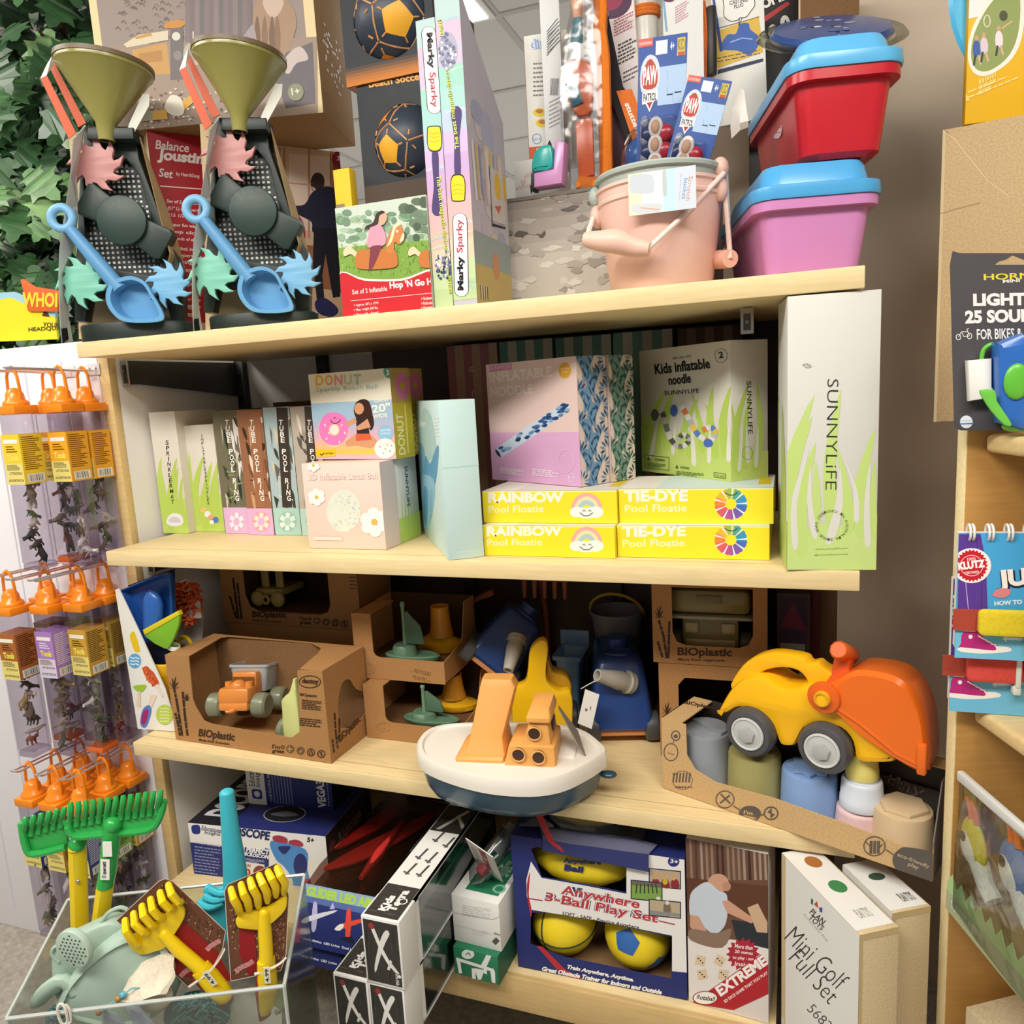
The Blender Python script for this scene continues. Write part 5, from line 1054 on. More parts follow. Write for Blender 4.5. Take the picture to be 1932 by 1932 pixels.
# --- household toy set in a white slanted carton
M = frame(onz(260, 1375, ZT3), V((1, .06, 0))); t = thing('cleaning_toy_set', 'white slanted carton with blue dustpan, green squeegee and orange duster, leftmost on its shelf', 'toy', M)
P2 = lambda pts, yl=0: pz(M, pts, yl)
m = MB(); m.prism(P2([(260, 1375), (217, 1113), (224, 1110), (262, 1190), (312, 1300), (324, 1340), (331, 1380)]), .002, '#E9E7E1', PZ(.002))
f = Face(m, M, (-.1, 0, 0), (1, 0, 0), (0, 0, 1), .3, .3)
f.SP([(246, 1196), (254, 1193), (264, 1225), (262, 1230), (254, 1228), (246, 1205)], '#E5C21E'); f.E(254.5, 1247, 12, 14, '#5CA5D6')
for i in range(3): f.L([(246, 1240 + i * 6), (252, 1242 + i * 6), (256, 1240 + i * 6), (263, 1243 + i * 6)], 2.4, '#D9E8F1')
f.P(star(284, 1276, 11, 16, 12, .3)[:0] + [(268, 1260), (276, 1256), (290, 1268), (300, 1286), (292, 1296), (280, 1286), (272, 1272)], '#C9542E'); r = random.Random(1)
for i in range(40): a_ = r.random(); x, y = 272 + 22 * a_ + r.uniform(-7, 7), 1262 + 28 * a_ + r.uniform(-6, 6); f.L([(x, y), (x + r.uniform(-3, 3), y + 4)], 1.6, r.choice(['#DE6B3A', '#B8431F', '#E58250']))
f.P([(292, 1294), (297, 1290), (310, 1312), (306, 1316)], '#E9DCCB'); f.SP([(252, 1294), (276, 1292), (272, 1302), (266, 1306), (258, 1303)], '#9CC23A', 3); f.P([(261, 1304), (266, 1304), (266, 1334), (258, 1332)], '#E4CDB8')
f.P([(284, 1310), (297, 1312), (286, 1336), (280, 1334)], '#E8D4C0'); f.SP([(270, 1338), (282, 1330), (286, 1342), (278, 1368), (270, 1372), (265, 1362)], '#5A7FC6'); f.SP([(271, 1342), (280, 1338), (280, 1350), (274, 1366), (267, 1362)], '#A32A6E')
f.E(311, 1348, 16, 19, '#B9CF55')
for i in range(5): f.L([(302, 1336 + i * 6), (308, 1337 + i * 6), (314, 1336 + i * 6), (320, 1338 + i * 6)], 2.2, '#DDE8A6')
m.build('front_cheek', t)
CL = lambda l: [(x, max(z, .001)) for x, z in l]
m = MB(); m.prism(CL(P2([(334, 1380), (334, 1150), (340, 1098), (352, 1092), (372, 1102), (383, 1125), (385, 1170), (378, 1380)], .12)), .002, '#D8D3CB', PZ(.12)); m.build('back_card', t); m = MB(); m.prism(CL(P2([(243, 1104), (330, 1072), (334, 1370), (280, 1370)], .044)), .002, '#1F2A4A', PZ(.044)); m.build('inner_card', t)
m = MB(); m.box((.008, .002, .0), (.10, .118, .0025), '#E4E0D8'); m.build('tray', t)
m = MB(); o = smooth(P2([(230, 1118), (240, 1108), (300, 1084), (318, 1082), (326, 1092), (329, 1160), (322, 1200), (290, 1210), (268, 1206), (250, 1165)], .03), 3); c = V((sum(p_[0] for p_ in o) / len(o), sum(p_[1] for p_ in o) / len(o)))
m.loft([[(x, .034, z) for x, z in o], [(x, .024, z) for x, z in o], [(c.x + (x - c.x) * .95, .021, c.y + (z - c.y) * .95) for x, z in o], [(c.x + (x - c.x) * .8, .039, c.y + (z - c.y) * .82) for x, z in o]], '#2358A8|g', (0, 1)); m.build('dustpan', t)
m = MB(); a_, b_ = P2([(290, 1135), (290, 1190)], .02); m.loft([[(a_[0] + (b_[0] - a_[0]) * q + w_ * math.cos(k * PI / 8), .018 + w_ * .6 * math.sin(k * PI / 8), a_[1] + (b_[1] - a_[1]) * q + h_) for k in range(16)] for q, w_, h_ in ((0, .003, .023), (0, .012, .019), (0, .019, .008), (0, .0215, -.006), (1, .021, 0), (1.2, .018, 0))], '#2D62B4|g'); m.build('brush_back', t)
m = MB()
for i in range(11): x, z = P2([(272 - 3 * math.sin(i / 10 * PI * .9) * 0 + (0 if i > 3 else (3 - i) * 3.4), 1114 + i * 6.5)], .015)[0]; m.sph((x - .001, .018, z), (.004, .004, .0021), '#8E2A7C|s', 8, None, 5)
m.build('brush_bristles', t)
m = MB(); r = random.Random(7)
for i in range(130):
    u_, v_ = r.random(), r.random(); px, py = 330 + u_ * 48, 1096 + v_ * 85
    if (px - 352) ** 2 / 28 ** 2 + (py - 1135) ** 2 / 46 ** 2 > 1: continue
    x, z = P2([(px, py)], .09)[0]; a_ = r.uniform(0, 6.28); m.tube([(x, .098, z), (x + .004 * math.cos(a_), .088 - r.uniform(0, .012), z + .003 * math.sin(a_)), (x + .011 * math.cos(a_), .082 - r.uniform(0, .012), z + .009 * math.sin(a_))], [.0022, .003, .0022], r.choice(['#E0653A', '#CF5228', '#E77C4C']) + '|f', 6)
o = m.build('duster_head', t); 
m = MB(); m.prism(P2([(345, 1160), (378, 1130), (382, 1165), (350, 1168)], .085), .004, '#D9D2C8', PZ(.085), .001); m.build('duster_tie', t)
m = MB(); q = P2([(272, 1188), (336, 1154), (340, 1162), (338, 1180), (328, 1206), (318, 1224), (312, 1224), (292, 1214), (275, 1200)], -.006); m.prism(q, .008, '#7DB82C|g', PZ(.0), .002); m.build('squeegee', t)
m = MB(); m.prism(P2([(270, 1188), (336, 1152), (340, 1160), (274, 1198)], -.008), .012, '#D9C922|g', PZ(.002), .002); m.build('squeegee_edge', t)
m = MB(); e_ = P2([(322, 1222)], .0)[0]
for i in range(3): m.torus(.012, .0016, '#ECEAE4|s', T_(e_[0], .008, e_[1] + i * .003 - .004) @ R_(12 + 4 * i, 'Y') @ S_(1, .8, 1), 18, 6)
m.cyl(.0085, -.05, .0, '#7DB82C|g', 14, T_(e_[0], .010, e_[1])); m.build('squeegee_handle', t)
m = MB(); a_, b_ = P2([(280, 1232), (378, 1232)], .055); cx = (a_[0] + b_[0]) / 2; rb = min((b_[0] - a_[0]) / 2, .052); zb = P2([(330, 1240)], .055)[0][1]
m.lathe([(rb * .74, .004), (rb * .93, zb - .025), (rb * .98, zb - .022), (rb, zb), (rb * .95, zb + .002), (rb * .9, zb - .02), (rb * .7, .008)], '#F0B81E|g', 36, T_(cx, .058, 0), (1, 1)); m.build('bucket', t)
m = MB(); h_ = P2([(345, 1206)], .08)[0]; m.torus(.028, .0045, '#EFC526|g', T_(h_[0], .085, zb + .004) @ R_(90, 'X') @ R_(-20, 'Y'), 20, 8, 0, 180); m.build('bucket_handle', t)
# --- bamboo print kraft boxes
def wheel4(m, c, r, w_, col, hub=None, ax='Y'):
    MM = T_(*c) @ (R_(90, 'X') if ax == 'Y' else R_(90, 'Y'))
    m.lathe([(r * .35, -w_ / 2 * .9), (r * .8, -w_ / 2), (r * .97, -w_ * .36), (r, 0), (r * .97, w_ * .36), (r * .8, w_ / 2), (r * .35, w_ / 2 * .9)], col, 24, MM)
B_ = Box((332, 1395), (625, 1441), (316, 1236), (692.6, 1380), z=ZT3, m=KR, body=False); M = B_.M; W, D, H = B_.W, B_.D, B_.H
t = thing('truck_gift_box', 'open kraft box with orange tipper truck, nearest the front edge', 'box', M, 'bamboo printed kraft boxes')
P2 = lambda pts, yl=0: pz(M, pts, yl)
m = MB(); th = .0016
fo = [(0, 0), (W, 0), (W, H)] + P2([(561, 1265), (563, 1300), (566, 1380), (550, 1392), (400, 1366), (385, 1360), (370, 1335), (364, 1320), (356, 1240)]) + [(0, H)]
m.prism(fo, th, KR, PZ(th))
Z = lambda x, y: zloc(M, x, y, H)
tp = [(0, th)] + [Z(356, 1238), Z(418, 1202), Z(430, 1200), Z(585, 1212), Z(606, 1222), Z(600, 1232), Z(561, 1264)] + [(W, th), (W, D), (0, D)]
tp = [(min(max(x, 0), W), min(max(y, th), D)) for x, y in tp]
m.prism(tp, th, KR, T_(0, 0, H - th))
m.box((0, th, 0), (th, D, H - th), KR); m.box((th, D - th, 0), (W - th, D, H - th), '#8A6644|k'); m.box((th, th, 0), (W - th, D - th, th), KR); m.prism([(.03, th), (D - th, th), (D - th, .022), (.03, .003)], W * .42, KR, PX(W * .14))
ov = [(y, z) for y, z in []]
fr = Face(m, M, (W, 0, 0), (0, 1, 0), (0, 0, 1), D, H)
hole = [fr.uv(*p_) for p_ in smooth([(645, 1290), (660, 1282), (672, 1300), (692, 1310), (690, 1345), (660, 1376), (642, 1372), (638, 1330)], 3)]
hole = [(min(max(a_, .008), D - .008), min(max(b_, .008), H - .008)) for a_, b_ in hole]
m.prism([[(th, 0), (D, 0), (D, H - th), (th, H - th)], hole], th, KR, PX(W - th))
f = Face(m, M, (0, 0, 0), (1, 0, 0), (0, 0, 1), W, H)
bamboo(f, [[(329, 1300), (334, 1325), (344, 1388)], [(345, 1305), (349, 1350), (354, 1388)], [(331, 1345), (336, 1365), (340, 1388)]], 4.5); leafs(f, 328, 1300, 1); leafs(f, 352, 1322, .6)
f.T('BIOplastic', 374, 1393, 442, 1402, 19, BR, .035); f.T('Made from Sugarcane', 375, 1399, 433, 1407, 6, BR, .03)
icons(f, 548, 1413, 19.5, 3.1, 7.5)
f.ring(585, 1286, 21, 12, 1.6, BR, 30); f.T('dantoy', 570, 1291, 601, 1293, 12, BR, .04)
f.T('BIOplastic', 566, 1314, 598, 1317, 7, BR, .02); f.para(570, 1321, 608, 1340, 6, 1.8, BR, .1); f.para(566, 1356, 610, 1372, 4, 2.2, BR, .1, 3)
bamboo(fr, [[(631, 1345), (634, 1390), (637, 1412)], [(640, 1355), (640, 1400)], [(627, 1395), (630, 1420)]], 3.5); fr.T('BIOplastic', 645, 1402, 683, 1362, 15, BR, .035)
ft = Face(m, M, (0, 0, H), (1, 0, 0), (0, 1, 0), W, D); ft.T('BIOplastic', 428, 1183, 540, 1192, 9, '#6B4C30', .03)
m.build('carton', t)
tr = T_(*[*zloc(M, 447, 1390, th)][:2], th) ; c_ = zloc(M, 440, 1375, th)
# tipper truck inside, seen nose-on from above
tk = thing('tipper_truck', 'small orange tipper truck with grey tray and khaki wheels, packed in the kraft box', 'toy', M @ T_(W * .36, D * .50, th + .036) @ R_(14, 'Z') @ R_(-13, 'X') @ S_(1.18))
m = MB(); OR = '#D8873F|g'
m.box((-.024, -.055, .014), (.024, .045, .028), OR, .004); m.box((-.026, -.056, .024), (.026, -.018, .05), OR, .007); m.box((-.021, -.02, .028), (.021, .004, .07), OR, .005); m.sph((0, -.036, .05), (.012, .012, .010), OR, 16); m.cyl(.006, 0, .012, OR, 12, T_(-.017, -.035, .045)); m.cyl(.006, 0, .012, OR, 12, T_(.017, -.035, .045)); m.torus(.006, .002, OR, T_(0, -.062, .016) @ S_(1, 1, 1), 14, 6); m.build('cab', tk)
m = MB(); m.box((-.018, -.0206, .045), (.018, -.0196, .062), '#7A4A1E|g'); m.build('windscreen', tk)
for x in (-.037, .037):
    for y in (-.034, .028): mm = MB(); wheel4(mm, (x, y, .0205), .0195, .024, '#7C8068|g', None, 'X'); mm.build('wheel', tk)
m = MB(); rg = lambda s, z: [(x * s, .028 + y * s, z) for x, y in rrect(-.032, -.034, .032, .034, .006, 3)]
m.loft([rg(.8, .036), rg(1, .074), rg(1.06, .075), rg(1.06, .079), rg(.96, .079), rg(.76, .042)], '#A9AEAF|g'); m.build('tray', tk)
sh = thing('toy_shovel', 'pale yellow green toy shovel standing in the kraft box beside the truck', 'toy', M @ T_(W * .70, .024, th + .005) @ R_(-12, 'Z') @ S_(1.12))
m = MB(); m.prism(smooth([(-.006, 0), (.024, .004), (.034, .02), (.034, .095), (.028, .1), (.0, .082), (-.004, .06)], 3), .01, '#D5D98E|s', PZ(.005), .002); m.prism([(.0, .07), (.012, .09), (.02, .1), (.03, .12), (.034, .12), (.034, .09)], .008, '#D5D98E|s', PZ(.004), .002); m.build('blade', sh)
m = MB(); wheel4(m, (-.012, .008, .024), .02, .014, '#7C8068|g', None, 'X'); m.build('wheel', sh)
# rear stacked boxes
def biobox(Mx_, W, D, H, name, label, win, content, fsz, txt):
    t = thing(name, label, 'box', Mx_, 'bamboo printed kraft boxes'); m = MB()
    wn = [(W * a_, H * b_) for a_, b_ in win]
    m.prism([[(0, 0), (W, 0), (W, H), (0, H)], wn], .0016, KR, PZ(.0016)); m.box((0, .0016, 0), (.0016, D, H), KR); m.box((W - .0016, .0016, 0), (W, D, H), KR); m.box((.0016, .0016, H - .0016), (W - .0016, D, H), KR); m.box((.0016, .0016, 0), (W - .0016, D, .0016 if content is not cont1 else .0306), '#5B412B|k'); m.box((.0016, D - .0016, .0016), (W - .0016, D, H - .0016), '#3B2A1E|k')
    f = Face(m, Mx_, (0, 0, 0), (1, 0, 0), (0, 0, 1), W, H); txt(f); m.build('carton', t); content(t, W, D, H); return t
zb_ = -.209; a, b_ = ony(434, 1176, .25), ony(655, 1186, .25)
MB0 = T_(a.x, .25, ZT3); b = Box3(MB0, .345, .12, zb_ - ZT3 - .001, KR); b.done('kraft_box', 'kraft box hidden behind the tipper truck box, carrying the upper bamboo box', 'box', 'bamboo printed kraft boxes')
def cont1(t, W, D, H):
    o = thing('wagon_toy', 'khaki toy wagon with knobbed wheels in the shade of the rear kraft box', 'toy', t.matrix_world @ T_(W * .3, D * .4, .0312) @ S_(1.15)); m = MB()
    KH = '#A79358|s'; m.box((-.03, -.02, .02), (.03, .05, .034), KH, .004)
    for x in (-.018, .014): m.box((x - .004, -.01, .034), (x + .012, -.004, .078), KH, .002)
    m.build('body', o)
    for x in (-.022, .022): mm = MB(); mm.sph((x, -.024, .016), (.015, .008, .015), KH, 18); mm.build('wheel', o)
    m = MB(); m.torus(.007, .003, KH, T_(0, -.03, .016) @ R_(90, 'X'), 14, 6); m.build('hitch', o)
    o = thing('grey_toy', 'pale grey knobbed toy at the right of the rear kraft box window', 'toy', t.matrix_world @ T_(W * .77, D * .4, .0312)); m = MB(); m.sph((0, 0, .022), (.018, .02, .02), '#B9B9B7|g', 16); m.build('lower_knob', o); m = MB(); m.sph((-.003, .002, .052), (.011, .012, .011), '#C4C4C2|g', 14); m.sph((.006, .004, .074), (.012, .012, .012), '#C9C9C7|g', 14); m.build('upper_knob', o)
def t1(f):
    f.T('BIOplastic', 476, 1168, 541, 1169, 15, BR, .035); f.T('Made from Sugarcane', 477, 1173, 532, 1176, 5, BR, .02); icons(f, 598, 1171, 17.5, 2, 7); bamboo(f, [[(440, 1090), (450, 1168)], [(448, 1100), (456, 1168)], [(434, 1125), (446, 1166)]], 4); f.para(660, 1090, 700, 1118, 4, 1.8, BR)
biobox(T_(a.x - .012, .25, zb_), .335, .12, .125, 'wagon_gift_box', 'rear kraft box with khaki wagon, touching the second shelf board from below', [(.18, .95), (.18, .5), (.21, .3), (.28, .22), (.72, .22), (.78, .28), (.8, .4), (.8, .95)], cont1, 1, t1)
# right pair
def cont2(t, W, D, H):
    o = thing('storage_case_toy', 'olive toy jeep roof and grille showing in the kraft box window', 'toy', t.matrix_world @ T_(W * .5, D * .45, .0022)); KH = '#7F7342|g'
    m = MB(); m.box((-.065, -.03, .075), (.065, .04, .118), KH, .012); m.box((-.02, -.032, .095), (.02, -.028, .108), '#6C6238|g', .001); m.build('roof', o)
    m = MB(); m.box((-.067, -.034, .068), (.067, .04, .0745), '#98927C|g', .003); m.build('rim', o)
    m = MB(); m.box((-.045, -.02, .012), (.045, .04, .067), KH, .004); m.box((-.04, -.024, .02), (.04, -.018, .032), '#A3936A|g', .002); m.box((-.04, -.024, .042), (-.018, -.018, .06), '#A3936A|g', .002); m.box((.018, -.024, .042), (.04, -.018, .06), '#A3936A|g', .002); m.build('grille', o)
    for x in (-.056, .056): mm = MB(); wheel4(mm, (x, 0, .022), .02, .02, '#4B4A30|s', None, 'X'); mm.build('wheel', o)
def t2(f):
    f.T('BIOplastic', 1278, 1241, 1381, 1243, 20, BR, .035); f.T('Made from sugarcane', 1279, 1248, 1367, 1250, 7, BR, .02); bamboo(f, [[(1243, 1170), (1252, 1200), (1258, 1242)], [(1263, 1172), (1261, 1242)], [(1241, 1210), (1250, 1240)]], 4.5); leafs(f, 1243, 1166, 1)
def t3(f): bamboo(f, [[(1256, 1350), (1262, 1410)]], 4); leafs(f, 1258, 1348, 1)
a = onz(1246.6, 1424.7, ZT3); Hl = .162
MI = frame(V((a.x, a.y, ZT3)), V((1, .02, 0)))
RW = [(.18, .4), (.18, .97), (.88, .97), (.88, .4), (.84, .28), (.76, .24), (.3, .24), (.22, .28)]
biobox(MI, .175, .11, Hl, 'jeep_gift_box', 'lower right kraft box with dark window, partly behind the stacking cup set', [(.18, .3), (.18, .78), (.24, .86), (.9, .86), (.9, .3)], lambda *a_: None, 1, t3)
biobox(MI @ T_(-.008, 0, Hl + .001), .178, .11, .132, 'jeep_gift_box', 'upper right kraft box with an olive toy in its window', RW, cont2, 1, t2)
b = Box3(T_(1.148, .225, ZT3), .05, .05, .275, '#4A3B40'); f = b.F; f.R(.08, .7, .9, .98, '#3A2F4A'); f.Q([(.1, .8), (.5, .95), (.9, .78)], '#6B2F48'); f.R(.1, .38, .85, .7, '#8E9688'); f.UV(circ(.025, .155, .011, 16, .022), '#26282A'); f.R(.1, .32, .88, .45, '#C9BFBC'); f.R(.18, .33, .8, .385, '#7A3A4E'); f.TF('WOODEN', .24, .34, .74, .375, '#E6DADA'); b.done('slim_window_box', 'slim dark upright box with pale window, right of the upper kraft box', 'box')
b = Box3(T_(1.199, .25, ZT3), .014, .04, .285, '#5A2328'); b.done('maroon_box', 'narrow maroon upright box in shade at the right end of its shelf', 'box')
# --- open kraft trays with green and yellow boats
def sailboat(Mb, label):
    t = thing('sailboat_toy', label, 'toy', Mb, 'green toy sailboats'); G = '#5E7F66|s'; m = MB()
    rg = lambda s, z, sy=1: [(.055 * s * math.cos(a_) * (1 + .1 * math.cos(a_)), .024 * s * sy * math.sin(a_), z) for a_ in [2 * PI * i / 28 for i in range(28)]]
    m.loft([rg(.8, 0), rg(.98, .008), rg(1, .014), rg(.9, .016), rg(.82, .012)], G); m.loft([[(x * .45 - .012, y * .85, z) for x, y, z in rg(1, .012)], [(x * .4 - .012, y * .8, z) for x, y, z in rg(1, .028)], [(x * .3 - .014, y * .7, z) for x, y, z in rg(1, .032)]], G); m.build('hull', t)
    m = MB(); m.lathe([(.0042, .0), (.0032, .06), (.0034, .075), (.0045, .078), (.0045, .083), (.002, .086)], '#6E8F72|s', 12, T_(-.008, 0, .028)); m.build('mast', t)
    m = MB(); m.prism([(0, 0), (.034, 0), (.036, .006), (.03, .035), (.004, .062), (0, .06)], .004, '#4E6E58|s', T_(-.004, .002, .034) @ PZ(0), .001); m.build('sail', t); return t
def ferry(Mb, label, col='#DFA71E|g'):
    t = thing('tug_toy', label, 'toy', Mb, 'yellow toy tugs'); m = MB(); rg = lambda s, z: [(.05 * s * math.cos(a_), .03 * s * math.sin(a_), z) for a_ in [2 * PI * i / 28 for i in range(28)]]
    m.loft([rg(.8, 0), rg(.97, .006), rg(1, .018), rg(.85, .02), rg(.6, .026), rg(.4, .034)], col); m.build('hull', t)
    m = MB(); m.lathe([(.024, .03), (.020, .05), (.017, .085), (.018, .088), (.013, .088), (.012, .06)], '#D08E2A|g', 22, T_(.004, 0, 0), (0, 1)); m.build('funnel', t); return t
def tray(Mb, W, D, H, low, label):
    t = thing('kraft_tray', label, 'tray', Mb, 'recycled plastic boat trays'); m = MB(); e = .0016; pw = W * .22
    m.prism([(0, 0), (W, 0), (W, low)] + [(pw + .012, low), (pw + .004, low + .003), (pw, low + .01)] + [(pw, H), (0, H)], e, KR, PZ(e))
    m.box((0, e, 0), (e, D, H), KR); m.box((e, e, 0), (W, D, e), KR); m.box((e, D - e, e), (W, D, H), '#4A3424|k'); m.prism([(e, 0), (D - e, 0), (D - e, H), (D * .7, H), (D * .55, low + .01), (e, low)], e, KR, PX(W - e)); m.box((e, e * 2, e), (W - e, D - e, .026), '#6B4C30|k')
    m.prism([(0, e), (pw, e), (pw, D * .6), (0, D * .6)], e, KR, T_(0, 0, H - e))
    return t, m, Face(m, Mb, (0, 0, 0), (1, 0, 0), (0, 0, 1), W, low)
a = onz(693, 1391, ZT3); MD = frame(V((a.x, a.y, ZT3)), V((1, .0, 0))); Hd = .104; Wd = .19; Dd = .155
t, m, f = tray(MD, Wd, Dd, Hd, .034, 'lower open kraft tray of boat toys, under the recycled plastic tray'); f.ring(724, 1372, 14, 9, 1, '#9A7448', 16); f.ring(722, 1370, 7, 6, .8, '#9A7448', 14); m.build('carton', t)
sailboat(MD @ T_(.112, .034, .0268) @ S_(1, 1, .62), 'green toy sailboat lying low in the bottom kraft tray'); ferry(MD @ T_(.13, .10, .0268) @ S_(1, 1, .78), 'mustard yellow toy tug at the back of the bottom kraft tray')
MU = frame(V((.408, a.y + .026, ZT3 + Hd + EPS)), V((1, .0, 0))); Hu = .124
t, m, f = tray(MU, .182, .15, Hu, .042, 'upper open kraft tray stamped RECYCLED PLASTIC, holding a boat with a mast'); f.T('RECYCLED', 781, 1268, 812, 1276, 7, '#7A5632', .01); f.T('PLASTIC', 779, 1280, 804, 1287, 7, '#7A5632', .01); f.ring(695, 1262, 15, 11, 1, '#9A7448', 18); f.ring(697, 1260, 7, 6, .8, '#9A7448', 14); f.L([(774, 1264), (778, 1268)], 1, '#7A5632'); f.L([(806, 1284), (812, 1286)], 1, '#7A5632'); m.build('carton', t)
sailboat(MU @ T_(.098, .032, .0268), 'green toy sailboat with round topped mast, in the upper kraft tray'); ferry(MU @ T_(.128, .10, .0268), 'yellow toy tug with tall funnel behind the green sailboat, upper tray')
# --- boat in front
zr = ZT3 + .078
ro = [(786, 1408), (800, 1428), (850, 1449), (920, 1466), (1000, 1471), (1060, 1462), (1108, 1440), (1136, 1422), (1144, 1414), (1134, 1400), (1104, 1378), (1060, 1366), (960, 1361), (860, 1363), (815, 1371), (792, 1388)]
ro = [onz(x, y, zr) for x, y in ro]; c = sum(ro, V((0, 0, 0))) / len(ro)
ax = (onz(1143, 1414, zr) - onz(786, 1402, zr)).normalized(); M = frame(V((c.x, c.y, ZT3)), V((ax.x, ax.y, 0))); Mi = M.inverted()
lo = smooth([tuple((Mi @ p_)[:2]) for p_ in ro], 4)
t = thing('tugboat_toy', 'big toy boat with dark blue hull, white deck and orange cabin at the front edge', 'toy', M)
def rb(s, z, dx=0, sy=None): return [(x * s + dx, y * (sy or s), z) for x, y in lo]
m = MB(); m.loft([rb(.74, 0, -.004, .56), rb(.83, .003, -.004, .68), rb(.91, .02, -.002, .84), rb(.965, .050)], '#37586C|g', (1, 1)); 
tip = max(lo, key=lambda p_: p_[0]); m.sph((tip[0] + .002, tip[1], .04), (.013, .009, .005), '#2C4757|g', 12); m.build('hull', t)
m = MB(); m.loft([rb(.97, .0502), rb(1.0, .052), rb(1.006, .062), rb(1.0, .074), rb(.985, .0775), rb(.94, .0775), rb(.92, .074)], '#E9E3D8|s', (0, 1)); m.build('deck', t)
m = MB(); m.box((.068, -.022, .064), (.098, .03, .078), '#E6E0D5|s', .006); m.build('foredeck_block', t)
P2 = lambda x, y, yl: loc2(M, x, y, yl)
OC = '#E2A356|s'
m = MB()
x0, x1 = P2(858, 1435, -.045)[0], P2(950, 1445, -.045)[0]
R4 = lambda xa, xb, ya, yb, z: [(x, y, z) for x, y in rrect(xa, ya, xb, yb, .004, 2)]
m.loft([R4(x0, x1, -.045, .035, .056), R4(x0, x1, -.045, .035, .078), R4(x0 + .004, x1, -.041, .033, .082)], OC)
zt = P2(935, 1283, .0)[1]; xa, xb = P2(908, 1284, .0)[0], P2(964, 1284, .0)[0]
m.loft([R4(x0 + .012, x1, -.034, .035, .08), R4(x0 + .02, x1 - .004, -.022, .034, .105), R4(xa - .003, xb + .006, -.004, .03, zt - .012), R4(xa, xb, .002, .028, zt)], OC); m.build('ramp_tower', t)
m = MB(); xa, xb = P2(945, 1445, -.05)[0], P2(1050, 1455, -.05)[0]; zl = P2(1000, 1407, -.045)[1]
m.loft([R4(xa, xb, -.052, .032, .056), R4(xa + .012, xb - .002, -.046, .03, zl - .002), R4(xa + .014, xb - .005, -.042, .028, zl)], OC); m.build('cabin_base', t)
m = MB(); xa2, xb2 = P2(985, 1400, -.04)[0], P2(1040, 1400, -.04)[0]; zc = P2(1015, 1360, -.038)[1]; zk = P2(1030, 1318, -.0)[1]
m.loft([R4(xa2, xb2, -.042, .028, zl), R4(xa2 + .012, xb2 - .004, -.038, .026, zc)], OC); m.build('cabin', t)
m = MB(); m.loft([R4(xa2 + .008, xb2 + .001, -.044, .03, zc), R4(xa2 + .008, xb2 + .001, -.044, .03, zc + .006), R4(xa2 + .012, xb2 - .002, -.03, .028, zc + .016)], OC); m.build('cabin_roof', t)
for x, y, yl in ((978, 1424, -.0515), (1016, 1429, -.0515), (1008, 1384, -.0425)):
    q = P2(x, y, yl); m = MB(); MM = T_(q[0], yl + .004, q[1]) @ R_(90, 'X'); m.cyl(.0095, 0, .0052, '#3B1F12|s', 22, MM); m.torus(.0098, .0012, '#E2A965|s', MM @ T_(0, 0, .0052), 22, 6); m.build('porthole', t)
m = MB(); m.box((xb - .0052, -.02, zl + .012), (xb2 - .0005, .0, zc - .006), '#4A2A18|s', .001); m.build('side_window', t)
tg = thing('cardboard_tag', 'thin printed cardboard tag leaning between the orange cabin and the white bow', 'tag', M)
q0, q1 = P2(1052, 1335, .01), P2(1103, 1432, -.01)
m = MB(); m.loft([[(q0[0], .02, q0[1]), (q0[0] + .003, .0, q0[1] + .001), (q0[0] + .0045, .001, q0[1])], [(q1[0] - .012, .022, q1[1] + .03), (q1[0] - .01, -.018, q1[1] + .026), (q1[0] - .008, -.017, q1[1] + .026)], [(q1[0], .0, .0735), (q1[0] + .001, -.014, .0732), (q1[0] + .003, -.013, .0735)]], '#8C8375', (1, 1), None, False); m.build('tag_card', tg)
# --- navy water tankers
def tanker():
    t = thing('tanker_truck', 'navy blue tank truck with a grey nozzle, standing upright on the shelf', 'toy', T_(.880, .262, ZT3) @ R_(16, 'Z'), 'navy tank trucks'); NB_ = '#23417F|g'; m = MB()
    rg = lambda w_, d0, d1, z, r_=.012: [(x, y, z) for x, y in rrect(-w_ / 2, d0, w_ / 2, d1, r_, 4)]
    m.loft([rg(.098, -.062, .1, .024), rg(.106, -.068, .1, .03), rg(.104, -.066, .1, .045), rg(.092, -.05, .1, .1), rg(.08, -.04, .1, .138), rg(.072, -.034, .095, .144), rg(.05, -.01, .08, .15)], NB_); m.loft([[(.02 * math.cos(a_), .02 + .02 * math.sin(a_), z) for a_ in [2 * PI * i / 20 for i in range(20)]] for z in (.149, .166, .168)], NB_); m.build('tank', t)
    m = MB(); m.torus(.02, .004, '#1B3370|g', T_(0, -.012, .148) @ S_(1.2, .7, 1), 22, 8); m.build('filler_rim', t)
    m = MB(); m.box((-.04, -.06, .014), (.04, .1, .0235), '#C98552|s', .002); m.build('chassis', t)
    for x in (-.051, .051):
        for y in (-.045, .07): mm = MB(); wheel4(mm, (x, y, .0265), .026, .026, '#45474A|s', None, 'X'); mm.build('wheel', t)
    m = MB(); MN = T_(.012, -.05, .108) @ R_(-62, 'Y') @ R_(30, 'X'); 
    m.lathe([(.019, -.006), (.019, .004), (.016, .006), (.0155, .012), (.017, .02), (.0135, .045), (.0105, .068), (.0105, .07), (.0075, .07), (.006, .05)], '#B4B1A6|s', 24, MN); m.torus(.019, .0015, '#A8A59A|s', MN @ T_(0, 0, .004), 22, 6); m.build('nozzle', t)
    return t
tk = tanker()
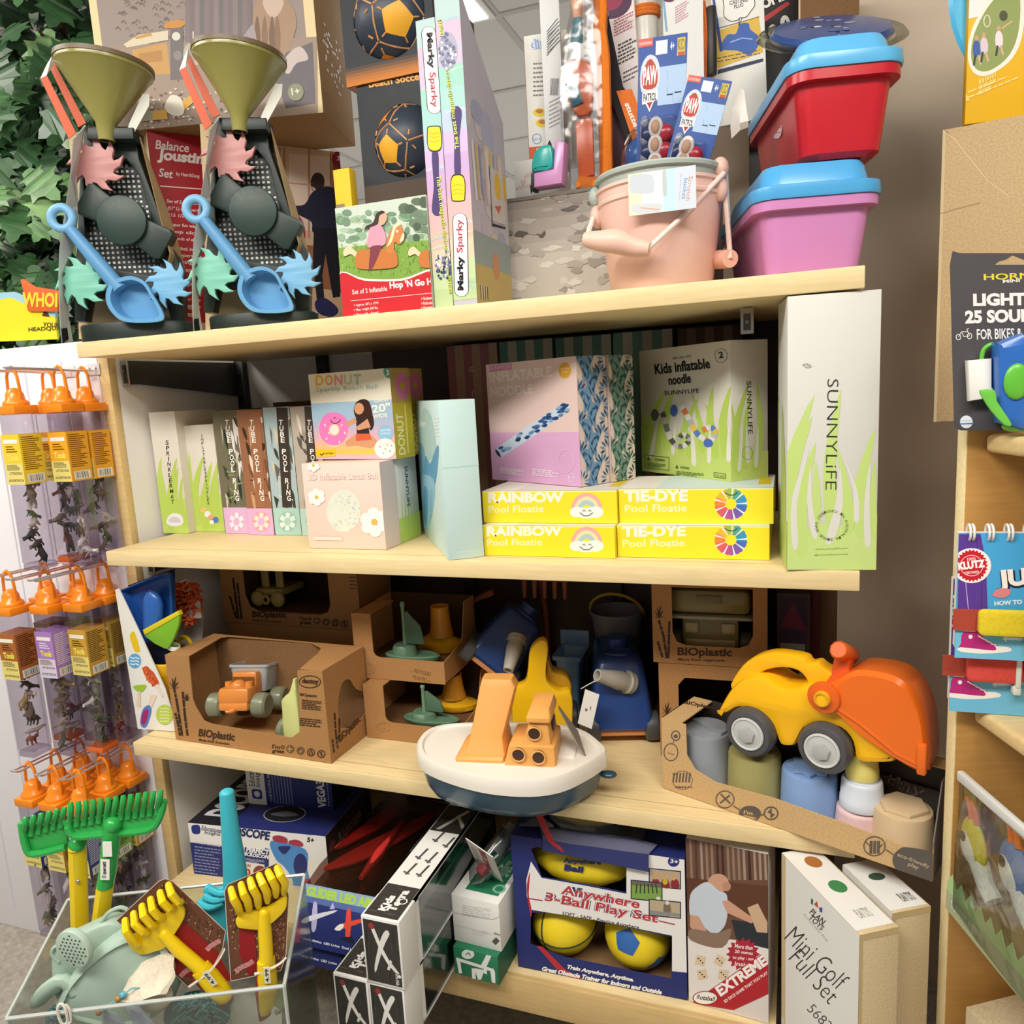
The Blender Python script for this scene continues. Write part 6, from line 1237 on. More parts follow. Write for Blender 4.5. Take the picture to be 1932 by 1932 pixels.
m = MB(); m.box((0, 0, 0), (.026, .0012, .062), '#E3E1DA'); f = Face(m, Mx.Identity(4), (0, 0, 0), (1, 0, 0), (0, 0, 1), .026, .062); f.R(.3, .42, .45, .5, '#6B6B66'); f.R(.6, .5, .66, .6, '#6B6B66'); m.build('price_tag', tk, T_(-.078, -.093, .055) @ R_(14, 'Y') @ R_(-25, 'Z'))
m = MB(); m.tube(smooth([(-.07, -.09, .115), (-.04, -.085, .128), (-.005, -.06, .122)], 4, False), .0009, '#D5D3CB|s', 5); m.build('tag_string', tk)
pos = ony(957, 1205, .262)
o2 = tk.copy(); C.objects.link(o2); o2.matrix_world = T_(pos.x, pos.y, pos.z) @ R_(12, 'Z') @ R_(40, 'Y') @ R_(-14, 'X') @ S_(.9) @ T_(0, -.0, -.085); o2['label'] = 'navy blue tank truck tipped on its side above the yellow digger, nozzle downwards'
for ch in list(tk.children):
    if ch.name.split('.')[0] in ('price_tag', 'tag_string'): continue
    k = ch.copy(); C.objects.link(k); k.parent = o2
    if k.name.startswith('nozzle'):
        dl = (o2.matrix_world.to_3x3().inverted() @ V((-.02, -.72, -.6))).normalized(); MN = T_(.012, -.05, .108) @ R_(-62, 'Y') @ R_(30, 'X')
        k.matrix_local = T_(.012, -.052, .10) @ dl.to_track_quat('Z', 'Y').to_matrix().to_4x4() @ MN.inverted()
# --- yellow digger and light blue tipper behind the boat
M = T_(.775, .185, ZT3) @ R_(18, 'Z'); t = thing('digger_toy', 'yellow scoop toy with tall neck standing behind the toy boat', 'toy', M)
P2 = lambda pts, yl=0: pz(M, pts, yl)
CL = lambda l: [(x, max(z, .001)) for x, z in l]
m = MB(); m.prism(CL(smooth(P2([(1016, 1206), (1030, 1206), (1034, 1222), (1030, 1262), (1034, 1284), (1056, 1300), (1076, 1300), (1080, 1340), (1068, 1385), (980, 1383), (966, 1330), (968, 1296), (990, 1285), (996, 1262), (1000, 1226)]), 3)), .026, '#EDBB18|g', PZ(.013), .004); m.build('front_shell', t)
m = MB(); m.prism(smooth(P2([(1034, 1235), (1042, 1262), (1066, 1270), (1078, 1290), (1078, 1345), (1066, 1360), (1050, 1320), (1036, 1296), (1030, 1270)], .03), 3), .04, '#C7951C|g', PZ(.055), .004); m.build('side_shell', t)
m = MB(); q = P2([(1078, 1385)], .03)[0]; wheel4(m, (q[0], .03, max(q[1], .031)), .03, .028, '#3A3B3D|s', None, 'X'); m.build('wheel', t)
M = T_(.772, .305, ZT3); t = thing('blue_tipper', 'light blue square tipper bin standing behind the yellow digger', 'toy', M); m = MB()
P2 = lambda pts, yl=0: pz(M, pts, yl)
(xa, za), (xb, zb) = P2([(1038, 1208), (1097, 1270)]); rg = lambda i_, z: [(x, y, z) for x, y in rrect(xa + i_, i_, xb - i_, .07 - i_, .005, 3)]
zm = P2([(1060, 1240)])[0][1]
m.loft([rg(.012, .0), rg(.006, zm - .01), rg(.001, zm - .008), rg(.0, zm), rg(.003, zm + .001), rg(.008, zm - .008), rg(.014, .02)], '#6F9ACB|g'); m.build('bin', t)
m = MB(); m.box((xa, .066, zm + .0012), (xb, .072, za), '#7DA3CF|g', .002); m.build('tailboard', t)
# --- shaded bucket, rakes and spade at the back
M = T_(*ony(1130, 1240, .345)); M.translation.z = ZT3; z_ = loc2(M, 1130, 1168, -.03)[1]
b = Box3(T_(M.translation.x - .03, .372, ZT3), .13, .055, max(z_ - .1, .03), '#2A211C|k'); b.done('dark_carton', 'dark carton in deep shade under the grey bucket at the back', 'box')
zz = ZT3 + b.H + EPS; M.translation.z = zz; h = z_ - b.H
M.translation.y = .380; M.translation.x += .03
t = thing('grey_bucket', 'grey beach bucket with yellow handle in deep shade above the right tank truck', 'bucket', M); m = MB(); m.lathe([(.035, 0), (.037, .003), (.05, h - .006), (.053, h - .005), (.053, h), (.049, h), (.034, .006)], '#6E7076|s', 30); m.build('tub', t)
m = MB(); m.torus(.052, .003, '#A8862A|s', T_(0, 0, h - .006) @ R_(-58, 'X'), 26, 7, 180, 360); m.build('handle', t)
M = T_(*ony(1020, 1130, .40)); M.translation.z = ZT3; t = thing('pink_rake', 'row of salmon rake tines hanging down under the second board', 'rake', M); m = MB(); zt = loc2(M, 1020, 1096, 0)[1]
for i in range(5): x = loc2(M, 990 + i * 19, 1110)[0]; m.tube([(x, 0, min(zt, .33)), (x, -.004, min(zt, .33) - .035)], [.0055, .004], '#A85F45|s', 8)
m.box((loc2(M, 986, 1110)[0] - .004, -.004, min(zt, .33)), (loc2(M, 1070, 1110)[0] + .004, .006, min(zt, .33) + .012), '#A85F45|s', .002); m.tube([(0.0, .004, min(zt, .33) + .004), (0.0, .03, .16), (0, .04, 0.004)], .006, '#7E4634|s', 8); m.build('rake_head', t)
M = T_(*ony(900, 1135, .33)); t = thing('wooden_spade', 'thin brown stick spade slanting above the tipped tank truck', 'spade', T_(M.translation.x, .33, ZT3)); g = lambda x, y: V((loc2(T_(M.translation.x, .33, ZT3), x, y)[0], 0, loc2(T_(M.translation.x, .33, ZT3), x, y)[1])); m = MB(); m.tube([g(930, 1117), g(900, 1130), g(868, 1152), V((g(840, 1200).x, .0, .004))], [.008, .006, .004, .004], '#8A4B2C|s', 8, None, False, .5); m.build('stick', t)
# --- stacking cup set, kraft carton with a big window, set askew at the right
B_ = Box((1251, 1487), (1759, 1664), (1251, 1355), .1, z=ZT3, m=KR, body=False); M = B_.M; W, D, H = B_.W, B_.D, B_.H
t = thing('cup_set_box', 'long kraft window carton of stacking cups lettered tiny, jutting over the shelf front', 'box', M); e = .0016
P2 = lambda pts, yl=0: pz(M, pts, yl); GY = '#5B534D'
m = MB()
fo = [(0, 0), (W, 0), (W, .045)] + P2([(1757, 1620), (1740, 1610), (1600, 1556), (1460, 1506), (1350, 1476), (1312, 1452), (1296, 1425), (1294, 1372)]) + [(P2([(1294, 1372)])[0][0], H), (0, H)]
fo = [(min(max(x, 0), W), min(max(z, 0), H)) for x, z in fo]
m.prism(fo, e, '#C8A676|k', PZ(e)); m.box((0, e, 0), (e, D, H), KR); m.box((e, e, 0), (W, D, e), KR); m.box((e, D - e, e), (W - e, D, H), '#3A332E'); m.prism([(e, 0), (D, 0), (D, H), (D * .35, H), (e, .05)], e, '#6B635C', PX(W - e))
m.box((0, e, H - e), (W * .09, D, H), '#C8A676|k'); m.box((W * .8, D * .72, H - e), (W, D, H), '#C8A676|k')
q = zloc(M, 1640, 1452, H)
m.prism(P2([(1598, 1440), (1772, 1493), (1772, 1546), (1752, 1540), (1660, 1508), (1622, 1472)], D * .93), e, '#4B443F', PZ(D * .93))
f = Face(m, M, (0, 0, 0), (1, 0, 0), (0, 0, 1), W, H)
f.ring(1275, 1388, 9, 10, 2.2, GY, 20); f.E(1275, 1389, 4, 4, GY, 10); f.ring(1266, 1419, 14, 17, 1.8, GY, 24); f.L([(1260, 1420), (1272, 1424)], 1.2, GY); f.L([(1270, 1402), (1272, 1398)], 1.5, GY)
f.ring(1288, 1472, 19, 18, 1, GY, 26)
for i in range(6): f.L([(1272 + i * 6, 1458), (1270 + i * 6, 1476)], 3, GY)
for i in range(6): f.L([(1274 + i * 6, 1484), (1280 + i * 5, 1486)], 3, GY)
f.ring(1368, 1508, 18, 17, 2, GY, 26); f.L([(1360, 1498), (1378, 1516)], 3, GY); f.L([(1377, 1500), (1359, 1515)], 3, GY); f.E(1415, 1535, 21, 15, GY); f.T("I'm", 1403, 1535, 1420, 1538, 7, '#C8A676', .03); f.T('green', 1402, 1543, 1426, 1548, 6, '#C8A676', .03); f.ring(1455, 1534, 14, 13, 2.4, GY, 22); f.P([(1448, 1532), (1456, 1524), (1456, 1536)], GY); f.P([(1462, 1536), (1454, 1544), (1454, 1533)], GY); f.L([(1384, 1520), (1396, 1528)], 2, GY); f.L([(1436, 1538), (1442, 1536)], 2, GY)
f.ring(1650, 1596, 21, 19, 2, GY, 28)
for i in range(3): f.L([(1644 + i * 7, 1586), (1643 + i * 7, 1610)], 5, GY)
f.L([(1634, 1588), (1642, 1596)], 2, GY); f.L([(1666, 1592), (1658, 1600)], 2, GY); f.L([(1671, 1602), (1686, 1612)], 2, GY)
f.SP([(1684, 1622), (1694, 1604), (1714, 1598), (1768, 1614), (1770, 1668), (1700, 1646)], GY, 4); f.T('eco-friendly', 1692, 1616, 1752, 1640, 9, '#B9A58A', .01); f.T('play', 1712, 1634, 1732, 1642, 9, '#B9A58A', .01)
f2 = Face(m, M, (W * .62, D * .93 - e, H - .06), (1, 0, 0), (0, 0, 1), W * .4, .09); f2.T('tiny', 1662, 1482, 1742, 1514, 28, '#8C7A68', .03); f2.T('tiny', 1662, 1482, 1742, 1514, 28, '#4B443F', -.004)
f3 = Face(m, M, (0, 0, H), (1, 0, 0), (0, 1, 0), W, D); f3.T('BIOplastic', 1290, 1330, 1352, 1342, 9, BR, .03)
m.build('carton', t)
def cup(px, py, r, h, col, label, zb=e + EPS, topshape=0, yl=.05):
    x = loc2(M, px, py, yl)[0]; o = thing('stacking_cup', label, 'cup', M @ T_(x, yl, zb), 'stacking cups in the kraft window box'); m = MB(); m.lathe([(r * .98, 0), (r * 1.0, .003), (r * .985, .012), (r * .96, .014), (r * .92, h - .005), (r * .89, h - .001), (r * .85, h)], col, 30); m.build('wall', o)
    m = MB()
    if topshape == 1: m.prism([(r * .8 * math.cos(a_), r * .8 * math.sin(a_)) for a_ in [PI * i / 14 for i in range(15)]], .005, col, T_(0, 0, h) @ R_(-20, 'Z'))
    elif topshape == 2: m.prism(star(0, 0, r * .55, r * .75, 8), .004, col, T_(0, 0, h), .001)
    elif topshape == 3: m.prism(circ(0, 0, r * .78, 6), .005, col, T_(0, 0, h), .001)
    else: m.cyl(r * .7, 0, .003, col, 24, T_(0, 0, h))
    m.build('embossed_top', o); return o
cup(1334, 1430, .039, .088, '#8B9097|s', 'slate grey stacking cup at the left of the window', topshape=1)
cup(1424, 1460, .0405, .075, '#9A935C|s', 'olive green stacking cup under the yellow car', topshape=1)
cup(1527, 1495, .040, .072, '#7E9BC9|s', 'medium blue stacking cup with a scalloped top', topshape=2)
zc = e + EPS
cup(1622, 1530, .032, .038, '#DDBDBE|s', 'pale pink stacking cup at the foot of the small tower'); cup(1626, 1500, .028, .038, '#D5DCE6|s', 'pale blue white stacking cup in the middle of the small tower', zc + .0415); cup(1626, 1490, .021, .034, '#E0D377|s', 'pale yellow stacking cup on top of the small tower', zc + .083)
cup(1703, 1560, .0385, .056, '#CDB48F|s', 'beige stacking cup at the right end under the tiny lettering', topshape=3)
# --- yellow shovel car on top
base = .064; q = onplane(1490, 1420, M @ V((0, .045, 0)), M.to_3x3() @ V((0, 1, 0)))
MC = frame(V((q.x, q.y, ZT3 + .0)), M.to_3x3() @ V((1, 0, 0))); P2 = lambda pts, yl=0: pz(MC, pts, yl)
t = thing('loader_car_toy', 'yellow toy loader car with orange shovel and grey hubs, perched on the cup carton', 'toy', MC)
YC, OC2 = '#F5B914|g', '#E26A1C|g'
body = smooth(P2([(1352, 1346), (1366, 1318), (1382, 1296), (1400, 1282), (1424, 1276), (1445, 1282), (1470, 1298), (1496, 1300), (1515, 1296), (1545, 1300), (1600, 1330), (1660, 1400), (1690, 1436), (1650, 1442), (1615, 1436), (1606, 1400), (1585, 1376), (1545, 1366), (1516, 1376), (1500, 1404), (1490, 1410), (1470, 1405), (1456, 1372), (1432, 1350), (1396, 1336), (1372, 1346), (1356, 1350)], -.025), 3)
hnd = [smooth(P2([(1384, 1296), (1398, 1262), (1424, 1238), (1460, 1228), (1500, 1232), (1522, 1238), (1530, 1248), (1545, 1246), (1556, 1254), (1588, 1276), (1570, 1296), (1530, 1300), (1490, 1300), (1440, 1290)]), 3), smooth(P2([(1440, 1272), (1448, 1262), (1480, 1256), (1510, 1262), (1526, 1278), (1528, 1294), (1512, 1298), (1490, 1288), (1462, 1282)]), 3)]
m = MB(); m.prism(body, .07, YC, PZ(.045), .008); m.build('body', t)
m = MB(); m.prism(hnd, .026, YC, PZ(.016), .004); m.build('handle', t)
for i, (x, y, r) in enumerate(((1415, 1381, 46), (1555, 1412, 52))):
    c = P2([(x, y)], -.032)[0]; R_w = (P2([(x + r, y)], -.032)[0][0] - c[0]) * 1.0
    w_ = MB(); MM = T_(c[0], -.027, c[1]) @ R_(90, 'X'); w_.lathe([(R_w * .4, -.016), (R_w * .86, -.016), (R_w * .98, -.009), (R_w, 0), (R_w * .98, .008), (R_w * .88, .0135), (R_w * .72, .0145), (R_w * .68, .012), (R_w * .3, .012)], '#4A4A4D|s', 40, MM); wo = w_.build('wheel', t)
    h_ = MB(); h_.cyl(R_w * .68, .0125, .0145, '#B9BCBA|s', 36, MM, .0006); h_.torus(R_w * .62, .0016, '#C6C9C7|s', MM @ T_(0, 0, .0145), 32, 6); h_.prism(circ(0, 0, R_w * .34, 6, None, .3), .005, '#A9ACAA|s', MM @ T_(0, 0, .0142), .001); h_.build('hub', wo)
    w2 = MB(); w2.lathe([(R_w * .4, -.013), (R_w * .86, -.013), (R_w, 0), (R_w * .86, .013), (R_w * .4, .013)], '#4A4A4D|s', 30, T_(c[0], .048, c[1]) @ R_(90, 'X')); w2.build('wheel', t)
m = MB()
sv = [(1534, 1318), (1546, 1300), (1566, 1292), (1590, 1276), (1616, 1264), (1650, 1266), (1690, 1276), (1718, 1298), (1740, 1340), (1750, 1395), (1750, 1452), (1735, 1456), (1690, 1432), (1620, 1384), (1576, 1342), (1560, 1334), (1546, 1336)]
so = smooth(P2(sv, -.03), 2); cxs, czs = P2([(1660, 1350)], -.03)[0]
m.loft([[(cxs + (x - cxs) * .92, -.036, czs + (z - czs) * .9) for x, z in so], [(x, -.030, z) for x, z in so], [(x, .022, z) for x, z in so], [(cxs + (x - cxs) * .92, .030, czs + (z - czs) * .9) for x, z in so]], OC2); m.build('shovel', t)
m = MB(); m.tube([(*P2([p_], -.036)[0][:1], -.034, P2([p_], -.044)[0][1]) for p_ in ((1570, 1336), (1620, 1370), (1690, 1428), (1738, 1452))], .0035, '#DB651B|g', 8); m.build('shovel_rib', t)
for k, (x, y) in enumerate(((1738, 1410), (1748, 1400))):
    m = MB(); c = P2([(x, y + 20)], -.038 + k * .04)[0]; m.box((c[0] - .005, -.041 + k * .04, c[1] - .022), (c[0] + .006, -.031 + k * .04, c[1] + .018), OC2, .003); m.build('shovel_tooth', t)
c = P2([(1552, 1318)], -.042)[0]; m = MB(); MM = T_(c[0], -.033, c[1]) @ R_(90, 'X'); m.cyl(.021, 0, .008, '#DC611C|g', 28, MM, .002); m.build('pivot_disc', t); m = MB(); m.cyl(.0105, .008, .013, YC, 22, MM, .001); m.torus(.0085, .002, '#D9A020|g', MM @ T_(0, 0, .013), 20, 6); m.build('pivot_pin', t)
m = MB(); a_, b_ = P2([(1588, 1286), (1594, 1240)]); m.loft([[(x + dx, y, z) for x, y in rrect(-.014 * s, -.012 * s, .014 * s, .012 * s, .003, 2)] for z, s, dx in ((a_[1] - .006, 1.3, a_[0]), (a_[1] + .012, .8, a_[0]), (b_[1] + .004, .75, b_[0]))], '#D9581F|g'); m.build('knob_stem', t)
m = MB(); MM = T_(b_[0], 0, b_[1] + .006) @ R_(90, 'X') @ R_(-25, 'X') @ T_(0, 0, -.026); m.lathe([(.010, 0), (.0125, .003), (.0125, .05), (.010, .054)], '#E0601F|g', 10, MM @ R_(18, 'Z')); m.build('knob', t)
# ================================================================ bottom shelf
ZT4 = Z4 + EPS
NVY = '#25306E'
# --- kids microscope box
a, b_ = ony(356, 1545, .085), ony(598, 1567, .085); ua = V((1, .10, 0)).normalized()
M = frame(V((a.x + .006, .075, ZT4)), ua); Wk = .305; hk = .112
b = Box3(M, Wk, .2, hk, '#E6E4E0'); f = b.F
f.P([(350, 1588), (424, 1597), (432, 1700), (362, 1700)], NVY); f.P([(440, 1595), (508, 1604), (506, 1632), (440, 1622)], NVY); f.P([(500, 1600), (508, 1602), (506, 1680), (498, 1680)], NVY)
f.SP([(362, 1558), (376, 1557), (377, 1572), (364, 1572)], '#2A3780'); f.T('Educational', 380, 1566, 417, 1572, 9, '#26305F', .01); f.T('Insights', 386, 1575, 415, 1579, 8, '#26305F', .01)
f.T('OUR PLAYFUL PROMISE', 366, 1590, 416, 1598, 4, '#D9DBE8', .02); f.para(367, 1598, 418, 1650, 9, 2, '#8C93BD', .14)
f.T('GeoSafari', 443, 1556, 469, 1561, 8, '#2B2B33', .02, .2); f.T('KIDSCOPE', 426, 1573, 508, 1586, 17, '#26305F', .05); f.T('THE PERFECT', 441, 1604, 507, 1613, 10, '#F1F1F1', .05); f.T('KID MICROSCOPE', 441, 1611, 508, 1621, 7, '#F1F1F1', .04); f.para(458, 1619, 500, 1626, 3, 1.3, '#A9AECB', .14)
f.T('SLIDES', 456, 1634, 473, 1636, 5, '#B0343B', .02); f.T('60', 450, 1652, 472, 1654, 15, '#B0343B', .03); f.E(490, 1645, 12, 12, '#8C3A3F')
f.SP([(512, 1586), (576, 1602), (580, 1640), (586, 1672), (572, 1700), (556, 1700), (552, 1660), (536, 1635), (520, 1620)], '#4E8BCB'); f.SP([(525, 1598), (536, 1612), (548, 1600), (545, 1596)], NVY); f.E(567, 1632, 13, 22, NVY); f.SP([(515, 1578), (528, 1576), (542, 1582), (540, 1591), (518, 1587)], '#A63A52'); f.SP([(546, 1586), (560, 1584), (571, 1590), (570, 1597), (548, 1593)], '#A63A52'); f.E(580, 1666, 7, 9, '#A63A52')
f.T('5+', 579, 1588, 592, 1590, 9, '#26252B', .04); f.T('Build 5+', 578, 1575, 590, 1577, 3, '#55545A')
T = b.T; T.R(0, 0, 1, 1, '#2C3578'); T.R(0, 0, .3, 1, '#23212B'); T.UV(circ(Wk * .6, .06, .045, 26, .03), '#C9CBD6'); T.UV(circ(Wk * .6, .06, .043, 26, .028), '#2B2B30'); T.UV(smooth([(Wk * .5, .055), (Wk * .6, .07), (Wk * .7, .06), (Wk * .6, .05)], 3), '#7C7D84'); T.TF('DSCOPE', .05, .15, .28, .9, '#D7D8DE', .04, 3)
b.R.R(0, 0, 1, 1, '#3A2A2A'); b.R.UV(circ(.02, hk * .7, .012, 16), '#7E3A36'); b.R.TF('Kidscope', .25, .5, .75, .8, '#8C7A66', .03)
b.done('microscope_box', 'blue and white KIDSCOPE microscope box standing on the bottom shelf', 'box'); KZ = ZT4 + hk + EPS
M2 = M @ T_(.085, .085, hk + EPS); b = Box3(M2, .195, .11, .1, '#2C3674'); f = b.F
f.R(0, 0, .22, 1, '#E2E1DD'); f.TF('Educational', .03, .4, .10, .98, '#2B2B36', .01, 3); f.TF('Insights', .11, .4, .18, .95, '#2B2B36', .01, 3); f.UV(rrect(.010, .012, .034, .034, .005, 3), '#2A3780'); f.UV(circ(.022, .023, .007, 12), '#E2E1DD')
f.TF('OUR PLAYFUL PROMISE', .26, .1, .29, .9, '#C9CCE2', .01, 3)
for i in range(7): f.R(.31 + i * .035, .06, .325 + i * .035, .85 - .05 * (i % 3), '#6F78AE')
f.TF('VEGA360', .82, .05, .92, .85, '#E9EAF2', .04, 3); f.TF('telescope', .94, .1, .965, .7, '#B9BDD6', 0, 3); b.R.R(0, 0, 1, 1, '#2A211F'); b.R.R(.55, .3, .9, .75, '#5B3F30'); b.R.R(.58, .34, .87, .71, '#3A2A24')
b.done('telescope_box', 'dark blue VEGA360 box lying on top of the KIDSCOPE box', 'box')
# --- wood print glider boxes: black and white ends, clear right side
def gplane(f, P, s=1):
    wing = smooth([P(.10, .05), P(.16, .03), P(.30, .30), P(.52, .56), P(.72, .78), P(.80, .93), P(.70, .92), P(.50, .72), P(.32, .52), P(.18, .22)], 3)
    f.UV(smooth([P(.18, .06), P(.24, .10), P(.45, .45), P(.62, .68), P(.76, .84), P(.66, .90), P(.5, .76), P(.34, .5), P(.2, .2)], 2), '#E4E2DC')
    f.UV([P(.16, .9), P(.26, .93), P(.5, .54), P(.72, .28), P(.90, .16), P(.86, .12), P(.62, .26), P(.42, .46)], '#E9E7E2'); f.UV([P(.58, .16), P(.66, .15), P(.76, .33), P(.70, .36)], '#DDDBD5'); f.UV(circ(*P(.2, .92), f.W * .08, 10, f.H * .05), '#9A3A38'); f.UV([P(.74, .30), P(.97, .13), P(.9, .12), P(.72, .26)], '#D5D3CD')
def glider(Mg, W, D, H, label):
    t = thing('glider_box', label, 'box', Mg, 'wood print glider boxes'); m = MB(); WH = '#E9E8E4'; e = .0016
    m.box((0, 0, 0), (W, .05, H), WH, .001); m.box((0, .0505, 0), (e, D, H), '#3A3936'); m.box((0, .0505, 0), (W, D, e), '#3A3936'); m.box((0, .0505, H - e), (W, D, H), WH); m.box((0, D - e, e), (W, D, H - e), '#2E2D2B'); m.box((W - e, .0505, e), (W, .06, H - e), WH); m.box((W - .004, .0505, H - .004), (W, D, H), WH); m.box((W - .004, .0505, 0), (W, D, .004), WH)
    f = Face(m, Mg, (0, 0, 0), (1, 0, 0), (0, 0, 1), W, H); r = random.Random(4)
    f.R(.05, .04, .95, .96, '#3B3936')
    for i in range(26): u = r.uniform(.06, .92); v = r.uniform(.05, .7); f.R(u, v, u + .012, v + r.uniform(.08, .25), r.choice(['#4B4845', '#2C2A28', '#565350']))
    P = lambda u, v: (W * (.1 + u * .84), H * (.14 + v * .80)); gplane(f, P); f.TF('Terra Kids', .80, .06, .88, .26, WH, .02, 1); f.UV(circ(W * .9, H * .2, W * .045, 12), WH)
    T = Face(m, Mg, (0, 0, H), (1, 0, 0), (0, 1, 0), W, D)
    T.UV([(W * .05, .004), (W * .93, .004), (W * .93, .075), (W * .05, .075)], '#3B3936')
    for i in range(24): v = r.uniform(.005, .068); u = r.uniform(.06, .6); T.UV([(W * u, v), (W * (u + r.uniform(.1, .28)), v), (W * (u + .2), v + .0012), (W * u, v + .0012)], r.choice(['#55524E', '#2A2826', '#605D59']))
    T.TF('Terra', .50, .018 / D, .74, .066 / D, WH, .05, 3); T.TF('Kids', .30, .016 / D, .5, .05 / D, WH, .05, 3); T.UV(circ(W * .75, .042, W * .11, 16), WH); T.UV(circ(W * .75, .042, W * .08, 14), '#3B3936')
    for (u, v) in ((.3, .1), (.65, .1), (.3, .14), (.62, .135), (.4, .19), (.78, .18)): T.UV([(W * u, v), (W * (u + .05), v), (W * (u + .12), v + .03), (W * (u + .06), v + .03)], '#4A4A48'); T.UV([(W * (u - .08), v + .004), (W * (u + .1), v + .001), (W * (u + .1), v + .004), (W * (u - .08), v + .008)], '#5A5A58')
    T.UV([(W * .05, .22), (W * .95, .22), (W * .95, .3), (W * .05, .3)], '#2B2A28'); T.UV([(W * .2, .225), (W * .32, .225), (W * .8, .29), (W * .68, .29)], '#A9A8A3'); T.UV([(W * .5, .27), (W * .9, .235), (W * .92, .245), (W * .55, .275)], '#A9A8A3')
    m.build('carton', t)
    m = MB(); m.box((W * .45, .08, H * .3), (W * .5, D - .03, H * .36), '#D9D7D0|s', .002); m.prism([(.1, H * .36), (.16, H * .36), (.24, H * .85), (.2, H * .85)], .004, '#D2D0C9|s', PX(W * .46), .001); m.build('glider', t)
    m = MB(); m.box((W - .0012, .0605, .004), (W - .0006, D - .002, H - .004), '#DDE1E2|c'); m.build('clear_side', t); return t
GY = -.18
g = glider(T_(.533, GY, ZT4), .058, .36, .099, 'lower left wood print glider box jutting out over the shelf front')
dup(g, T_(.5925, GY, ZT4), 'lower right wood print glider box jutting out over the shelf front')
gl = glider(T_(.592, GY - .002, ZT4 + .0997), .0615, .37, .107, 'top wood print glider box lying on the two lower ones')
# --- light-up glider bags with navy headers
def gbag(x0, x1, z, lab, dz, col):
    t = thing('glider_bag', lab, 'toy', T_((x0 + x1) / 2, -.03, z), 'navy header glider bags'); w_ = (x1 - x0) / 2
    m = MB()
    m.loft([[(x, y, zz) for x, zz in ((-w_ * s, .002), (-w_ * s, hh * .6), (0, hh), (w_ * s, hh * .6), (w_ * s, .002), (0, 0))] for y, s, hh in ((.0, 1, .004), (.04, .98, .022), (.16, .97, .026), (.28, .95, .02))], '#C9B4B2|t', (1, 1)); m.build('clear_bag', t)
    m = MB(); m.tube([(.02, .03, .010), (.018, .09, .013), (.01, .2, .012)], [.006, .014, .008], col + '|s', 10, None, False, .7); m.build('red_fuselage', t)
    m = MB(); m.prism(smooth([(-.06, .05), (-.05, .04), (.0, .09), (.05, .2), (.055, .25), (.045, .25), (-.02, .14)], 3), .005, col + '|s', T_(0, 0, .004), .001); m.build('red_wing', t)
    m = MB(); m.prism(smooth([(-.075, .12), (-.068, .1), (-.02, .2), (-.03, .26), (-.045, .25)], 3), .005, col + '|s', T_(0, 0, .0045), .001); m.build('red_tail', t)
    m = MB(); Mh = T_(0, -.0012, .004) @ R_(-30, 'X'); W, H = 2 * w_, .092
    m.box((-w_, -.0015, -H), (w_, 0, 0), NVY, .0004); MW = T_((x0 + x1) / 2, -.03, z) @ Mh
    f = Face(m, MW, (-w_, -.0015, -H), (1, 0, 0), (0, 0, 1), W, H)
    f.R(0, .78, 1, 1, '#8FA9C4'); f.R(0, .7, 1, .8, '#566BA8'); f.TF('GLIDER LED AIR', .04, .80, .96, .97, '#A9CF4E', .06); f.TF('* Night Flights  LED Lights  Dual & Easy Store', .08, .08, 1, .13, '#E6E8F1', .03)
    for u, c in ((.06, '#B9B4DB'), (.52, '#DE4F3A')):
        f.UV(smooth([(W * (u + .1), H * .7), (W * (u + .16), H * .68), (W * (u + .2), H * .3), (W * (u + .14), H * .28)], 3), c); f.UV(smooth([(W * u, H * .4), (W * (u + .04), H * .36), (W * (u + .4), H * .62), (W * (u + .4), H * .66), (W * (u + .1), H * .5)], 2), c if u > .3 else '#D9DAE6'); f.UV(smooth([(W * (u - .02), H * .36), (W * (u + .06), H * .36), (W * (u + .1), H * .46), (W * (u + .04), H * .46)], 2), '#F0EFEA')
        f.UV([(W * (u + .33), H * .66), (W * (u + .36), H * .78), (W * (u + .4), H * .68)], c)
    f.UV(smooth([(W * .6, H * .24), (W * .78, H * .2), (W * .74, H * .3)], 2), '#1B1C2E')
    m.build('header_card', t, Mh); return t
gbag(.385, .528, ZT4 + .112, 'upper light-up glider bag with red plane and navy header, left of the glider boxes', 0, '#C93431')
gbag(.375, .520, ZT4 + .078, 'lower light-up glider bag, mostly its navy header showing', 0, '#B92E2C')
b = Box3(T_(.385, -.005, ZT4), .14, .26, .075, '#25222A'); b.F.R(0, 0, 1, .06, '#D9D7D2'); b.done('black_carton', 'flat black carton under the two navy glider bags', 'box')
# --- green and white fan kits, clear pack on top
a, c = onz(852, 1835, ZT4), onz(955, 1865, ZT4); u = V((1, -.05, 0))
Mg = frame(V((a.x + .006, a.y, ZT4)), u); Wg = .079
b = Box3(Mg, Wg, .24, .05, '#2C7A57'); f = b.F
WHT = '#E9ECE6'
for p_ in ([(861, 1806), (932, 1828), (932, 1834), (861, 1812)], [(861, 1808), (868, 1810), (872, 1836), (866, 1836)], [(890, 1826), (897, 1828), (898, 1852), (891, 1850)], [(908, 1820), (920, 1797), (928, 1802), (916, 1828)], [(925, 1830), (934, 1832), (935, 1855), (928, 1853)], [(895, 1826), (914, 1830), (908, 1848), (902, 1848)], [(912, 1824), (919, 1826), (919, 1838), (913, 1836)]): f.P(p_, WHT)
f.E(883, 1800, 12, 9, WHT); f.L([(879, 1801), (884, 1797), (888, 1803)], 2, '#2C7A57'); b.R.R(0, 0, 1, 1, '#22624A')
b.done('robot_kit_box', 'green box with a white jointed figure outline, under the white box', 'box')
b = Box3(Mg @ T_(-.003, .012, .0506), Wg + .005, .22, .084, '#E3E3DE'); f = b.F
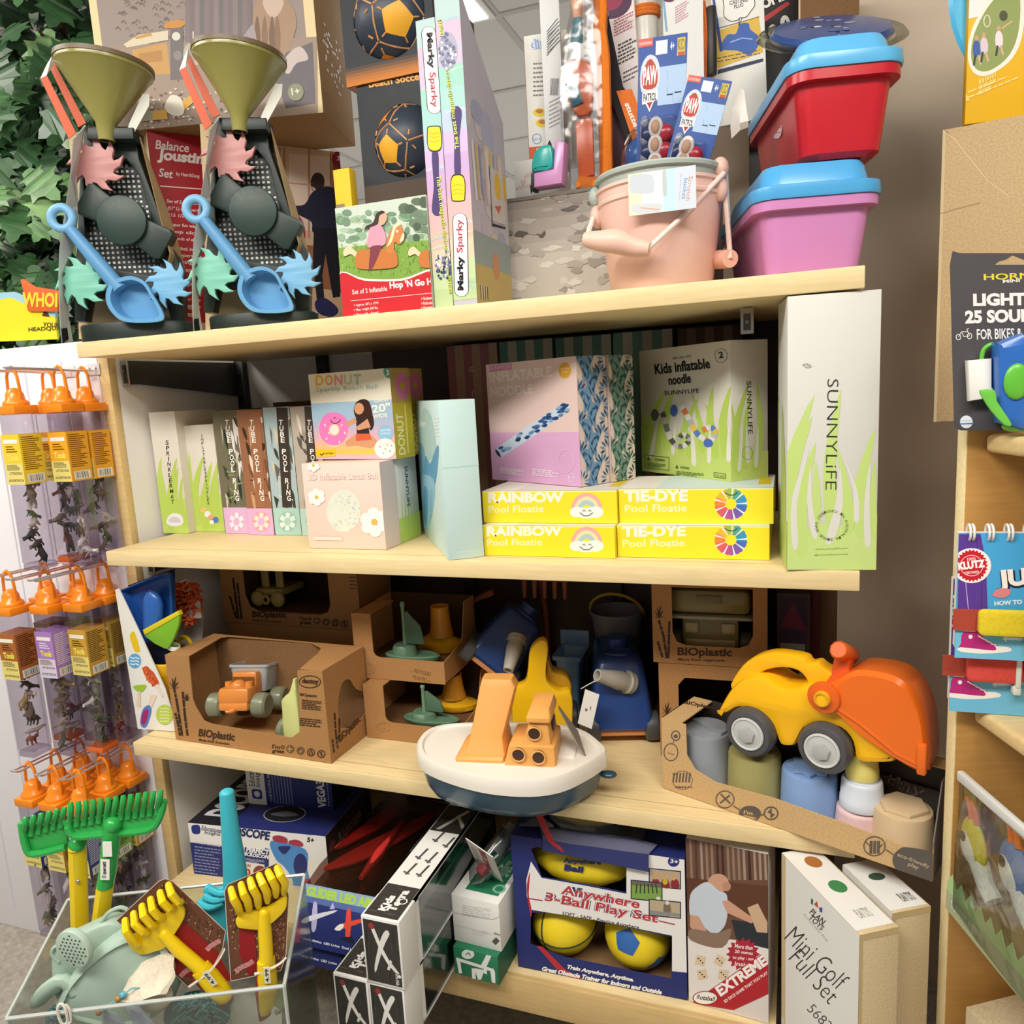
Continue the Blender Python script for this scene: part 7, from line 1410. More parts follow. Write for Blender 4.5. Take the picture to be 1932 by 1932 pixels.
f.L([(842, 1700), (858, 1722), (930, 1735), (950, 1726), (955, 1704)], 1.2, '#A9A9A4'); f.para(872, 1708, 928, 1730, 7, 1.2, '#C3C3BE', .16); f.P([(838, 1696), (844, 1700), (842, 1706)], '#2B2B2A'); f.P([(948, 1714), (956, 1718), (953, 1728)], '#2B2B2A'); f.para(892, 1755, 922, 1766, 3, 1, '#B9B9B4', .15); f.P([(936, 1768), (943, 1775), (935, 1783), (928, 1776)], '#55554F'); f.L([(932, 1760), (944, 1764)], 2, '#77776F'); f.L([(845, 1742), (950, 1768)], .8, '#BDBDB7')
T = b.T; T.R(.2, .08, .9, .62, '#2C7A57'); T.UV(circ(.07, .035, .011, 18), '#7FB59A'); T.UV(circ(.07, .035, .007, 16), '#2C7A57'); T.TF('ollie', .55, .3, .85, .5, '#A9CDB9', .02)
b.done('white_kit_box', 'white box with torn tape front on top of the green figure box', 'box'); WZ = b.H + .0512
Mp = Mg @ T_(.032, .035, WZ + .004)
t = thing('clear_blister_pack', 'clear tube pack with black letter and red piece leaning on the white box', 'toy', Mp @ R_(-22, 'Z') @ S_(1.1))
m = MB(); m.prism(rrect(-.026, 0, .0, .1, .004), .001, '#D9D6D0', PZ(0) @ Mx.Identity(4)); mm = T_(-.012, .02, .002) @ R_(-28, 'Y'); m2 = MB(); m2.box((-.03, 0, 0), (.018, .0012, .11), '#D6D3CC'); ff = Face(m2, Mx.Identity(4), (-.03, 0, 0), (1, 0, 0), (0, 0, 1), .048, .11); ff.TF('MAGIC SLIME', .45, .3, .7, .95, '#A32B2E', .04, 3); ff.R(.1, .1, .3, .8, '#B9B7B2')
m2.build('backing_card', t, T_(.005, .03, .004) @ R_(32, 'X') @ R_(22, 'Y'))
m = MB(); mt = T_(.0, .0, .016) @ R_(-52, 'X') @ R_(12, 'Y'); m.lathe([(.004, -.01), (.014, .0), (.017, .01), (.017, .085), (.015, .095), (.004, .1)], '#CFD3D4|t', 16, mt, (1, 1)); m.build('clear_tube', t)
m = MB(); m.box((-.009, -.004, .006), (.009, .006, .036), '#B03A3A|s', .004, mt); m.build('red_piece', t); m = MB(); m.lathe([(.0122, .045), (.0122, .09)], '#8C9092|s', 16, mt); m.build('grey_tube', t)
m = MB(); m.text('E', .012, .014, '#1E1E1E', mt @ T_(-.006, -.0185, .064) @ R_(90, 'X'), .05); m.build('letter', t)
# --- three ball box
B_ = Box((978, 1824), (1297, 1888), .235, .15, z=ZT4, m='#E7E5E0', body=False); M, W, D, H = B_.M, B_.W, B_.D, B_.H; P2 = lambda pts, yl=0: pz(M, pts, yl)
t = thing('ball_set_box', 'blue and white window box of yellow balls lettered Anywhere 3-Ball Play Set', 'box', M)
h1 = smooth(P2([(1002, 1602), (1010, 1596), (1060, 1596), (1182, 1612), (1181, 1684), (1100, 1668), (1022, 1655)]), 1); h2 = smooth(P2([(1001, 1722), (1060, 1724), (1130, 1738), (1268, 1766), (1267, 1850), (1160, 1828), (1068, 1808), (1060, 1796), (1012, 1784), (1001, 1778)]), 1)
e = .0018; m = MB(); m.prism([[(0, 0), (W, 0), (W, H), (0, H)], P2([(1002, 1602), (1012, 1598), (1182, 1616), (1181, 1684), (1100, 1668), (1022, 1655)]), P2([(1001, 1722), (1060, 1722), (1268, 1768), (1267, 1848), (1064, 1806), (1001, 1782)])], e, NVY, PZ(e))
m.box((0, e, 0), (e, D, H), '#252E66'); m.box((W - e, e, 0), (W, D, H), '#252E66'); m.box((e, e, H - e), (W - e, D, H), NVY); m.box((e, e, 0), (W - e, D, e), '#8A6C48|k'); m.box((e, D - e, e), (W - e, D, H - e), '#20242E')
f = Face(m, M, (0, 0, 0), (1, 0, 0), (0, 0, 1), W, H); WT = '#E9E7E4'
f.P([(1002, 1625), (1022, 1656), (1100, 1670), (1182, 1686), (1182, 1600), (1210, 1604), (1297, 1610), (1298, 1835), (1268, 1832), (1268, 1765), (1130, 1737), (1001, 1716), (994, 1690), (993, 1660)], WT)
f.SP([(1000, 1645), (994, 1670), (996, 1700), (1002, 1730), (1003, 1715), (998, 1690), (999, 1665)], '#B5303C'); f.P([(1012, 1784), (1024, 1786), (1068, 1830), (1100, 1846), (1082, 1848), (1050, 1828)], '#B5303C')
f.T('THE', 1072, 1683, 1098, 1687, 11, '#2A2F66', .06); 
for dx, c, bo in ((0, '#2A2F66', .10), (0, '#F1EFEC', .065), (0, '#B93A44', .025)): f.T('Anywhere', 1057, 1691, 1205, 1719, 22, c, bo); f.T('3-Ball Play Set', 1026, 1704, 1240, 1746, 22, c, bo)
f.L([(998, 1695), (1024, 1699)], 2.4, '#A9424C'); f.L([(1243, 1737), (1273, 1744)], 2.4, '#A9424C')
f.T('SOFT - SAFE - Practice Anywhere', 1060, 1728, 1205, 1755, 9, '#33333A', .02); f.E(1271, 1625, 11, 10, '#2A2F76'); f.T('3+', 1264, 1628, 1279, 1630, 8, '#E9E9EE', .03)
for (x, y, w_, h_), cs in (((1224, 1637, 61, 35), ['#8C2F35', '#C9A27A', '#C9B23A']), ((1190, 1659, 60, 37), ['#7FA34E', '#3A3A36', '#D7D2B8']), ((1224, 1695, 61, 32), ['#B9A98C', '#7C6E5A', '#D9D4C6'])):
    q = [(x, y), (x + w_, y + 6), (x + w_, y + h_ + 6), (x, y + h_)]; f.P(q, '#2C3148'); q2 = [(x + 2, y + 2), (x + w_ - 2, y + 8), (x + w_ - 2, y + h_ + 4), (x + 2, y + h_ - 2)]; f.P(q2, cs[0] if cs[0] != '#8C2F35' else '#B7A58C')
    if cs[0] == '#8C2F35':
        for i in range(3): f.SP([(x + 6 + i * 18, y + 36), (x + 8 + i * 18, y + 22), (x + 18 + i * 18, y + 22), (x + 22 + i * 18, y + 38)], cs[0], 3); f.E(x + 13 + i * 17, y + 15 + i, 5, 7, cs[1], 12)
        f.E(x + 31, y + 26, 5, 6, cs[2], 10)
    elif cs[0] == '#7FA34E':
        f.P([(x + 2, y + 2), (x + 58, y + 8), (x + 58, y + 16), (x + 2, y + 10)], '#6E6A5C')
        for i in range(6): f.L([(x + 12 + i * 7, y + 8), (x + 10 + i * 8, y + 26)], 2.5, cs[1])
        f.E(x + 52, y + 36, 4, 4, '#E7E5D9', 10)
    else: f.SP([(x + 30, y + 8), (x + 40, y + 10), (x + 42, y + 26), (x + 36, y + 34), (x + 28, y + 24)], cs[1], 3); f.E(x + 35, y + 8, 4, 4, cs[2], 10); f.P([(x + 2, y + 22), (x + 59, y + 28), (x + 59, y + 34), (x + 2, y + 30)], '#8C8C86')
f.T('Train Anywhere, Anytime.', 1069, 1829, 1195, 1854, 10, '#F1F0F0', .05, .2); f.T('Great Obstacle Trainer for Indoors and Outside', 1022, 1831, 1248, 1876, 9, '#F1F0F0', .05, .2)
m.build('carton', t)
YB = '#E7CC22|s'
def ctr(px, py, yl): x, z = loc2(M, px, py, yl); return V((x, yl, z))
c = ctr(1094, 1622, .045); m = MB(); m.lathe([(.0005, -.088), (.018, -.07), (.032, -.04), (.038, 0), (.032, .04), (.018, .07), (.0005, .088)], YB, 28, T_(*c) @ R_(90, 'Y') @ R_(4, 'X'), (0, 0)); fa = Face(m, M, (0, .0065, 0), (1, 0, 0), (0, 0, 1), W, H); fa.T('Anywhere', 1062, 1630, 1134, 1634, 12, '#22306E', .05); fa.T('Ball', 1064, 1642, 1100, 1647, 12, '#22306E', .05); m.build('football', t)
c = ctr(1066, 1758, .058); R = .054; c.z = R + .003; m = MB(); m.sph(c, R, YB, 32, None, 20); m.torus(R, .0016, '#2A3A2E|s', T_(*c) @ R_(15, 'X'), 36, 6); m.torus(R, .0016, '#2A3A2E|s', T_(*c) @ R_(80, 'X') @ R_(62, 'Y'), 36, 6); fa = Face(m, M, (0, c.y - R - .001, 0), (1, 0, 0), (0, 0, 1), W, H); m.build('basketball', t)
c2 = ctr(1205, 1792, .058); R2 = R; c2.z = R2 + .003; m = MB(); m.sph(c2, R2, YB, 32, None, 20)
for d in (V((-.18, -.95, .32)), V((.75, -.6, -.6)), V((.6, -.2, .8)), V((-.9, -.2, -.4))):
    d.normalize(); x = d.orthogonal().normalized(); y = d.cross(x)
    m.loft([[c2 + (d + (x * math.cos(2 * PI * (j / 15)) * math.cos(PI / 5) / math.cos((2 * PI * j / 15) % (2 * PI / 5) - PI / 5) + y * math.sin(2 * PI * (j / 15)) * math.cos(PI / 5) / math.cos((2 * PI * j / 15) % (2 * PI / 5) - PI / 5)) * .42 * q).normalized() * (R2 * 1.006) for j in range(15)] for q in (1, .7, .4, .02)], '#2E63A8|s', (0, 1))
m.build('soccer_ball', t)
# football in a bag on top
Mz = M @ T_(.125, .06, H + .0012) @ S_(1, 1, .7); t = thing('bagged_football', 'yellow foam football with dark laces in a navy topped clear bag, on the ball set', 'ball', Mz)
m = MB(); m.lathe([(.0005, -.075), (.016, -.06), (.028, -.034), (.033, 0), (.028, .034), (.016, .06), (.0005, .075)], '#DDB92C|s', 26, T_(-.02, 0, .034) @ R_(90, 'Y') @ R_(6, 'X'), (0, 0)); 
m.build('ball', t); m = MB()
for i in range(6): m.tube([(-.055 + i * .012, -.028, .05), (-.055 + i * .012, -.033, .036)], .002, '#2B2A22|s', 6)
m.tube([(-.06, -.0325, .043), (.01, -.0325, .043)], .0018, '#2B2A22|s', 6); m.build('laces', t)
m = MB(); m.loft([[(x, y, z) for y, z in ((-.04, .001), (-.046, .02 * s), (-.03, .062 * s), (.0, .072 * s), (.03, .06 * s), (.04, .001))] for x, s in ((-.115, .5), (-.06, .95), (0, 1), (.05, .9), (.085, .4))], '#CFD2DE|t', (1, 1)); m.build('clear_bag', t)
m = MB(); m.loft([[(.0 + .075 * u + .02, -.066 - .003 * math.sin(6 * u), .004), (.0 + .075 * u + .02, -.069, -.028 - .006 * u)] for u in (-1.2, -.6, 0, .5, 1)], '#2A326A|g', (0, 0), None, True, False); m.loft([[(.02 + .085 * u, -.04, .012 + .006 * math.sin(5 * u)), (.0 + .075 * u + .02, -.066 - .003 * math.sin(6 * u), .004)] for u in (-1.2, -.6, 0, .5, 1)], '#6A6C86|g', (0, 0), None, True, False); m.build('navy_header', t)
m = MB(); m.loft([[(x - .006, y, z), (x + .006, y, z)] for x, y, z in ((-.082, -.045, .05), (-.07, -.056, .03), (-.055, -.066, .0), (-.03, -.068, -.02))], '#B02A30|g', (0, 0), None, True, False); m.build('red_strip', t)
# --- dice game box
B_ = Box((1300, 1889), (1450, 1932), (1299, 1582), .09, z=ZT4, m='#D9D2CC', body=True); b = B_; f = b.F
f.R(0, 0, 1, 1, '#DAD2CC'); f.P([(1290, 1560), (1480, 1580), (1480, 1800), (1290, 1775)], '#6B4A3B'); r = random.Random(8)
for i in range(16): x = 1300 + i * 10; f.P([(x, 1580), (x + 4, 1580), (x + 8, 1660), (x + 3, 1660)], r.choice(['#3A2A25', '#8C7668', '#52392F', '#9C8B7E']))
f.P([(1290, 1655), (1480, 1675), (1480, 1735), (1290, 1720)], '#5C3A2A'); f.P([(1290, 1765), (1480, 1780), (1480, 1880), (1290, 1880)], '#E3DDD8'); f.P([(1380, 1735), (1450, 1745), (1450, 1790), (1390, 1775)], '#2B3038')
f.E(1355, 1666, 20, 18, '#C99A80'); f.E(1371, 1672, 8, 9, '#B98A70', 14); f.SP([(1302, 1690), (1316, 1672), (1336, 1664), (1356, 1680), (1372, 1690), (1370, 1740), (1350, 1762), (1330, 1750), (1314, 1728), (1302, 1728)], '#C6CFDC'); f.P([(1302, 1725), (1318, 1728), (1340, 1768), (1330, 1778), (1302, 1748)], '#C99A80'); f.P([(1362, 1700), (1374, 1698), (1424, 1734), (1418, 1742), (1372, 1722)], '#C99A80'); f.SP([(1304, 1752), (1350, 1760), (1380, 1752), (1362, 1788), (1304, 1774)], '#8B7262')
f.P([(1410, 1712), (1430, 1704), (1448, 1740), (1448, 1760), (1428, 1758)], '#C9A98A'); 
f.P(star(1402, 1800, 32, 25, 16), '#A8283A')
for i, s in enumerate(['More than', '20 games', 'to play : see', 'inside']): f.T(s, 1386 - (i == 2) * 4, 1788 + i * 11, 1420 + (i == 2) * 2, 1792 + i * 11, 8, '#F2E4E2', .02)
for x, y, a_ in ((1322, 1812, .2), (1358, 1812, .5), (1325, 1838, -.2), (1365, 1838, .1)):
    f.P([(x + 13 * math.cos(a_ + q), y + 13 * math.sin(a_ + q)) for q in (.8, 2.37, 3.94, 5.5)], '#D9C3A4'); 
    for dx, dy in ((-4, -4), (4, 4), (0, 0)): f.E(x + dx, y + dy, 1.6, 1.6, '#3A332C', 8)
f.P([(1304, 1892), (1436, 1800), (1460, 1830), (1460, 1870), (1384, 1905)], '#B0252F'); f.T('EXTREME', 1360, 1880, 1450, 1818, 21, '#F4EDEA', .05); f.T('3D DICE GAME THAT YOU PLAY', 1368, 1892, 1450, 1836, 6, '#F0DEDC', .03)
f.E(1331, 1882, 24, 13, '#8C2630'); f.E(1331, 1882, 22, 11.5, '#EFEBE6'); f.T('Rotaball', 1314, 1884, 1349, 1889, 9, '#2D2A2A', .02, .25)
b.done('dice_game_box', 'photo box of a man in light blue shirt lettered EXTREME, right of the ball set', 'box')
# --- mini golf boxes standing at the end
def golfbox(near, far, right, label, first):
    zt = -.401; n, fa, ri = onz(*near, zt), onz(*far, zt), onz(*right, zt)
    u = (fa - n); L_ = u.length; u.normalize()
    M = Mx.Translation(V((n.x, n.y, ZF + EPS))) @ Mx(((-u.y * -1, 0, 0, 0), (0, 1, 0, 0), (0, 0, 1, 0), (0, 0, 0, 1)))
    M = frame(V((n.x, n.y, ZF + EPS)), V((u.y, -u.x, 0)))     # x to the right, y back along the long side
    W = (ri - n).length; H = zt - ZF; b = Box3(M, W, L_, H, '#CDB892|k')
    L = b.L; L.R(0, 0, 1, 1, '#E3E3E0'); T = b.T; T.R(.0, .04, .96, 1, '#E3E3E0')
    b.F.R(.0, .985, 1, 1, '#C4AC80'); b.F.R(.0, .0, .08, .985, '#C2AB80')
    def dot(u_, v_, c): T.UV(circ(W * u_, L_ * v_, W * .21, 26, L_ * .075), c)
    if first:
        dot(.55, .82, '#A56A36'); dot(.55, .50, '#3E8250'); L.R(0, 0, .06, 1, '#C9B48C')
        L.T('Mini Golf', 1479, 1771, 1581, 1870, 34, '#2E2D2B', -.012); L.T('Full Set', 1487, 1810, 1564, 1896, 32, '#2E2D2B', -.012); L.T('5682', 1522, 1905, 1560, 1945, 18, '#3A3936', -.008)
        L.T('PLAN', 1527, 1722, 1552, 1745, 11, '#33312F', .02); L.T('TOYS', 1525, 1732, 1550, 1756, 10, '#33312F', .02); L.P([(1531, 1694), (1535, 1698), (1534, 1708), (1530, 1704)], '#2F6E4E'); L.P([(1536, 1706), (1542, 1700), (1545, 1714)], '#B5532E'); L.P([(1546, 1712), (1552, 1712), (1552, 1722), (1547, 1720)], '#3A4A8C'); L.T('Sustainable Play', 1515, 1726, 1560, 1778, 5, '#9A9995')
        L.P([(1450, 1880), (1466, 1904), (1480, 1922), (1482, 1945), (1462, 1945)], '#CFC7B8'); L.L([(1449, 1880), (1464, 1906)], 2, '#A88C5A'); T.TF('PLAN TOYS', .35, .14, .7, .24, '#8C8C88', .02)
    else: dot(.5, .66, '#3A5240'); T.TF('PLAN TOYS', .5, .14, .85, .30, '#55544F', .04)
    b.done('mini_golf_box', label, 'box', 'tall mini golf cartons')
golfbox((1622, 1765), (1475, 1610), (1715, 1776), 'white faced Mini Golf Full Set carton with orange and green dots on top', True)
golfbox((1684, 1724), (1590, 1632), (1771, 1727), 'mini golf carton with one dark green dot, behind the lettered one', False)
# ================================================================ left: animal tubes, sign, tree
OG = '#F08A1E|g'
def hook(X, z, L_, label):
    t = thing('peg_hook', label, 'hook', T_(X, .1, z), 'double wire hooks on the white panel'); m = MB()
    for dx in (-.008, .008): m.tube([(dx, .0, .006), (dx, -.006, .006), (dx, -.01, .0), (dx, -L_, .004)], .0021, '#E4DFE2|m', 7)
    m.tube([(-.008, -L_, .004), (-.008, -L_ - .004, .006), (.008, -L_ - .004, .006), (.008, -L_, .004)], .0021, '#E4DFE2|m', 7); m.build('wire', t)
    m = MB(); m.box((-.016, -.003, -.008), (.016, -.0002, .014), '#D9D6DA|s', .001); m.build('back_plate', t)
TW = .021; TH = .272
animal_cols = ['#4A423A', '#6B5B48', '#8C8274', '#2B2A28', '#B9B1A4', '#5A5F4A', '#7A6A5A', '#A39684', '#3C3A34', '#8A2F2A', '#9A8450', '#D8D4CC', '#4E6B45', '#C9C3B8']
def animal(seed, k):
    r = random.Random(seed); m = MB(); c = animal_cols[k % len(animal_cols)] + '|s'
    L_ = r.uniform(.012, .017); h = r.uniform(.006, .009)
    m.tube([(-L_, 0, h * 1.1), (-L_ * .5, 0, h * 1.5), (L_ * .4, 0, h * 1.5), (L_, 0, h * 2), (L_ * 1.25, 0, h * 2.3), (L_ * 1.6, 0, h * 2.1)], [h * .3, h * .62, h * .6, h * .4, h * .42, h * .2], c, 8)
    for x in (-L_ * .6, L_ * .45):
        for y in (-h * .35, h * .35): m.tube([(x, y, h * 1.2), (x + r.uniform(-.002, .002), y * 1.2, h * .5), (x + r.uniform(-.002, .002), y * 1.2, 0)], [h * .26, h * .2, h * .18], c, 6)
    m.tube([(-L_, 0, h * 1.4), (-L_ * 1.4, 0, h * 1.0)], [h * .2, h * .08], c, 6); return m
proto = [animal(30 + i, i) for i in range(14)]
labels_ = {}
def labelmesh(col, dark):
    m = MB(); z0, z1 = TH - .125, TH - .035; e = TW + .0012
    m.box((-e, -e, z0), (e, e, z1), col)
    F = Face(m, Mx.Identity(4), (-e, -e, z0), (1, 0, 0), (0, 0, 1), 2 * e, z1 - z0); R = Face(m, Mx.Identity(4), (e, -e, z0), (0, 1, 0), (0, 0, 1), 2 * e, z1 - z0)
    F.R(.0, .0, 1, .42, '#E2D27A' if dark != '#E9E2EE' else '#D5CBE2'); F.TF('Toob', .2, .47, .85, .6, '#E9DE5A', .05); F.R(.1, .82, .9, .9, '#EDE9DA')
    for i in range(3): F.R(.2, .65 + i * .05, .8 - .1 * i, .67 + i * .05, dark)
    F.TF('WARNING:', .1, .36, .7, .4, '#4A4430', .02); F.TF('ATTENTION', .2, .2, .9, .25, '#4A4430', .02); F.TF('ADVERTENCIA', .1, .06, .95, .11, '#4A4430', .02)
    for i in range(3): F.R(.1, .29 + i * .025, .8, .305 + i * .025, '#8C8250')
    r = random.Random(1)
    for i in range(17): R.R(.08, .93 - i * .04, .08 + r.uniform(.5, .85), .945 - i * .04, dark)
    R.R(.12, .03, .9, .2, '#E6E2D9')
    for i in range(12): R.R(.2 + i * .05, .05, .2 + i * .05 + r.choice([.015, .03]), .18, '#3A3733')
    return m
def toob(M, col, dark, label, seed):
    t = thing('animal_tube', label, 'toy', M, 'hanging animal tubes')            # origin at the rod, body below it
    m = MB()
    for s in (-1, 1): m.tube([(s * .014, 0, -.052), (s * .0145, 0, -.03), (s * .0125, 0, -.008), (s * .006, 0, .0035), (0, 0, .0055)], .0028, OG, 8, None, False, 1.6)
    m.build('hang_loop', t)
    m = MB(); m.lathe([(.0205, -.062), (.0215, -.058), (.0205, -.054), (.016, -.05), (.0145, -.04), (.011, -.033), (.004, -.029), (.0, -.0285)], OG, 20, None, (0, 0)); q = TW + .003; m.box((-q, -q, -.076), (q, q, -.0605), OG, .002); m.build('cap', t)
    zb = -.076 - TH
    m = MB(); m.box((-TW, -TW, zb), (TW, TW, -.076), '#E6E2EA|c', .003); m.build('clear_tube', t)
    lm = labels_.get(col) or labels_.setdefault(col, labelmesh(col, dark))
    lm.build('label', t, T_(0, 0, zb)); r = random.Random(seed)
    for i in range(8):
        k = r.randrange(14); o = proto[k].build('animal_figure', t, T_(r.uniform(-.004, .004), r.uniform(-.006, .004), zb + .006 + i * .019) @ R_(r.uniform(0, 360), 'Z') @ R_(r.uniform(-60, 60), 'Y') @ S_(.85, 1.35, 1.15))
    m = MB(); m.box((-TW + .001, -TW + .001, zb - .012), (TW - .001, TW - .001, zb), '#DDD8E2|c' if seed % 3 else '#D9682A|g', .002); m.build('foot', t); return t
def row(name, zr, hooks, hl):
    for (X, ys), lab in zip(hooks, hl):
        hook(X, zr, .17, lab)
OR1, DK = '#E8A62C', '#7A4A12'
z1, z2, z3 = .328, -.044, -.424
row('', z1, [(-.077, 0), (-.14, 0)], ['top row wire hook nearest the wooden upright', 'top row wire hook farther from the wooden upright'])
row('', z2, [(-.100, 0), (-.155, 0), (-.22, 0)], ['middle row wire hook nearest the wooden upright', 'middle row wire hook carrying the purple labelled tube', 'middle row wire hook at the photo edge'])
row('', z3, [(-.100, 0), (-.163, 0), (-.226, 0)], ['bottom row wire hook nearest the wooden upright', 'bottom row wire hook in the middle', 'bottom row wire hook at the photo edge'])
T1 = [(-.077, .072, OR1, DK, 'top row tube with orange label, closest to the shelves'), (-.077, .022, OR1, DK, 'top row tube with orange label, second from the shelves'), (-.14, .05, OR1, DK, 'top row tube with orange label, third from the shelves'), (-.14, -.02, '#E9C93A', DK, 'top row tube with yellow Toob front panel, at the photo edge')]
T2 = [(-.100, .075, '#B08A3A', '#4A3412', 'middle row tube with gold label, farthest back'), (-.100, .02, '#C99A3A', '#4A3412', 'middle row tube with gold label, in front of the rear gold one'), (-.155, .06, '#A9C23A', '#3E4A12', 'middle row tube with lime green label, mostly hidden'), (-.155, -.005, '#A77FC2', '#E9E2EE', 'middle row tube with purple label and red and green figures'), (-.22, .045, '#9A6A3A', '#3A2412', 'middle row tube with brown label, behind the front brown one'), (-.22, -.03, '#A8642C', '#4A2410', 'middle row tube with reddish brown label, lowest at the photo edge')]
T3 = []
for i, X in enumerate((-.100, -.163, -.226)):
    for j, Y in enumerate((.068, .012, -.044)):
        col, dk, nm = [('#C99A3A', '#4A3412', 'gold'), ('#7FA84E', '#2E3E12', 'green'), ('#35457F', '#D9DCEC', 'navy'), ('#B98ABF', '#F0E6F2', 'lilac')][(i * 2 + j) % 4 if not (i == 2 and j == 2) else 2]
        T3.append((X, Y, col, dk, f"bottom row tube with {nm} label, {['right', 'middle', 'left'][i]} hook, {['rearmost', 'second', 'front'][j]}"))
sd = 0
first = {}
for zr, TT in ((z1, T1), (z2, T2), (z3, T3)):
    for X, Y, col, dk, lab in TT:
        sd += 1; toob(T_(X, Y, zr + (.1 - Y) * .02), col, dk, lab, sd)
# --- yellow header sign on the panel
M = T_(*ony(50, 640, .15)); M.translation.z = ZF + 1.335 + EPS; M = frame(V(M.translation), V((1, .25, 0))); t = thing('header_sign', 'yellow header sign with an orange WHOI plaque, standing on the white panel', 'sign', M)
P2 = lambda pts, yl=0: pz(M, pts, yl)
m = MB(); zt = 0; pl = [(x, max(z, 0)) for x, z in P2([(-140, 650), (-140, 560), (-40, 575), (24, 562), (108, 600), (112, 640)])]; m.prism(pl, .006, '#E6D62B', PZ(0)); pl = [(x, max(z, 0)) for x, z in P2([(-140, 560), (-140, 548), (-40, 556), (30, 551), (108, 580), (108, 600), (24, 562), (-40, 575)], .001)]; m.prism(pl, .006, '#9CC7D9', PZ(.001))
f = Face(m, M, (-.4, -.0062, 0), (1, 0, 0), (0, 0, 1), .8, .3); f.T('YOUR', 81, 617, 112, 618, 9, '#3A3420', .02); f.T('HEADQUARTERS', 54, 627, 150, 622, 9, '#3A3420', .02); f.P([(86, 583), (94, 598), (79, 596)], '#4A2A1E')
m.build('board', t)
m = MB(); pl = P2([(38, 528), (44, 526), (66, 541), (112, 548), (108, 588), (52, 587)], -.012); m.prism(pl, .005, '#D8652E', PZ(-.0065), .001); f = Face(m, M, (-.4, -.0118, 0), (1, 0, 0), (0, 0, 1), .8, .3); f.T('WHOI', 42, 579, 108, 580, 28, '#EFCF3A', .04); m.build('plaque', t)
# --- oak tree
M = T_(-.62, .62, ZF); t = thing('oak_tree', 'leafy green oak tree behind the white panel and the sand mills', 'tree', M)
m = MB(); m.tube([(0, 0, 0), (.02, .03, .8), (-.02, .05, 1.4), (.05, .06, 2.1)], [.05, .042, .034, .02], '#4A3B2C|f', 10)
m.build('trunk', t)
r = random.Random(21)
for i in range(9):
    z = 1.35 + i * .09; a_ = r.uniform(-.4, .9); l = r.uniform(.25, .4); m = MB(); m.tube([(-.01, .05, z), (l * .5 * math.cos(a_), -.1, z + .05), (l * math.cos(a_), -.2 - .1 * math.sin(a_), z + .06)], [.012, .008, .003], '#55452F|f', 7); m.build('branch', t)
half = [(0, 0), (.10, .03), (.14, .16), (.30, .16), (.20, .26), (.22, .36), (.46, .40), (.34, .50), (.30, .58), (.40, .74), (.24, .74), (.14, .80), (.12, .94), (0, 1.06)]
leaf2 = half + [(-x, y) for x, y in reversed(half[1:-1])]
m = MB(); tess = [tuple(q) for q in tessellate_polygon([[V((x, y, 0)) for x, y in leaf2]])]
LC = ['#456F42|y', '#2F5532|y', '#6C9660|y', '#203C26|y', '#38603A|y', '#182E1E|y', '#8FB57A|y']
for i in range(1000):
    x = r.uniform(-.62, .36); z = r.uniform(1.28, 2.25); dpt = r.random(); y = -.28 + .38 * dpt
    s = r.uniform(.07, .125); ang = PI + r.gauss(0, .5) + (0.5 if r.random() < .5 else -.5)
    Q = T_(x, y, z) @ Euler((PI / 2 + r.gauss(-.25, .35), r.gauss(0, .45), r.gauss(.5, .4))).to_matrix().to_4x4() @ Mx.Rotation(ang, 4, 'Z') @ S_(s)
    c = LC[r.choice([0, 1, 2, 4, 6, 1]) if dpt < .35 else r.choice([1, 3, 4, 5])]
    bend = r.uniform(.1, .35)
    m.add([(px, py, -bend * (py - .5) ** 2 - .25 * px * px + .02) for px, py in leaf2], tess, c, Q)
o = m.build('foliage', t); o['kind'] = 'stuff'
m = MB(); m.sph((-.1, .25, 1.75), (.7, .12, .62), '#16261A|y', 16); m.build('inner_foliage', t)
# ================================================================ clear bin with garden toys, bottom left
ub = V((.906, .423, 0)); MBn = frame(V((.19, -.28, -.46)) - ub * .03, ub); MBn.translation.z = -.75
WB, DB, HB, HF = .345, .175, .29, .25
t = thing('acrylic_bin', 'clear acrylic bin full of garden toys in the lower left foreground', 'bin', MBn)
m = MB(); e = .003; AC = '#EEF1EF|c'
m.box((0, -.003, 0), (WB, 0, HB), AC); m.box((0, -DB, 0), (WB, -DB + e, HF), AC); m.box((0, -DB + e, 0), (WB, -.003, e), AC)
for x in (0, WB - e): m.prism([(-DB + e, e), (-.003, e), (-.003, HB), (-DB + e, HF)], e, AC, PX(x))
m.build('clear_wall', t)
m = MB(); EDG = '#B9BFBB|g'; rr = .0026
for a_, b_ in (((0, -DB, HF), (WB, -DB, HF)), ((0, 0, HB), (WB, 0, HB)), ((0, -DB, HF), (0, 0, HB)), ((WB, -DB, HF), (WB, 0, HB)), ((WB, -DB, 0), (WB, -DB, HF)), ((0, -DB, 0), (0, -DB, HF))):
    mm = MB(); mm.tube([a_, b_], rr, EDG, 6); mm.build('edge', t)
pl = Box3(MBn @ T_(-.01, -DB - .01, ZF + .75 + EPS) , WB + .02, DB + .02, -.75 - ZF - 2 * EPS, '#3A3834'); pl.done('display_plinth', 'low dark plinth under the clear acrylic bin', 'plinth')
P2 = lambda pts, yl=0: pz(MBn, pts, yl)
def L3(px, py, yl): x, z = loc2(MBn, px, py, yl); return V((x, yl, z))
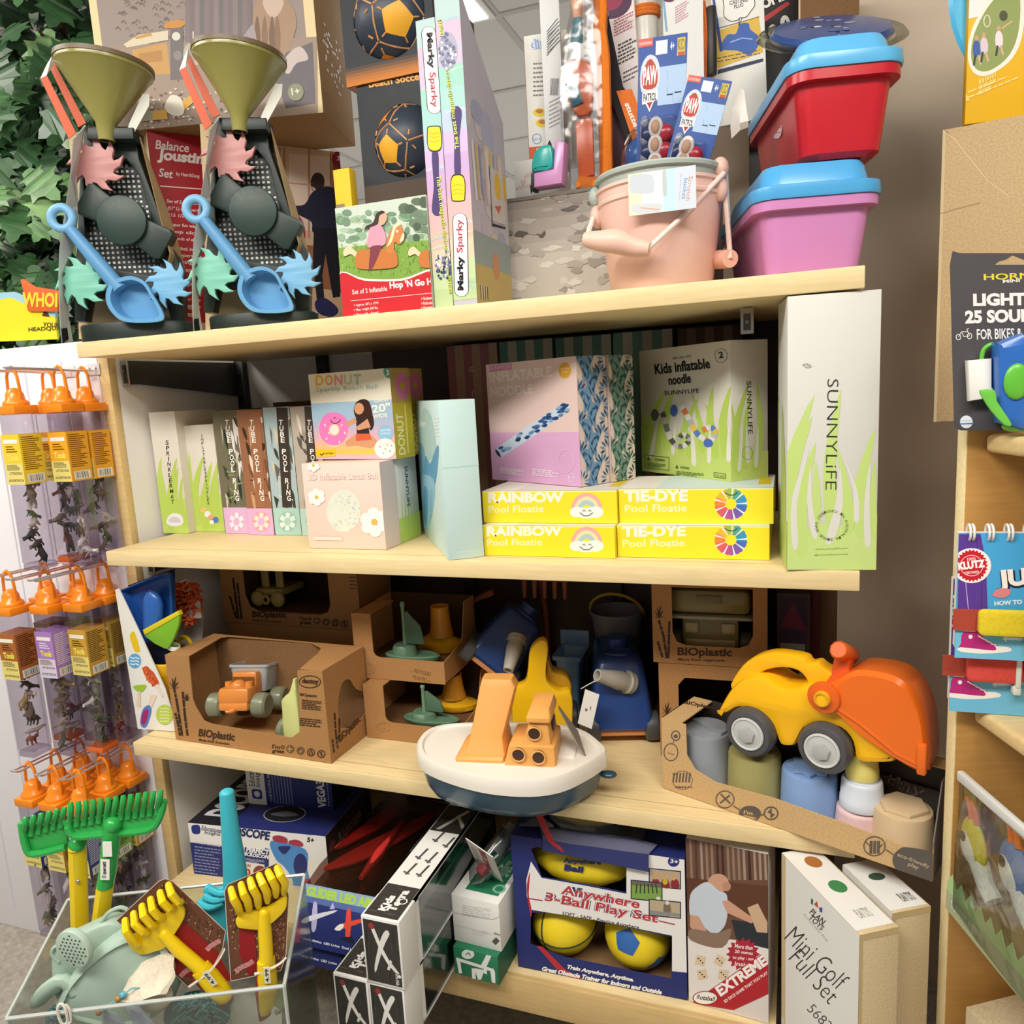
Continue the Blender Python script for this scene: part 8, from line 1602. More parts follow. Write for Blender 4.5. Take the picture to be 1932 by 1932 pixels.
# two green rakes with yellow handles
def rake(pts_head, tines, hpx, ypx, yl, label, n, sticker):
    t = thing('garden_rake', label, 'rake', MBn, 'green garden rakes'); m = MB(); GN = '#2FA64E|g'
    hd = smooth(P2(pts_head, yl), 2); m.prism(hd, .006, GN, PZ(yl + .003), .0015); 
    lo_ = [L3(x, y, yl - .004) for x, y in pts_head[:4]]
    m.build('head', t)
    m = MB(); m.tube(smooth([tuple(L3(*p_, yl - .006)) for p_ in tines[2]], 3, False), .005, GN, 8); m.build('rib', t)
    (a_, b_) = tines[:2]
    for i in range(n):
        q = i / (n - 1); x, y = a_[0] + (b_[0] - a_[0]) * q, a_[1] + (b_[1] - a_[1]) * q; l = tines[3]
        mm = MB(); mm.tube(smooth([tuple(L3(x - 1, y + 12, yl - .004)), tuple(L3(x, y, yl - .005)), tuple(L3(x + 2 + 2 * q, y - l * .6, yl - .014)), tuple(L3(x + 1 + 5 * q, y - l, yl - .012))], 3, False), [.0042] * 7 + [.0038, .0036, .0034][:3], GN, 8); mm.build('tine', t)
    m = MB(); m.tube([L3(*p_, yl - .008) for p_ in hpx], [.0115, .0125, .012, .0115][:len(hpx)], GN if sticker else '#E8C81E|g', 14, None, False, .8); m.sph(L3(*hpx[0], yl - .008), .012, GN, 14); m.build('socket', t)
    m = MB(); m.tube([L3(*p_, yl - .006) for p_ in ypx], .0125, '#E8C81E|g', 8, None, False, .75); m.build('handle', t)
    if sticker:
        m = MB(); c0, c1 = L3(198, 1660, yl - .022), L3(204, 1622, yl - .022); d = (c1 - c0); m.box((-.006, -.0005, 0), (.006, .0005, d.length), '#EDEBE4'); f = Face(m, Mx.Identity(4), (-.006, -.0005, 0), (1, 0, 0), (0, 0, 1), .012, d.length); f.TF('O quercetti', .2, .1, .75, .9, '#33322E', .03, 3); m.build('sticker', t, Mx.Translation(c0) @ R_(8, 'Y')); m = MB(); m.box((-.006, -.0005, 0), (.006, .0005, .022), '#EDEBE4'); m.build('price_sticker', t, Mx.Translation(L3(203, 1616, yl - .022)) @ R_(6, 'Y'))
    else:
        m = MB(); c0 = L3(147, 1663, yl - .017); m.sph(c0, (.003, .002, .003), '#C9C7C0|m', 10); m.build('screw', t)
rake([(122, 1548), (140, 1576), (200, 1572), (284, 1568), (300, 1545), (292, 1530), (200, 1540), (128, 1552)], [(132, 1548), (298, 1524), [(128, 1560), (142, 1578), (200, 1574), (280, 1566), (302, 1540), (310, 1510)], 34], [(212, 1556), (208, 1600), (204, 1640), (198, 1672)], [(199, 1668), (192, 1720), (182, 1790)], -.052, 'front green rake head with white stickers on its handle', 13, True)
rake([(40, 1548), (48, 1595), (66, 1612), (120, 1600), (128, 1590), (122, 1548), (80, 1556)], [(46, 1568), (116, 1548), [(40, 1552), (48, 1596), (64, 1612), (124, 1598)], 26], [(146, 1592), (146, 1600)], [(146, 1592), (149, 1680), (152, 1790)], -.03, 'rear green rake head with a long yellow handle left of the front one', 6, False)
# teal claw
ts = thing('teal_hand_claw', 'turquoise hand scoop with long tapering handle standing in the bin', 'toy', MBn); m = MB(); TL = '#3FB7C9|s'; yl = -.03
m.tube([L3(428, 1496, yl), L3(434, 1560, yl), L3(441, 1620, yl), L3(447, 1690, yl)], [.0105, .0125, .0155, .019], TL, 18); m.sph(L3(428, 1496, yl), (.0105, .0105, .006), TL, 14); m.build('handle', ts)
m = MB(); hd = smooth(P2([(430, 1668), (470, 1672), (476, 1720), (460, 1770), (430, 1776), (408, 1752), (386, 1728), (372, 1708), (380, 1694), (398, 1696), (384, 1680), (392, 1670), (410, 1676)], yl), 3); m.prism(hd, .012, TL, PZ(yl + .006), .004); m.build('scoop', ts)
m = MB()
for i in range(3): m.tube(smooth([tuple(L3(376 + i * 10, 1704 - i * 13, yl - .008)), tuple(L3(396 + i * 10, 1712 - i * 13, yl - .014)), tuple(L3(420 + i * 8, 1702 - i * 10, yl - .012))], 3, False), .005, TL, 8)
m.build('finger_ridges', ts)
# watering can
yl = -.110
wc = thing('watering_can', 'sage green soft watering can with round perforated rose lying in the bin', 'watering can', MBn); m = MB(); SG = '#A9BFB0|s'
o1 = smooth(P2([(118, 1900), (120, 1868), (140, 1832), (180, 1790), (230, 1752), (290, 1732), (330, 1760), (345, 1830), (320, 1890), (240, 1925)], yl), 3); c = V((sum(p_[0] for p_ in o1) / len(o1), sum(p_[1] for p_ in o1) / len(o1)))
sc2 = lambda s, y: [(c.x + (x - c.x) * s, y, c.y + (z - c.y) * s) for x, z in o1]
m.loft([sc2(.9, yl + .035), sc2(1, yl + .025), sc2(1, yl - .01), sc2(.93, yl - .022), sc2(.84, yl - .025), sc2(.82, yl - .02), sc2(.5, yl - .024)], SG); m.build('body', wc)
m = MB(); b1 = smooth(P2([(120, 1870), (108, 1800), (116, 1770), (150, 1752), (215, 1725), (240, 1745), (180, 1795)], yl + .02), 3); m.prism(b1, .03, SG, PZ(yl + .03), .006); m.build('neck', wc)
m = MB(); cc = L3(142, 1787, yl - .03); MR = T_(*cc) @ R_(90, 'X') @ R_(-20, 'Y'); m.cyl(.0265, -.004, .006, '#AFC4B5|s', 32, MR, .002); m.build('rose', wc)
m = MB()
for i in range(-3, 4):
    for j in range(-4, 5):
        if (i * 1.0) ** 2 + (j * .8) ** 2 < 10.5: m.cyl(.0013, 0, .0004, '#33423A|s', 8, MR @ T_(i * .0062 + (j % 2) * .003, j * .0052, .0061))
ho = m.build('rose_holes', wc); ho['kind'] = 'stuff'
m = MB(); m.tube(smooth([tuple(L3(66, 1900, yl - .01)), tuple(L3(76, 1884, yl - .012)), tuple(L3(96, 1864, yl - .012)), tuple(L3(122, 1850, yl - .01)), tuple(L3(140, 1870, yl - .01))], 3, False), [.004, .008, .011, .013, .014, .015, .016, .016, .016, .016, .016, .016, .016], SG, 12, None, False, .6); m.build('spout', wc)
m = MB(); m.tube(smooth([tuple(L3(112, 1815, yl)), tuple(L3(98, 1800, yl)), tuple(L3(104, 1786, yl)), tuple(L3(128, 1780, yl))], 3, False), .0025, SG, 8); m.build('loop_handle', wc); m = MB(); m.tube(smooth([tuple(L3(190, 1742, yl + .01)), tuple(L3(205, 1722, yl + .01)), tuple(L3(226, 1712, yl + .01)), tuple(L3(240, 1716, yl + .01))], 3, False), .0028, SG, 8); m.build('loop_handle', wc)
# yellow hand rakes on printed cards
def handrake(card, red, tines, palm, han, grip, worms, yl, tlabel, tear):
    t = thing('hand_rake_card', tlabel, 'toy', MBn, 'yellow hand rakes on soil print cards'); m = MB(); o = P2(card, yl)
    m.prism(o, .0015, '#6B4430', PZ(yl)); f = Face(m, MBn, (-.3, yl - .0016, -.1), (1, 0, 0), (0, 0, 1), .9, .6); f.step = 1e-6; r = random.Random(len(tlabel))
    xs = [p_[0] for p_ in card]; ys = [p_[1] for p_ in card]
    def ins(x, y): return inside((x, y), [((p_[0] - sum(xs) / len(xs)) * .94 + sum(xs) / len(xs), (p_[1] - sum(ys) / len(ys)) * .94 + sum(ys) / len(ys)) for p_ in card])
    for i in range(700):
        x, y = r.uniform(min(xs), max(xs)), r.uniform(min(ys), max(ys))
        if ins(x, y): q = r.uniform(2, 4.5); f.P([(x, y), (x + q, y - q * r.random()), (x + q * .4, y + q)], r.choice(['#8E5F42', '#4A2C1E', '#A97A5A', '#5A3826', '#C29A7A']))
    f.step = 2e-5; f.P(red, '#8E1B1E'); 
    for w_ in worms:
        f.L(w_, 9, '#C98A8C'); 
        for a_, b_ in zip(w_, w_[1:]): f.L([((a_[0] + b_[0]) / 2 - 4, (a_[1] + b_[1]) / 2 - 2), ((a_[0] + b_[0]) / 2 + 4, (a_[1] + b_[1]) / 2 + 2)], 1, '#9A5A5E')
    f.L(card + card[:1], 1.4, '#D8C8B8'); m.build('soil_card', t)
    YL = '#F0CE12|g'; m = MB(); m.prism(smooth(P2(palm, yl - .004), 2), .007, YL, PZ(yl - .003), .002); m.build('palm', t)
    for tn in tines: mm = MB(); mm.tube([L3(*tn[0], yl - .012), L3(*tn[1], yl - .022), L3(*tn[2], yl - .020), L3(tn[2][0] * .4 + tn[3][0] * .6, tn[2][1] * .4 + tn[3][1] * .6, yl - .012), L3(*tn[3], yl - .008)], [.0045, .0052, .0052, .005, .0035], YL, 8); mm.sph(L3(*tn[0], yl - .012), .0045, YL, 10); mm.build('tine', t)
    m = MB(); m.tube([L3(*p_, yl - .009) for p_ in han], [.0075, .009, .009, .0095], YL, 12); m.sph(L3(*han[0], yl - .009), .0075, YL, 12); m.build('shaft', t)
    m = MB(); m.tube([L3(*p_, yl - .009) for p_ in grip], [.0125, .0135, .0135, .012, .007], YL, 14, None, False, .7); m.build('grip', t)
    m = MB(); m.tube([L3(grip[0][0] + 1, grip[0][1] + 3, yl - .003), L3((grip[0][0] + grip[-1][0]) / 2, (grip[0][1] + grip[-1][1]) / 2, yl - .003), L3(grip[-1][0], grip[-1][1] + 8, yl - .003)], [.0145, .0155, .009], '#8E2A24|s', 12, None, False, .35); m.build('red_edge', t)
    m = MB(); m.tube(smooth([tuple(L3(*p_, yl - .019)) for p_ in tear], 3, False), .0016, '#D9CDBE', 6, None, False, .4); m.build('card_lip', t)
    m = MB(); c0 = L3(*grip[1], yl - .0212); d = (L3(*grip[2], yl - .0212) - c0); an = math.atan2(d.x, d.z); m.box((-.004, -.0004, -.012), (.004, .0004, .012), '#E6E0C9'); f = Face(m, Mx.Identity(4), (-.004, -.0004, -.012), (1, 0, 0), (0, 0, 1), .008, .024); f.TF('4.99', .2, .1, .8, .9, '#3A3830', .03, 1); m.build('price_sticker', t, Mx.Translation(c0) @ Mx.Rotation(an, 4, 'Y'))
    return t
def tinev(x0, y0, dx1, dy1, dx2, dy2, dx3, dy3): return [(x0, y0), (x0 + dx1, y0 + dy1), (x0 + dx2, y0 + dy2), (x0 + dx3, y0 + dy3)]
handrake([(220, 1736), (300, 1662), (312, 1657), (326, 1662), (426, 1756), (420, 1790), (404, 1820), (356, 1862), (290, 1800)], [(290, 1790), (338, 1730), (410, 1795), (440, 1850), (420, 1850), (340, 1840)],
         [tinev(236, 1737, 1, 20, 16, 42, 30, 45), tinev(252, 1724, 2, 20, 17, 34, 31, 36), tinev(268, 1710, 3, 18, 16, 34, 30, 36), tinev(284, 1697, 4, 20, 14, 32, 27, 34), tinev(302, 1684, 5, 18, 16, 30, 28, 28), tinev(318, 1670, 6, 18, 17, 32, 26, 32)],
         [(246, 1782), (262, 1795), (290, 1788), (318, 1778), (334, 1760), (340, 1730), (336, 1708), (348, 1712), (350, 1728), (334, 1762), (338, 1752), (308, 1784), (270, 1797)][:0] or [(240, 1770), (262, 1756), (290, 1742), (316, 1718), (338, 1702), (350, 1714), (349, 1730), (332, 1758), (316, 1782), (296, 1790), (266, 1796)],
         [(310, 1762), (336, 1790), (362, 1812), (382, 1830)], [(378, 1826), (396, 1846), (412, 1866), (426, 1880), (430, 1886)], [[(340, 1842), (350, 1832), (362, 1826)], [(390, 1792), (400, 1782), (416, 1774)]], -.128, 'left yellow hand rake on a soil print card tilted to the left', [(356, 1862), (392, 1836), (412, 1812), (424, 1790)])
handrake([(424, 1680), (430, 1668), (522, 1628), (530, 1634), (545, 1690), (540, 1800), (530, 1830), (436, 1850)], [(452, 1748), (480, 1746), (486, 1830), (470, 1840), (452, 1800)],
         [tinev(436, 1678, 5, 18, 12, 30, 18, 48), tinev(455, 1669, 5, 18, 12, 30, 16, 50), tinev(472, 1660, 5, 16, 13, 30, 16, 52), tinev(489, 1652, 7, 16, 14, 30, 16, 50), tinev(506, 1645, 7, 14, 14, 28, 15, 46), tinev(523, 1638, 6, 14, 15, 28, 12, 48)],
         [(446, 1732), (458, 1720), (490, 1714), (520, 1700), (540, 1684), (542, 1706), (532, 1722), (514, 1738), (505, 1746), (490, 1750), (458, 1747), (450, 1744)],
         [(498, 1722), (500, 1760), (502, 1790), (502, 1815)], [(502, 1810), (504, 1840), (506, 1866), (504, 1896), (500, 1912)], [[(444, 1832), (456, 1824), (470, 1818), (478, 1812)]], -.143, 'right yellow hand rake on a soil print card standing upright', [(480, 1838), (505, 1830), (528, 1818), (540, 1806)])
# net bags, muslin and paper tags under the rim
nb = thing('net_bag', 'teal mesh bag behind the front rim of the clear bin', 'bag', MBn); m = MB(); r = random.Random(5)
for i in range(120):
    x0, y0 = r.uniform(330, 420), r.uniform(1870, 1940); a_ = r.choice([.6, 2.4]) + r.gauss(0, .15); m.tube([L3(x0, y0, -.135 - r.random() * .012), L3(x0 + 16 * math.cos(a_), y0 + 16 * math.sin(a_), -.135 - r.random() * .012)], .0011, '#4E8C8E|f', 4)
o = m.build('mesh_threads', nb); o['kind'] = 'stuff'; m = MB(); m.sph(L3(372, 1915, -.115), (.045, .018, .035), '#3A6E72|f', 16); m.build('bag_body', nb)
nb2 = thing('net_bag', 'small dark teal mesh bag at the left end of the bin rim', 'bag', MBn); m = MB()
for i in range(70): x0, y0 = r.uniform(92, 130), r.uniform(1900, 1940); a_ = r.choice([.6, 2.4]) + r.gauss(0, .15); m.tube([L3(x0, y0, -.14 - r.random() * .01), L3(x0 + 13 * math.cos(a_), y0 + 13 * math.sin(a_), -.14 - r.random() * .01)], .0011, '#4A8082|f', 4)
o = m.build('mesh_threads', nb2); o['kind'] = 'stuff'; m = MB(); m.sph(L3(112, 1922, -.128), (.018, .01, .02), '#33605F|f', 14); m.build('bag_body', nb2)
mu = thing('muslin_cloth', 'crumpled cream muslin bag neck above the front rim', 'bag', MBn); m = MB(); pts = []
m.loft([[(c_.x + s * rx * (1 + .18 * math.sin(5 * a_ + k)) * math.cos(a_), c_.y + .016 * math.sin(a_), c_.z + s * rz * (1 + .12 * math.sin(4 * a_ + 2 * k)) * math.sin(a_)) for a_ in [2 * PI * i / 26 for i in range(26)]] for k, (c_, s, rx, rz) in enumerate(((L3(238, 1868, -.148), .3, .012, .008), (L3(262, 1858, -.150), 1, .014, .012), (L3(290, 1842, -.152), 1, .02, .018), (L3(312, 1836, -.148), 1, .012, .018), (L3(322, 1838, -.14), .5, .008, .01)))], '#DDD2BD|f'); m.build('cloth', mu)
m = MB(); m.sph(L3(292, 1880, -.138), (.024, .014, .02), '#D8CDB8|f', 16); m.build('cloth_body', mu)
def tagp(q, lab, yl):
    o = thing('paper_tag', lab, 'tag', MBn, 'pale blue paper tags in the bin'); m = MB(); m.prism(P2(q, yl), .0008, '#C3CBE0', PZ(yl)); f = Face(m, MBn, (-.2, yl - .0009, -.2), (1, 0, 0), (0, 0, 1), .8, .7); c = (sum(x for x, y in q) / 4, sum(y for x, y in q) / 4); f.para(c[0] - 16, c[1] - 8, c[0] + 18, c[1] + 12, 4, 2, '#8C9AC4', .5, len(lab)); m.build('tag_card', o)
    m = MB(); a_ = L3(q[0][0], q[0][1] - 3, yl - .003); m.sph(a_, .0045, '#5FA9C0|g', 10); m.build('blue_bead', o); m = MB(); m.sph(a_ + V((-.006, -.001, -.004)), .0042, '#B07A2E|g', 10); m.build('amber_bead', o); m = MB(); m.tube([a_, a_ + V((.012, .0, .008)), a_ + V((.02, .004, .004))], .0012, '#7FB5C2|f', 5); m.build('ribbon', o)
tagp([(232, 1880), (258, 1892), (300, 1940), (256, 1945)], 'larger pale blue paper tag with beads at the front rim', -.16)
tagp([(196, 1906), (222, 1912), (246, 1945), (190, 1945)], 'smaller pale blue paper tag left of the larger one', -.157)
sr = thing('string_loop', 'white cotton string loop tied on the front rim', 'string', MBn); m = MB(); cc = L3(118, 1912, -DB - .003)
m.tube(smooth([tuple(cc + V(v)) for v in ((0, 0, .014), (.005, -.001, .006), (.004, 0, -.014), (-.003, 0, -.014), (-.005, -.001, .006))], 4), .0018, '#E2DCCF|f', 6, None, True); m.tube(smooth([tuple(cc + V(v)) for v in ((.006, -.001, .013), (.010, -.001, .004), (.008, 0, -.014), (.002, 0, -.012))], 4, False), .0016, '#E2DCCF|f', 6); m.build('cord', sr)
gp = thing('leaflet', 'green and white printed leaflet inside the bin below the yellow grips', 'paper', MBn); m = MB(); m.prism(P2([(372, 1930), (380, 1880), (440, 1872), (532, 1852), (532, 1932), (372, 1932)], -.108), .0008, '#D9D8CE', PZ(-.108)); f = Face(m, MBn, (-.2, -.1089, -.2), (1, 0, 0), (0, 0, 1), .8, .7); f.SP([(376, 1890), (400, 1880), (440, 1880), (430, 1900), (390, 1910)], '#7F9A5A'); f.SP([(500, 1860), (540, 1852), (545, 1900), (520, 1900)], '#8FA66A'); f.para(384, 1905, 440, 1935, 6, 1.4, '#8A8A80', .4); f.T('Garden', 520, 1915, 545, 1905, 9, '#55554C', .01, .2); m.build('sheet', gp)
# ================================================================ right: plywood display stand and what is on it
pd = V((math.cos(math.radians(19)), math.sin(math.radians(19)), 0)); MS = frame(V((1.347, -.08, ZF)), pd)
t = thing('display_stand', 'pale plywood display stand with rounded shelf boards at the right edge', 'stand', MS); PW = '#C69A58|w'
m = MB(); m.box((0, 0, 0), (.6, .018, 1.145), '#B98A48|w', .0015); m.box((-.0008, .0006, 0), (.0012, .0174, 1.1452), '#E6D3A2|w', .0005); m.build('back_panel', t)
for zt in (.174, -.135, -.386, -.64):
    m = MB(); z = zt - ZF; m.box((.018, -.36, z - .02), (.6, -.0006, z), '#DEC38C|w', .006, None, 3); m.build('shelf_board', t)
m = MB(); z = .174 - ZF; m.box((.13, .0186, z - .02), (.6, .24, z), '#DEC38C|w', .004); m.build('shelf_board', t)
# --- big brown carton and the yellow game card above it
zc = .174 + EPS
a = ony(1748, 770, .115); b = Box3(frame(V((1.350, .15, zc)), V((1, -.2, 0))), .3, .1, .372, '#C0A67E|k'); f = b.F
f.R(0, 0, .012, 1, '#C9B48C'); f.L([(1775, 245), (1800, 262), (1830, 300), (1862, 340), (1905, 372)], 2, '#D3BE98'); f.L([(1760, 408), (1800, 395), (1850, 382)], 2.4, '#A98F68'); f.L([(1772, 235), (1790, 252)], 1.5, '#9C835E')
b.done('large_brown_carton', 'large plain creased brown carton behind the black bicycle horn card', 'box'); ZK = zc + .372 + EPS
M = frame(V((1.373, .142, ZK)), V((1, .1, 0))); b = Box3(M, .2, .012, .26, '#E3B11E'); f = b.F
f.P([(1810, -60), (1960, -60), (1960, 2), (1812, 40)], '#E4E3DF'); f.SP([(1826, 110), (1832, 60), (1858, 10), (1890, -20), (1930, -20), (1930, 60), (1910, 110), (1870, 140), (1840, 140)], '#E9E3D6'); f.SP([(1832, 108), (1838, 64), (1862, 16), (1890, -12), (1922, -12), (1922, 56), (1904, 104), (1870, 132), (1844, 132)], '#8C9A58')
for x, y, c in ((1842, 84, '#3A5AA0'), (1856, 78, '#D5C3CF'), (1884, 66, '#E4D5DB')): f.SP([(x - 5, y + 22), (x - 6, y), (x, y - 8), (x + 7, y), (x + 7, y + 20)], c, 3); f.E(x, y - 12, 4, 5, '#C69A78', 10); f.L([(x - 2, y + 20), (x - 5, y + 40)], 4, '#3B3A3A'); f.L([(x + 4, y + 20), (x + 8, y + 38)], 4, '#D2A88A')
f.ring(1862, 40, 7, 12, 2, '#D9D3B8', 18); f.E(1893, 30, 8, 10, '#4A4A2E', 14); f.L([(1890, 54), (1910, 40)], 3, '#D2A88A'); f.para(1846, 160, 1880, 190, 3, 9, '#E9C864', -.45); f.para(1826, 176, 1930, 196, 2, 3, '#F0D586', -.4, 2); f.P([(1822, 176), (1830, 190), (1820, 192)], '#E9C864')
o = b.done('disc_game_card', 'yellow card box with an oval lawn photo, standing on the large brown carton', 'box')
m = MB(); m.lathe([(.0, -.003), (.14, -.003), (.158, 0), (.16, .004), (.156, .008), (.14, .006), (0, .006)], '#4FB2E2|g', 48, None, (0, 0)); m.build('blue_disc', o, T_(.14, .019, .163) @ R_(90, 'X'))
# --- bicycle horn on black card
M = frame(V((1.335, -.10, zc + .001)), V((1, .04, 0))); P2 = lambda pts, yl=0: pz(M, pts, yl)
t = thing('bike_horn_pack', 'black card with HORN lettering carrying a blue and green bicycle horn', 'toy', M)
m = MB(); pl = P2([(1797, 474), (1810, 478), (1960, 478), (1960, 812), (1812, 812), (1800, 806), (1792, 500)]); pl = [(x, max(z, 0)) for x, z in pl]; hl = P2([(1876, 500), (1884, 494), (1898, 490), (1910, 482), (1920, 486), (1936, 492), (1936, 500)]); m.prism([pl, hl], .0015, '#4A484B', PZ(0))
f = Face(m, M, (-.1, -.0016, 0), (1, 0, 0), (0, 0, 1), .5, .45); WT = '#E3E1DE'
f.T('HORN', 1856, 529, 1945, 526, 12, '#D9C93A', .02); f.T('MINI', 1892, 534, 1924, 532, 6, WT, .03); f.T('LIGHT', 1836, 578, 1935, 576, 24, WT, .05); f.T('25 SOUNDS', 1821, 611, 1990, 606, 25, WT, .05); f.T('FOR BIKES & SCOOTERS', 1843, 641, 2010, 636, 20, WT, .02)
f.ring(1808, 636, 5, 6, 1.4, WT, 14); f.ring(1829, 634, 5, 6, 1.4, WT, 14); f.L([(1808, 636), (1814, 626), (1826, 626), (1829, 634), (1818, 635), (1814, 626)], 1.2, WT); f.L([(1826, 626), (1824, 621), (1828, 620)], 1.2, WT); f.E(1823, 796, 12, 12, '#D9E0E8'); f.L([(1810, 800), (1837, 799)], 2.4, '#4A6CB0'); f.L([(1812, 794), (1834, 793)], 1, '#8CA6D0')
m.build('backing_card', t)
m = MB(); m.prism(smooth(P2([(1876, 660), (1884, 646), (1960, 636), (1960, 800), (1890, 800), (1880, 780)], -.02), 2), .03, '#2D66B8|g', PZ(-.002), .006); m.build('horn_body', t)
c = P2([(1919, 720)], -.034)[0]; m = MB(); m.sph((c[0], -.033, c[1]), (.0115, .004, .018), '#5FB53A|g', 20); m.build('green_button', t)
m = MB(); m.prism(P2([(1826, 680), (1872, 676), (1872, 732), (1874, 732), (1874, 750), (1830, 757)], -.016), .014, '#E3E1DC|s', PZ(-.002), .002); m.build('clamp', t)
m = MB(); m.tube(smooth([(P2([q], -.01)[0][0], -.01, P2([q], -.01)[0][1]) for q in ((1852, 678), (1856, 660), (1870, 650), (1882, 654))], 4, False), .0022, '#5FB53A|g', 8); m.build('cable', t)
m = MB(); m.prism(smooth(P2([(1848, 736), (1876, 736), (1880, 756), (1900, 786), (1908, 802), (1894, 802), (1870, 776), (1854, 752)], -.036), 2), .004, '#6CC04A|g', PZ(-.034), .001); m.sph((P2([(1920, 806)], -.02)[0][0], -.018, P2([(1918, 804)], -.02)[0][1]), (.014, .008, .006), '#6CC04A|g', 14); m.build('green_strap', t)
# --- spiral bound jump rope books
def book(px_bl, px_tl, px_br, Y, zb, label, cols, dy, name='BOOK', th=.009):
    A = ony(*px_bl, Y); A.z = zb; u = V((1, .03, 0)); up = ony(*px_tl, Y) - A; M = frame(A, u, V((up.x, 0, up.z)))
    W = .19; H = (ony(*px_tl, Y).z - zb) / (M.to_3x3() @ V((0, 0, 1))).z
    t = thing('spiral_book', label, 'book', M, 'jump rope activity books'); m = MB(); pl = rrect(0, 0, W, H, .008, 4)
    pl = [(0, .012), (.004, .004), (.012, 0), (W, 0), (W, H), (0, H)]
    m.prism(pl, th, '#E9E6E0', PZ(th)); m.prism(pl, .0012, '#47A6DE', PZ(0)); f = Face(m, M, (0, -.0013, 0), (1, 0, 0), (0, 0, 1), W, H); D = lambda l: [(x + dy[0], y + dy[1]) for x, y in l]
    f.R(0, 0, 1, .3, '#6FBBDE'); f.P(D([(1780, 1008), (1850, 1008), (1860, 1060), (1864, 1180), (1806, 1180), (1808, 1080), (1788, 1040)]), '#5A3A94')
    f.L(D([(1796, 1018), (1812, 1052), (1822, 1100), (1828, 1160)]), 1.6, '#B9A6D6'); f.L(D([(1840, 1010), (1852, 1080), (1852, 1158)]), 1.2, '#3F2878')
    cx, cy = D([(1833, 1067)])[0]; f.E(cx, cy, 37, 33, '#F1ECEA'); f.P(star(cx, cy, 31, 27, 26), '#C01E2E'); f.ring(cx, cy, 22, 20, 1.2, '#EFD5D4', 26); f.T('KLUTZ', cx - 25, cy + 9, cx + 26, cy + 3, 15, '#F4F0EE', .06); f.T('100%', cx - 8, cy - 9, cx + 8, cy - 10, 6, '#F0D4D2', .02); f.T('CERTIFIED', cx - 14, cy + 17, cx + 14, cy + 14, 5, '#F0D4D2', .03)
    for o_, c in ((3, '#23203A'), (0, '#F3EFEA')): f.T('JUMP', *D([(1884 - o_ * .6, 1118 + o_)])[0], *D([(2010, 1106 + o_)])[0], 42, c, .05 + .02 * o_)
    f.SP(D([(1872, 1122), (1884, 1110), (1906, 1112), (1902, 1124), (1886, 1128)]), '#D9848C', 3); f.T('HOW TO HAVE FUN', *D([(1876, 1143)])[0], *D([(1990, 1136)])[0], 9, '#D9ECF6', .05)
    sx, sy = D([(1815, 1225)])[0]
    f.SP([(sx + 2, sy - 32), (sx + 28, sy - 34), (sx + 44, sy - 20), (sx + 70, sy - 6), (sx + 86, sy), (sx + 86, sy + 4), (sx, sy + 2), (sx - 2, sy - 12)], cols[2], 3); f.SP([(sx - 3, sy - 4), (sx + 60, sy + 2), (sx + 64, sy - 6), (sx + 88, sy - 4), (sx + 90, sy + 4), (sx + 40, sy + 8), (sx - 3, sy + 4)], '#EFEBE6', 3); f.E(sx + 16, sy - 24, 4, 4, '#EFEBE6', 12); f.P([(sx + 4, sy - 42), (sx + 24, sy - 43), (sx + 25, sy - 33), (sx + 4, sy - 34)], '#F1EEEA')
    for i in range(5): f.L([(sx + 30 + i * 8, sy - 26 + i * 5), (sx + 40 + i * 8, sy - 20 + i * 4)], 2.4, '#F1EEEA')
    f.P([(sx + 76, sy - 20), (sx + 84, sy - 26), (sx + 84, sy - 23), (sx + 116, sy - 22), (sx + 116, sy - 17), (sx + 84, sy - 18), (sx + 84, sy - 14)], '#DDEBF2')
    f.T('INCLUDES', sx + 104, sy - 18, sx + 150, sy - 19, 7, '#DDEBF2', .02) if dy[1] > 0 else None
    m.build('pages', t)
    m = MB(); k = 0
    n = 11
    for i in range(n): m.torus(.0085, .0013, '#E6E2DE|s', T_(.010 + i * (W - .016) / (n - 1), th * .3, H) @ R_(90, 'Y') @ R_(0, 'X'), 14, 6); m.torus(.0085, .0013, '#E6E2DE|s', T_(.0135 + i * (W - .016) / (n - 1), th * .3, H) @ R_(90, 'Y'), 14, 6)
    o = m.build('spiral_binding', t)
    x0, zs = loc2(M, *D([(1798, 1168)])[0], -.002); m = MB(); hh = .0115
    m.prism([(x0, zs - hh), (x0 + .17, zs - hh), (x0 + .17, zs + hh), (x0, zs + hh)], .003, '#A8412E|f', PZ(-.0016)); m.build('strap_end', t)
    m = MB(); m.prism(rrect(x0 + .022, zs - hh * 1.2, x0 + .075, zs + hh * 1.2, .005, 3), .009, cols[0] + '|f', PZ(-.005), .002); m.build('strap_roll', t); m = MB(); m.prism(rrect(x0 + .0752, zs - hh * 1.2, x0 + .17, zs + hh * 1.2, .005, 3), .008, cols[1] + '|f', PZ(-.005), .002); m.build('strap_roll', t)
    m = MB(); m.box((x0 + .068, -.0155, zs - hh * 1.5), (x0 + .073, -.0048, zs + hh * 1.5), '#D5DAD2|s', .0008); m.box((x0 + .066, -.0145, zs - hh * 2.3), (x0 + .074, -.002, zs - hh * 1.4), '#D5DAD2|s', .002); m.build('clip', t)
    return t, zs + hh * 1.2
zb1 = -.135 + EPS
t1b, zst = book((1790, 1330), (1752, 1090), (1932, 1330), -.097, zb1, 'rear spiral book with red roll of strap, lower of the two', ['#D2473E', '#C23A6A', '#B52A7A'], (-20, 86))
zb2 = t1b.matrix_world.translation.z + zst + .0035
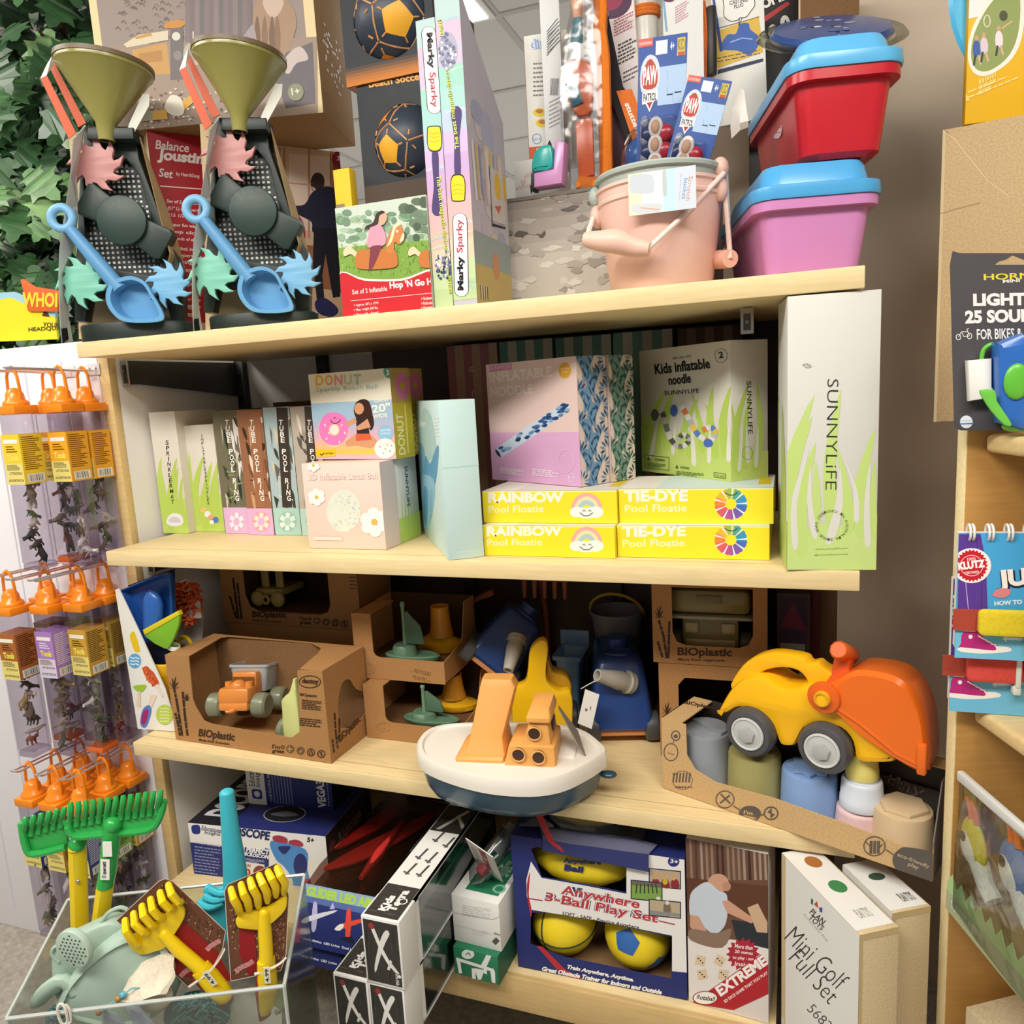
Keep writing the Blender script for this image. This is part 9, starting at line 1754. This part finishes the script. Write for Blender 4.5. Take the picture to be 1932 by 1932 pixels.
t2b, _ = book((1800, 1240), (1776, 1005), (1932, 1240), -.121, zb2, 'front spiral book with yellow strap and whole KLUTZ badge, upper of the two', ['#DCC524', '#A9C95A', '#B52A7A'], (0, 0))
# --- clear pouch with plush birds
MPq = MS @ Mx(((0, -1, 0, .034), (-1, 0, 0, -.004), (0, 0, 1, 0), (0, 0, 0, 1)))
MPq = frame(MS @ V((.004, -.004, -.386 - ZF + EPS)), -(MS.to_3x3() @ V((0, 1, 0)))); P2 = lambda pts, yl=0: pz(MPq, pts, yl)
t = thing('plush_pouch', 'clear zip pouch with yellow and blue bird toys on the lower stand shelf', 'bag', MPq); Hh = max(z for x, z in P2([(1786, 1434)], .0)); Lp = .3
m = MB(); m.loft([[(x, y, z) for x, y in ((0, .0), (.02, -.014 * s), (Lp * .5, -.02 * s), (Lp, -.014 * s), (Lp, .014 * s), (Lp * .5, .02 * s), (.02, .014 * s))] for z, s in ((0, .6), (.015, 1), (Hh * .6, 1), (Hh * .93, .35), (Hh, .08))], '#DDE2DF|t'); m.build('clear_pouch', t)
m = MB(); m.box((.0, -.004, Hh - .010), (Lp, .004, Hh + .002), '#D5D9D8|s', .002); m.build('zip_edge', t)
m = MB(); pl = [(0.004, .001), (Lp - .004, .001), (Lp - .004, .035)]; k = 16
for i in range(k): pl += [(Lp - .004 - (i + .5) * (Lp - .008) / k, .05), (Lp - .004 - (i + 1) * (Lp - .008) / k, .036)]
m.prism(pl, .001, '#A9C98A', PZ(-.011)); m.prism([(.004, .001), (Lp - .004, .001), (Lp - .004, .026), (.004, .026)], .0006, '#A8AE8C', PZ(-.0121)); f = Face(m, MPq, (0, -.0128, 0), (1, 0, 0), (0, 0, 1), Lp, .1); f.TF('SUNNYLIFE', .05, .1, .2, .2, '#D5DCC4', .02); m.build('grass_card', t)
def bird(px, py, col, lab, s, yl):
    x, z = loc2(MPq, px, py, yl); o = thing('bird_toy', lab, 'toy', MPq @ T_(x, yl, z), 'bird toys in the clear pouch'); m = MB()
    m.sph((0, 0, 0), (.022 * s, .007, .028 * s), col + '|f', 20, R_(-18, 'Y')); m.tube([(.010 * s, 0, -.016 * s), (.022 * s, 0, -.034 * s), (.04 * s, 0, -.044 * s)], [.011 * s, .0095 * s, .010 * s], '#E6E4DE|f', 12, None, False, .7); m.build('head', o)
    m = MB(); m.sph((-.006 * s, -.0052, -.005 * s), (.013 * s, .0035, .018 * s), '#EFEDE8|f', 16, R_(-25, 'Y')); m.build('cheek', o); m = MB(); m.sph((-.008 * s, -.0088, .004 * s), (.005 * s, .002, .006 * s), '#232321|g', 12); m.build('eye', o)
    for dx in (-.006, .004): mm = MB(); mm.tube(smooth([(dx * s, 0, .025 * s), ((dx - .004) * s, 0, .037 * s), ((dx - .012) * s, 0, .046 * s)], 3, False), [.004 * s, .0038 * s, .0034 * s, .003 * s, .0028 * s, .0024 * s, .002 * s], '#EE7B2E|f', 8); mm.build('crest', o)
bird(1838, 1590, '#DDD022', 'yellow bird toy with orange crest at the left of the pouch', 1, -.0005)
bird(1915, 1640, '#6F8FCB', 'blue bird toy with orange crest at the photo edge', 1.05, -.0005)
# --- carton with white top at the very corner
zc4 = -.64 + EPS; a = onz(1776, 1857, -.5) + MS.to_3x3() @ V((.01, -.035, 0)); M = frame(V((a.x, a.y, zc4)), MS.to_3x3() @ V((.22, -.97, 0)))
b = Box3(M, .14, .1, a.z - zc4, '#CFBF9E|k'); f = b.F; f.R(.33, 0, 1, 1, '#E4E2DE'); b.T.R(.33, 0, 1, 1, '#E4E2DE'); b.T.UV(circ(.075, .05, .02, 20), '#D9D4CE'); b.T.UV(smooth([(.07, .035), (.12, .03), (.13, .07), (.08, .07)], 3), '#9C1F24'); f.UV(smooth([(.07, b.H * .9), (.13, b.H * .95), (.13, b.H * .6), (.075, b.H * .7)], 3), '#9C1F24')
b.done('corner_carton', 'kraft and white carton with a red print at the bottom right corner', 'box')
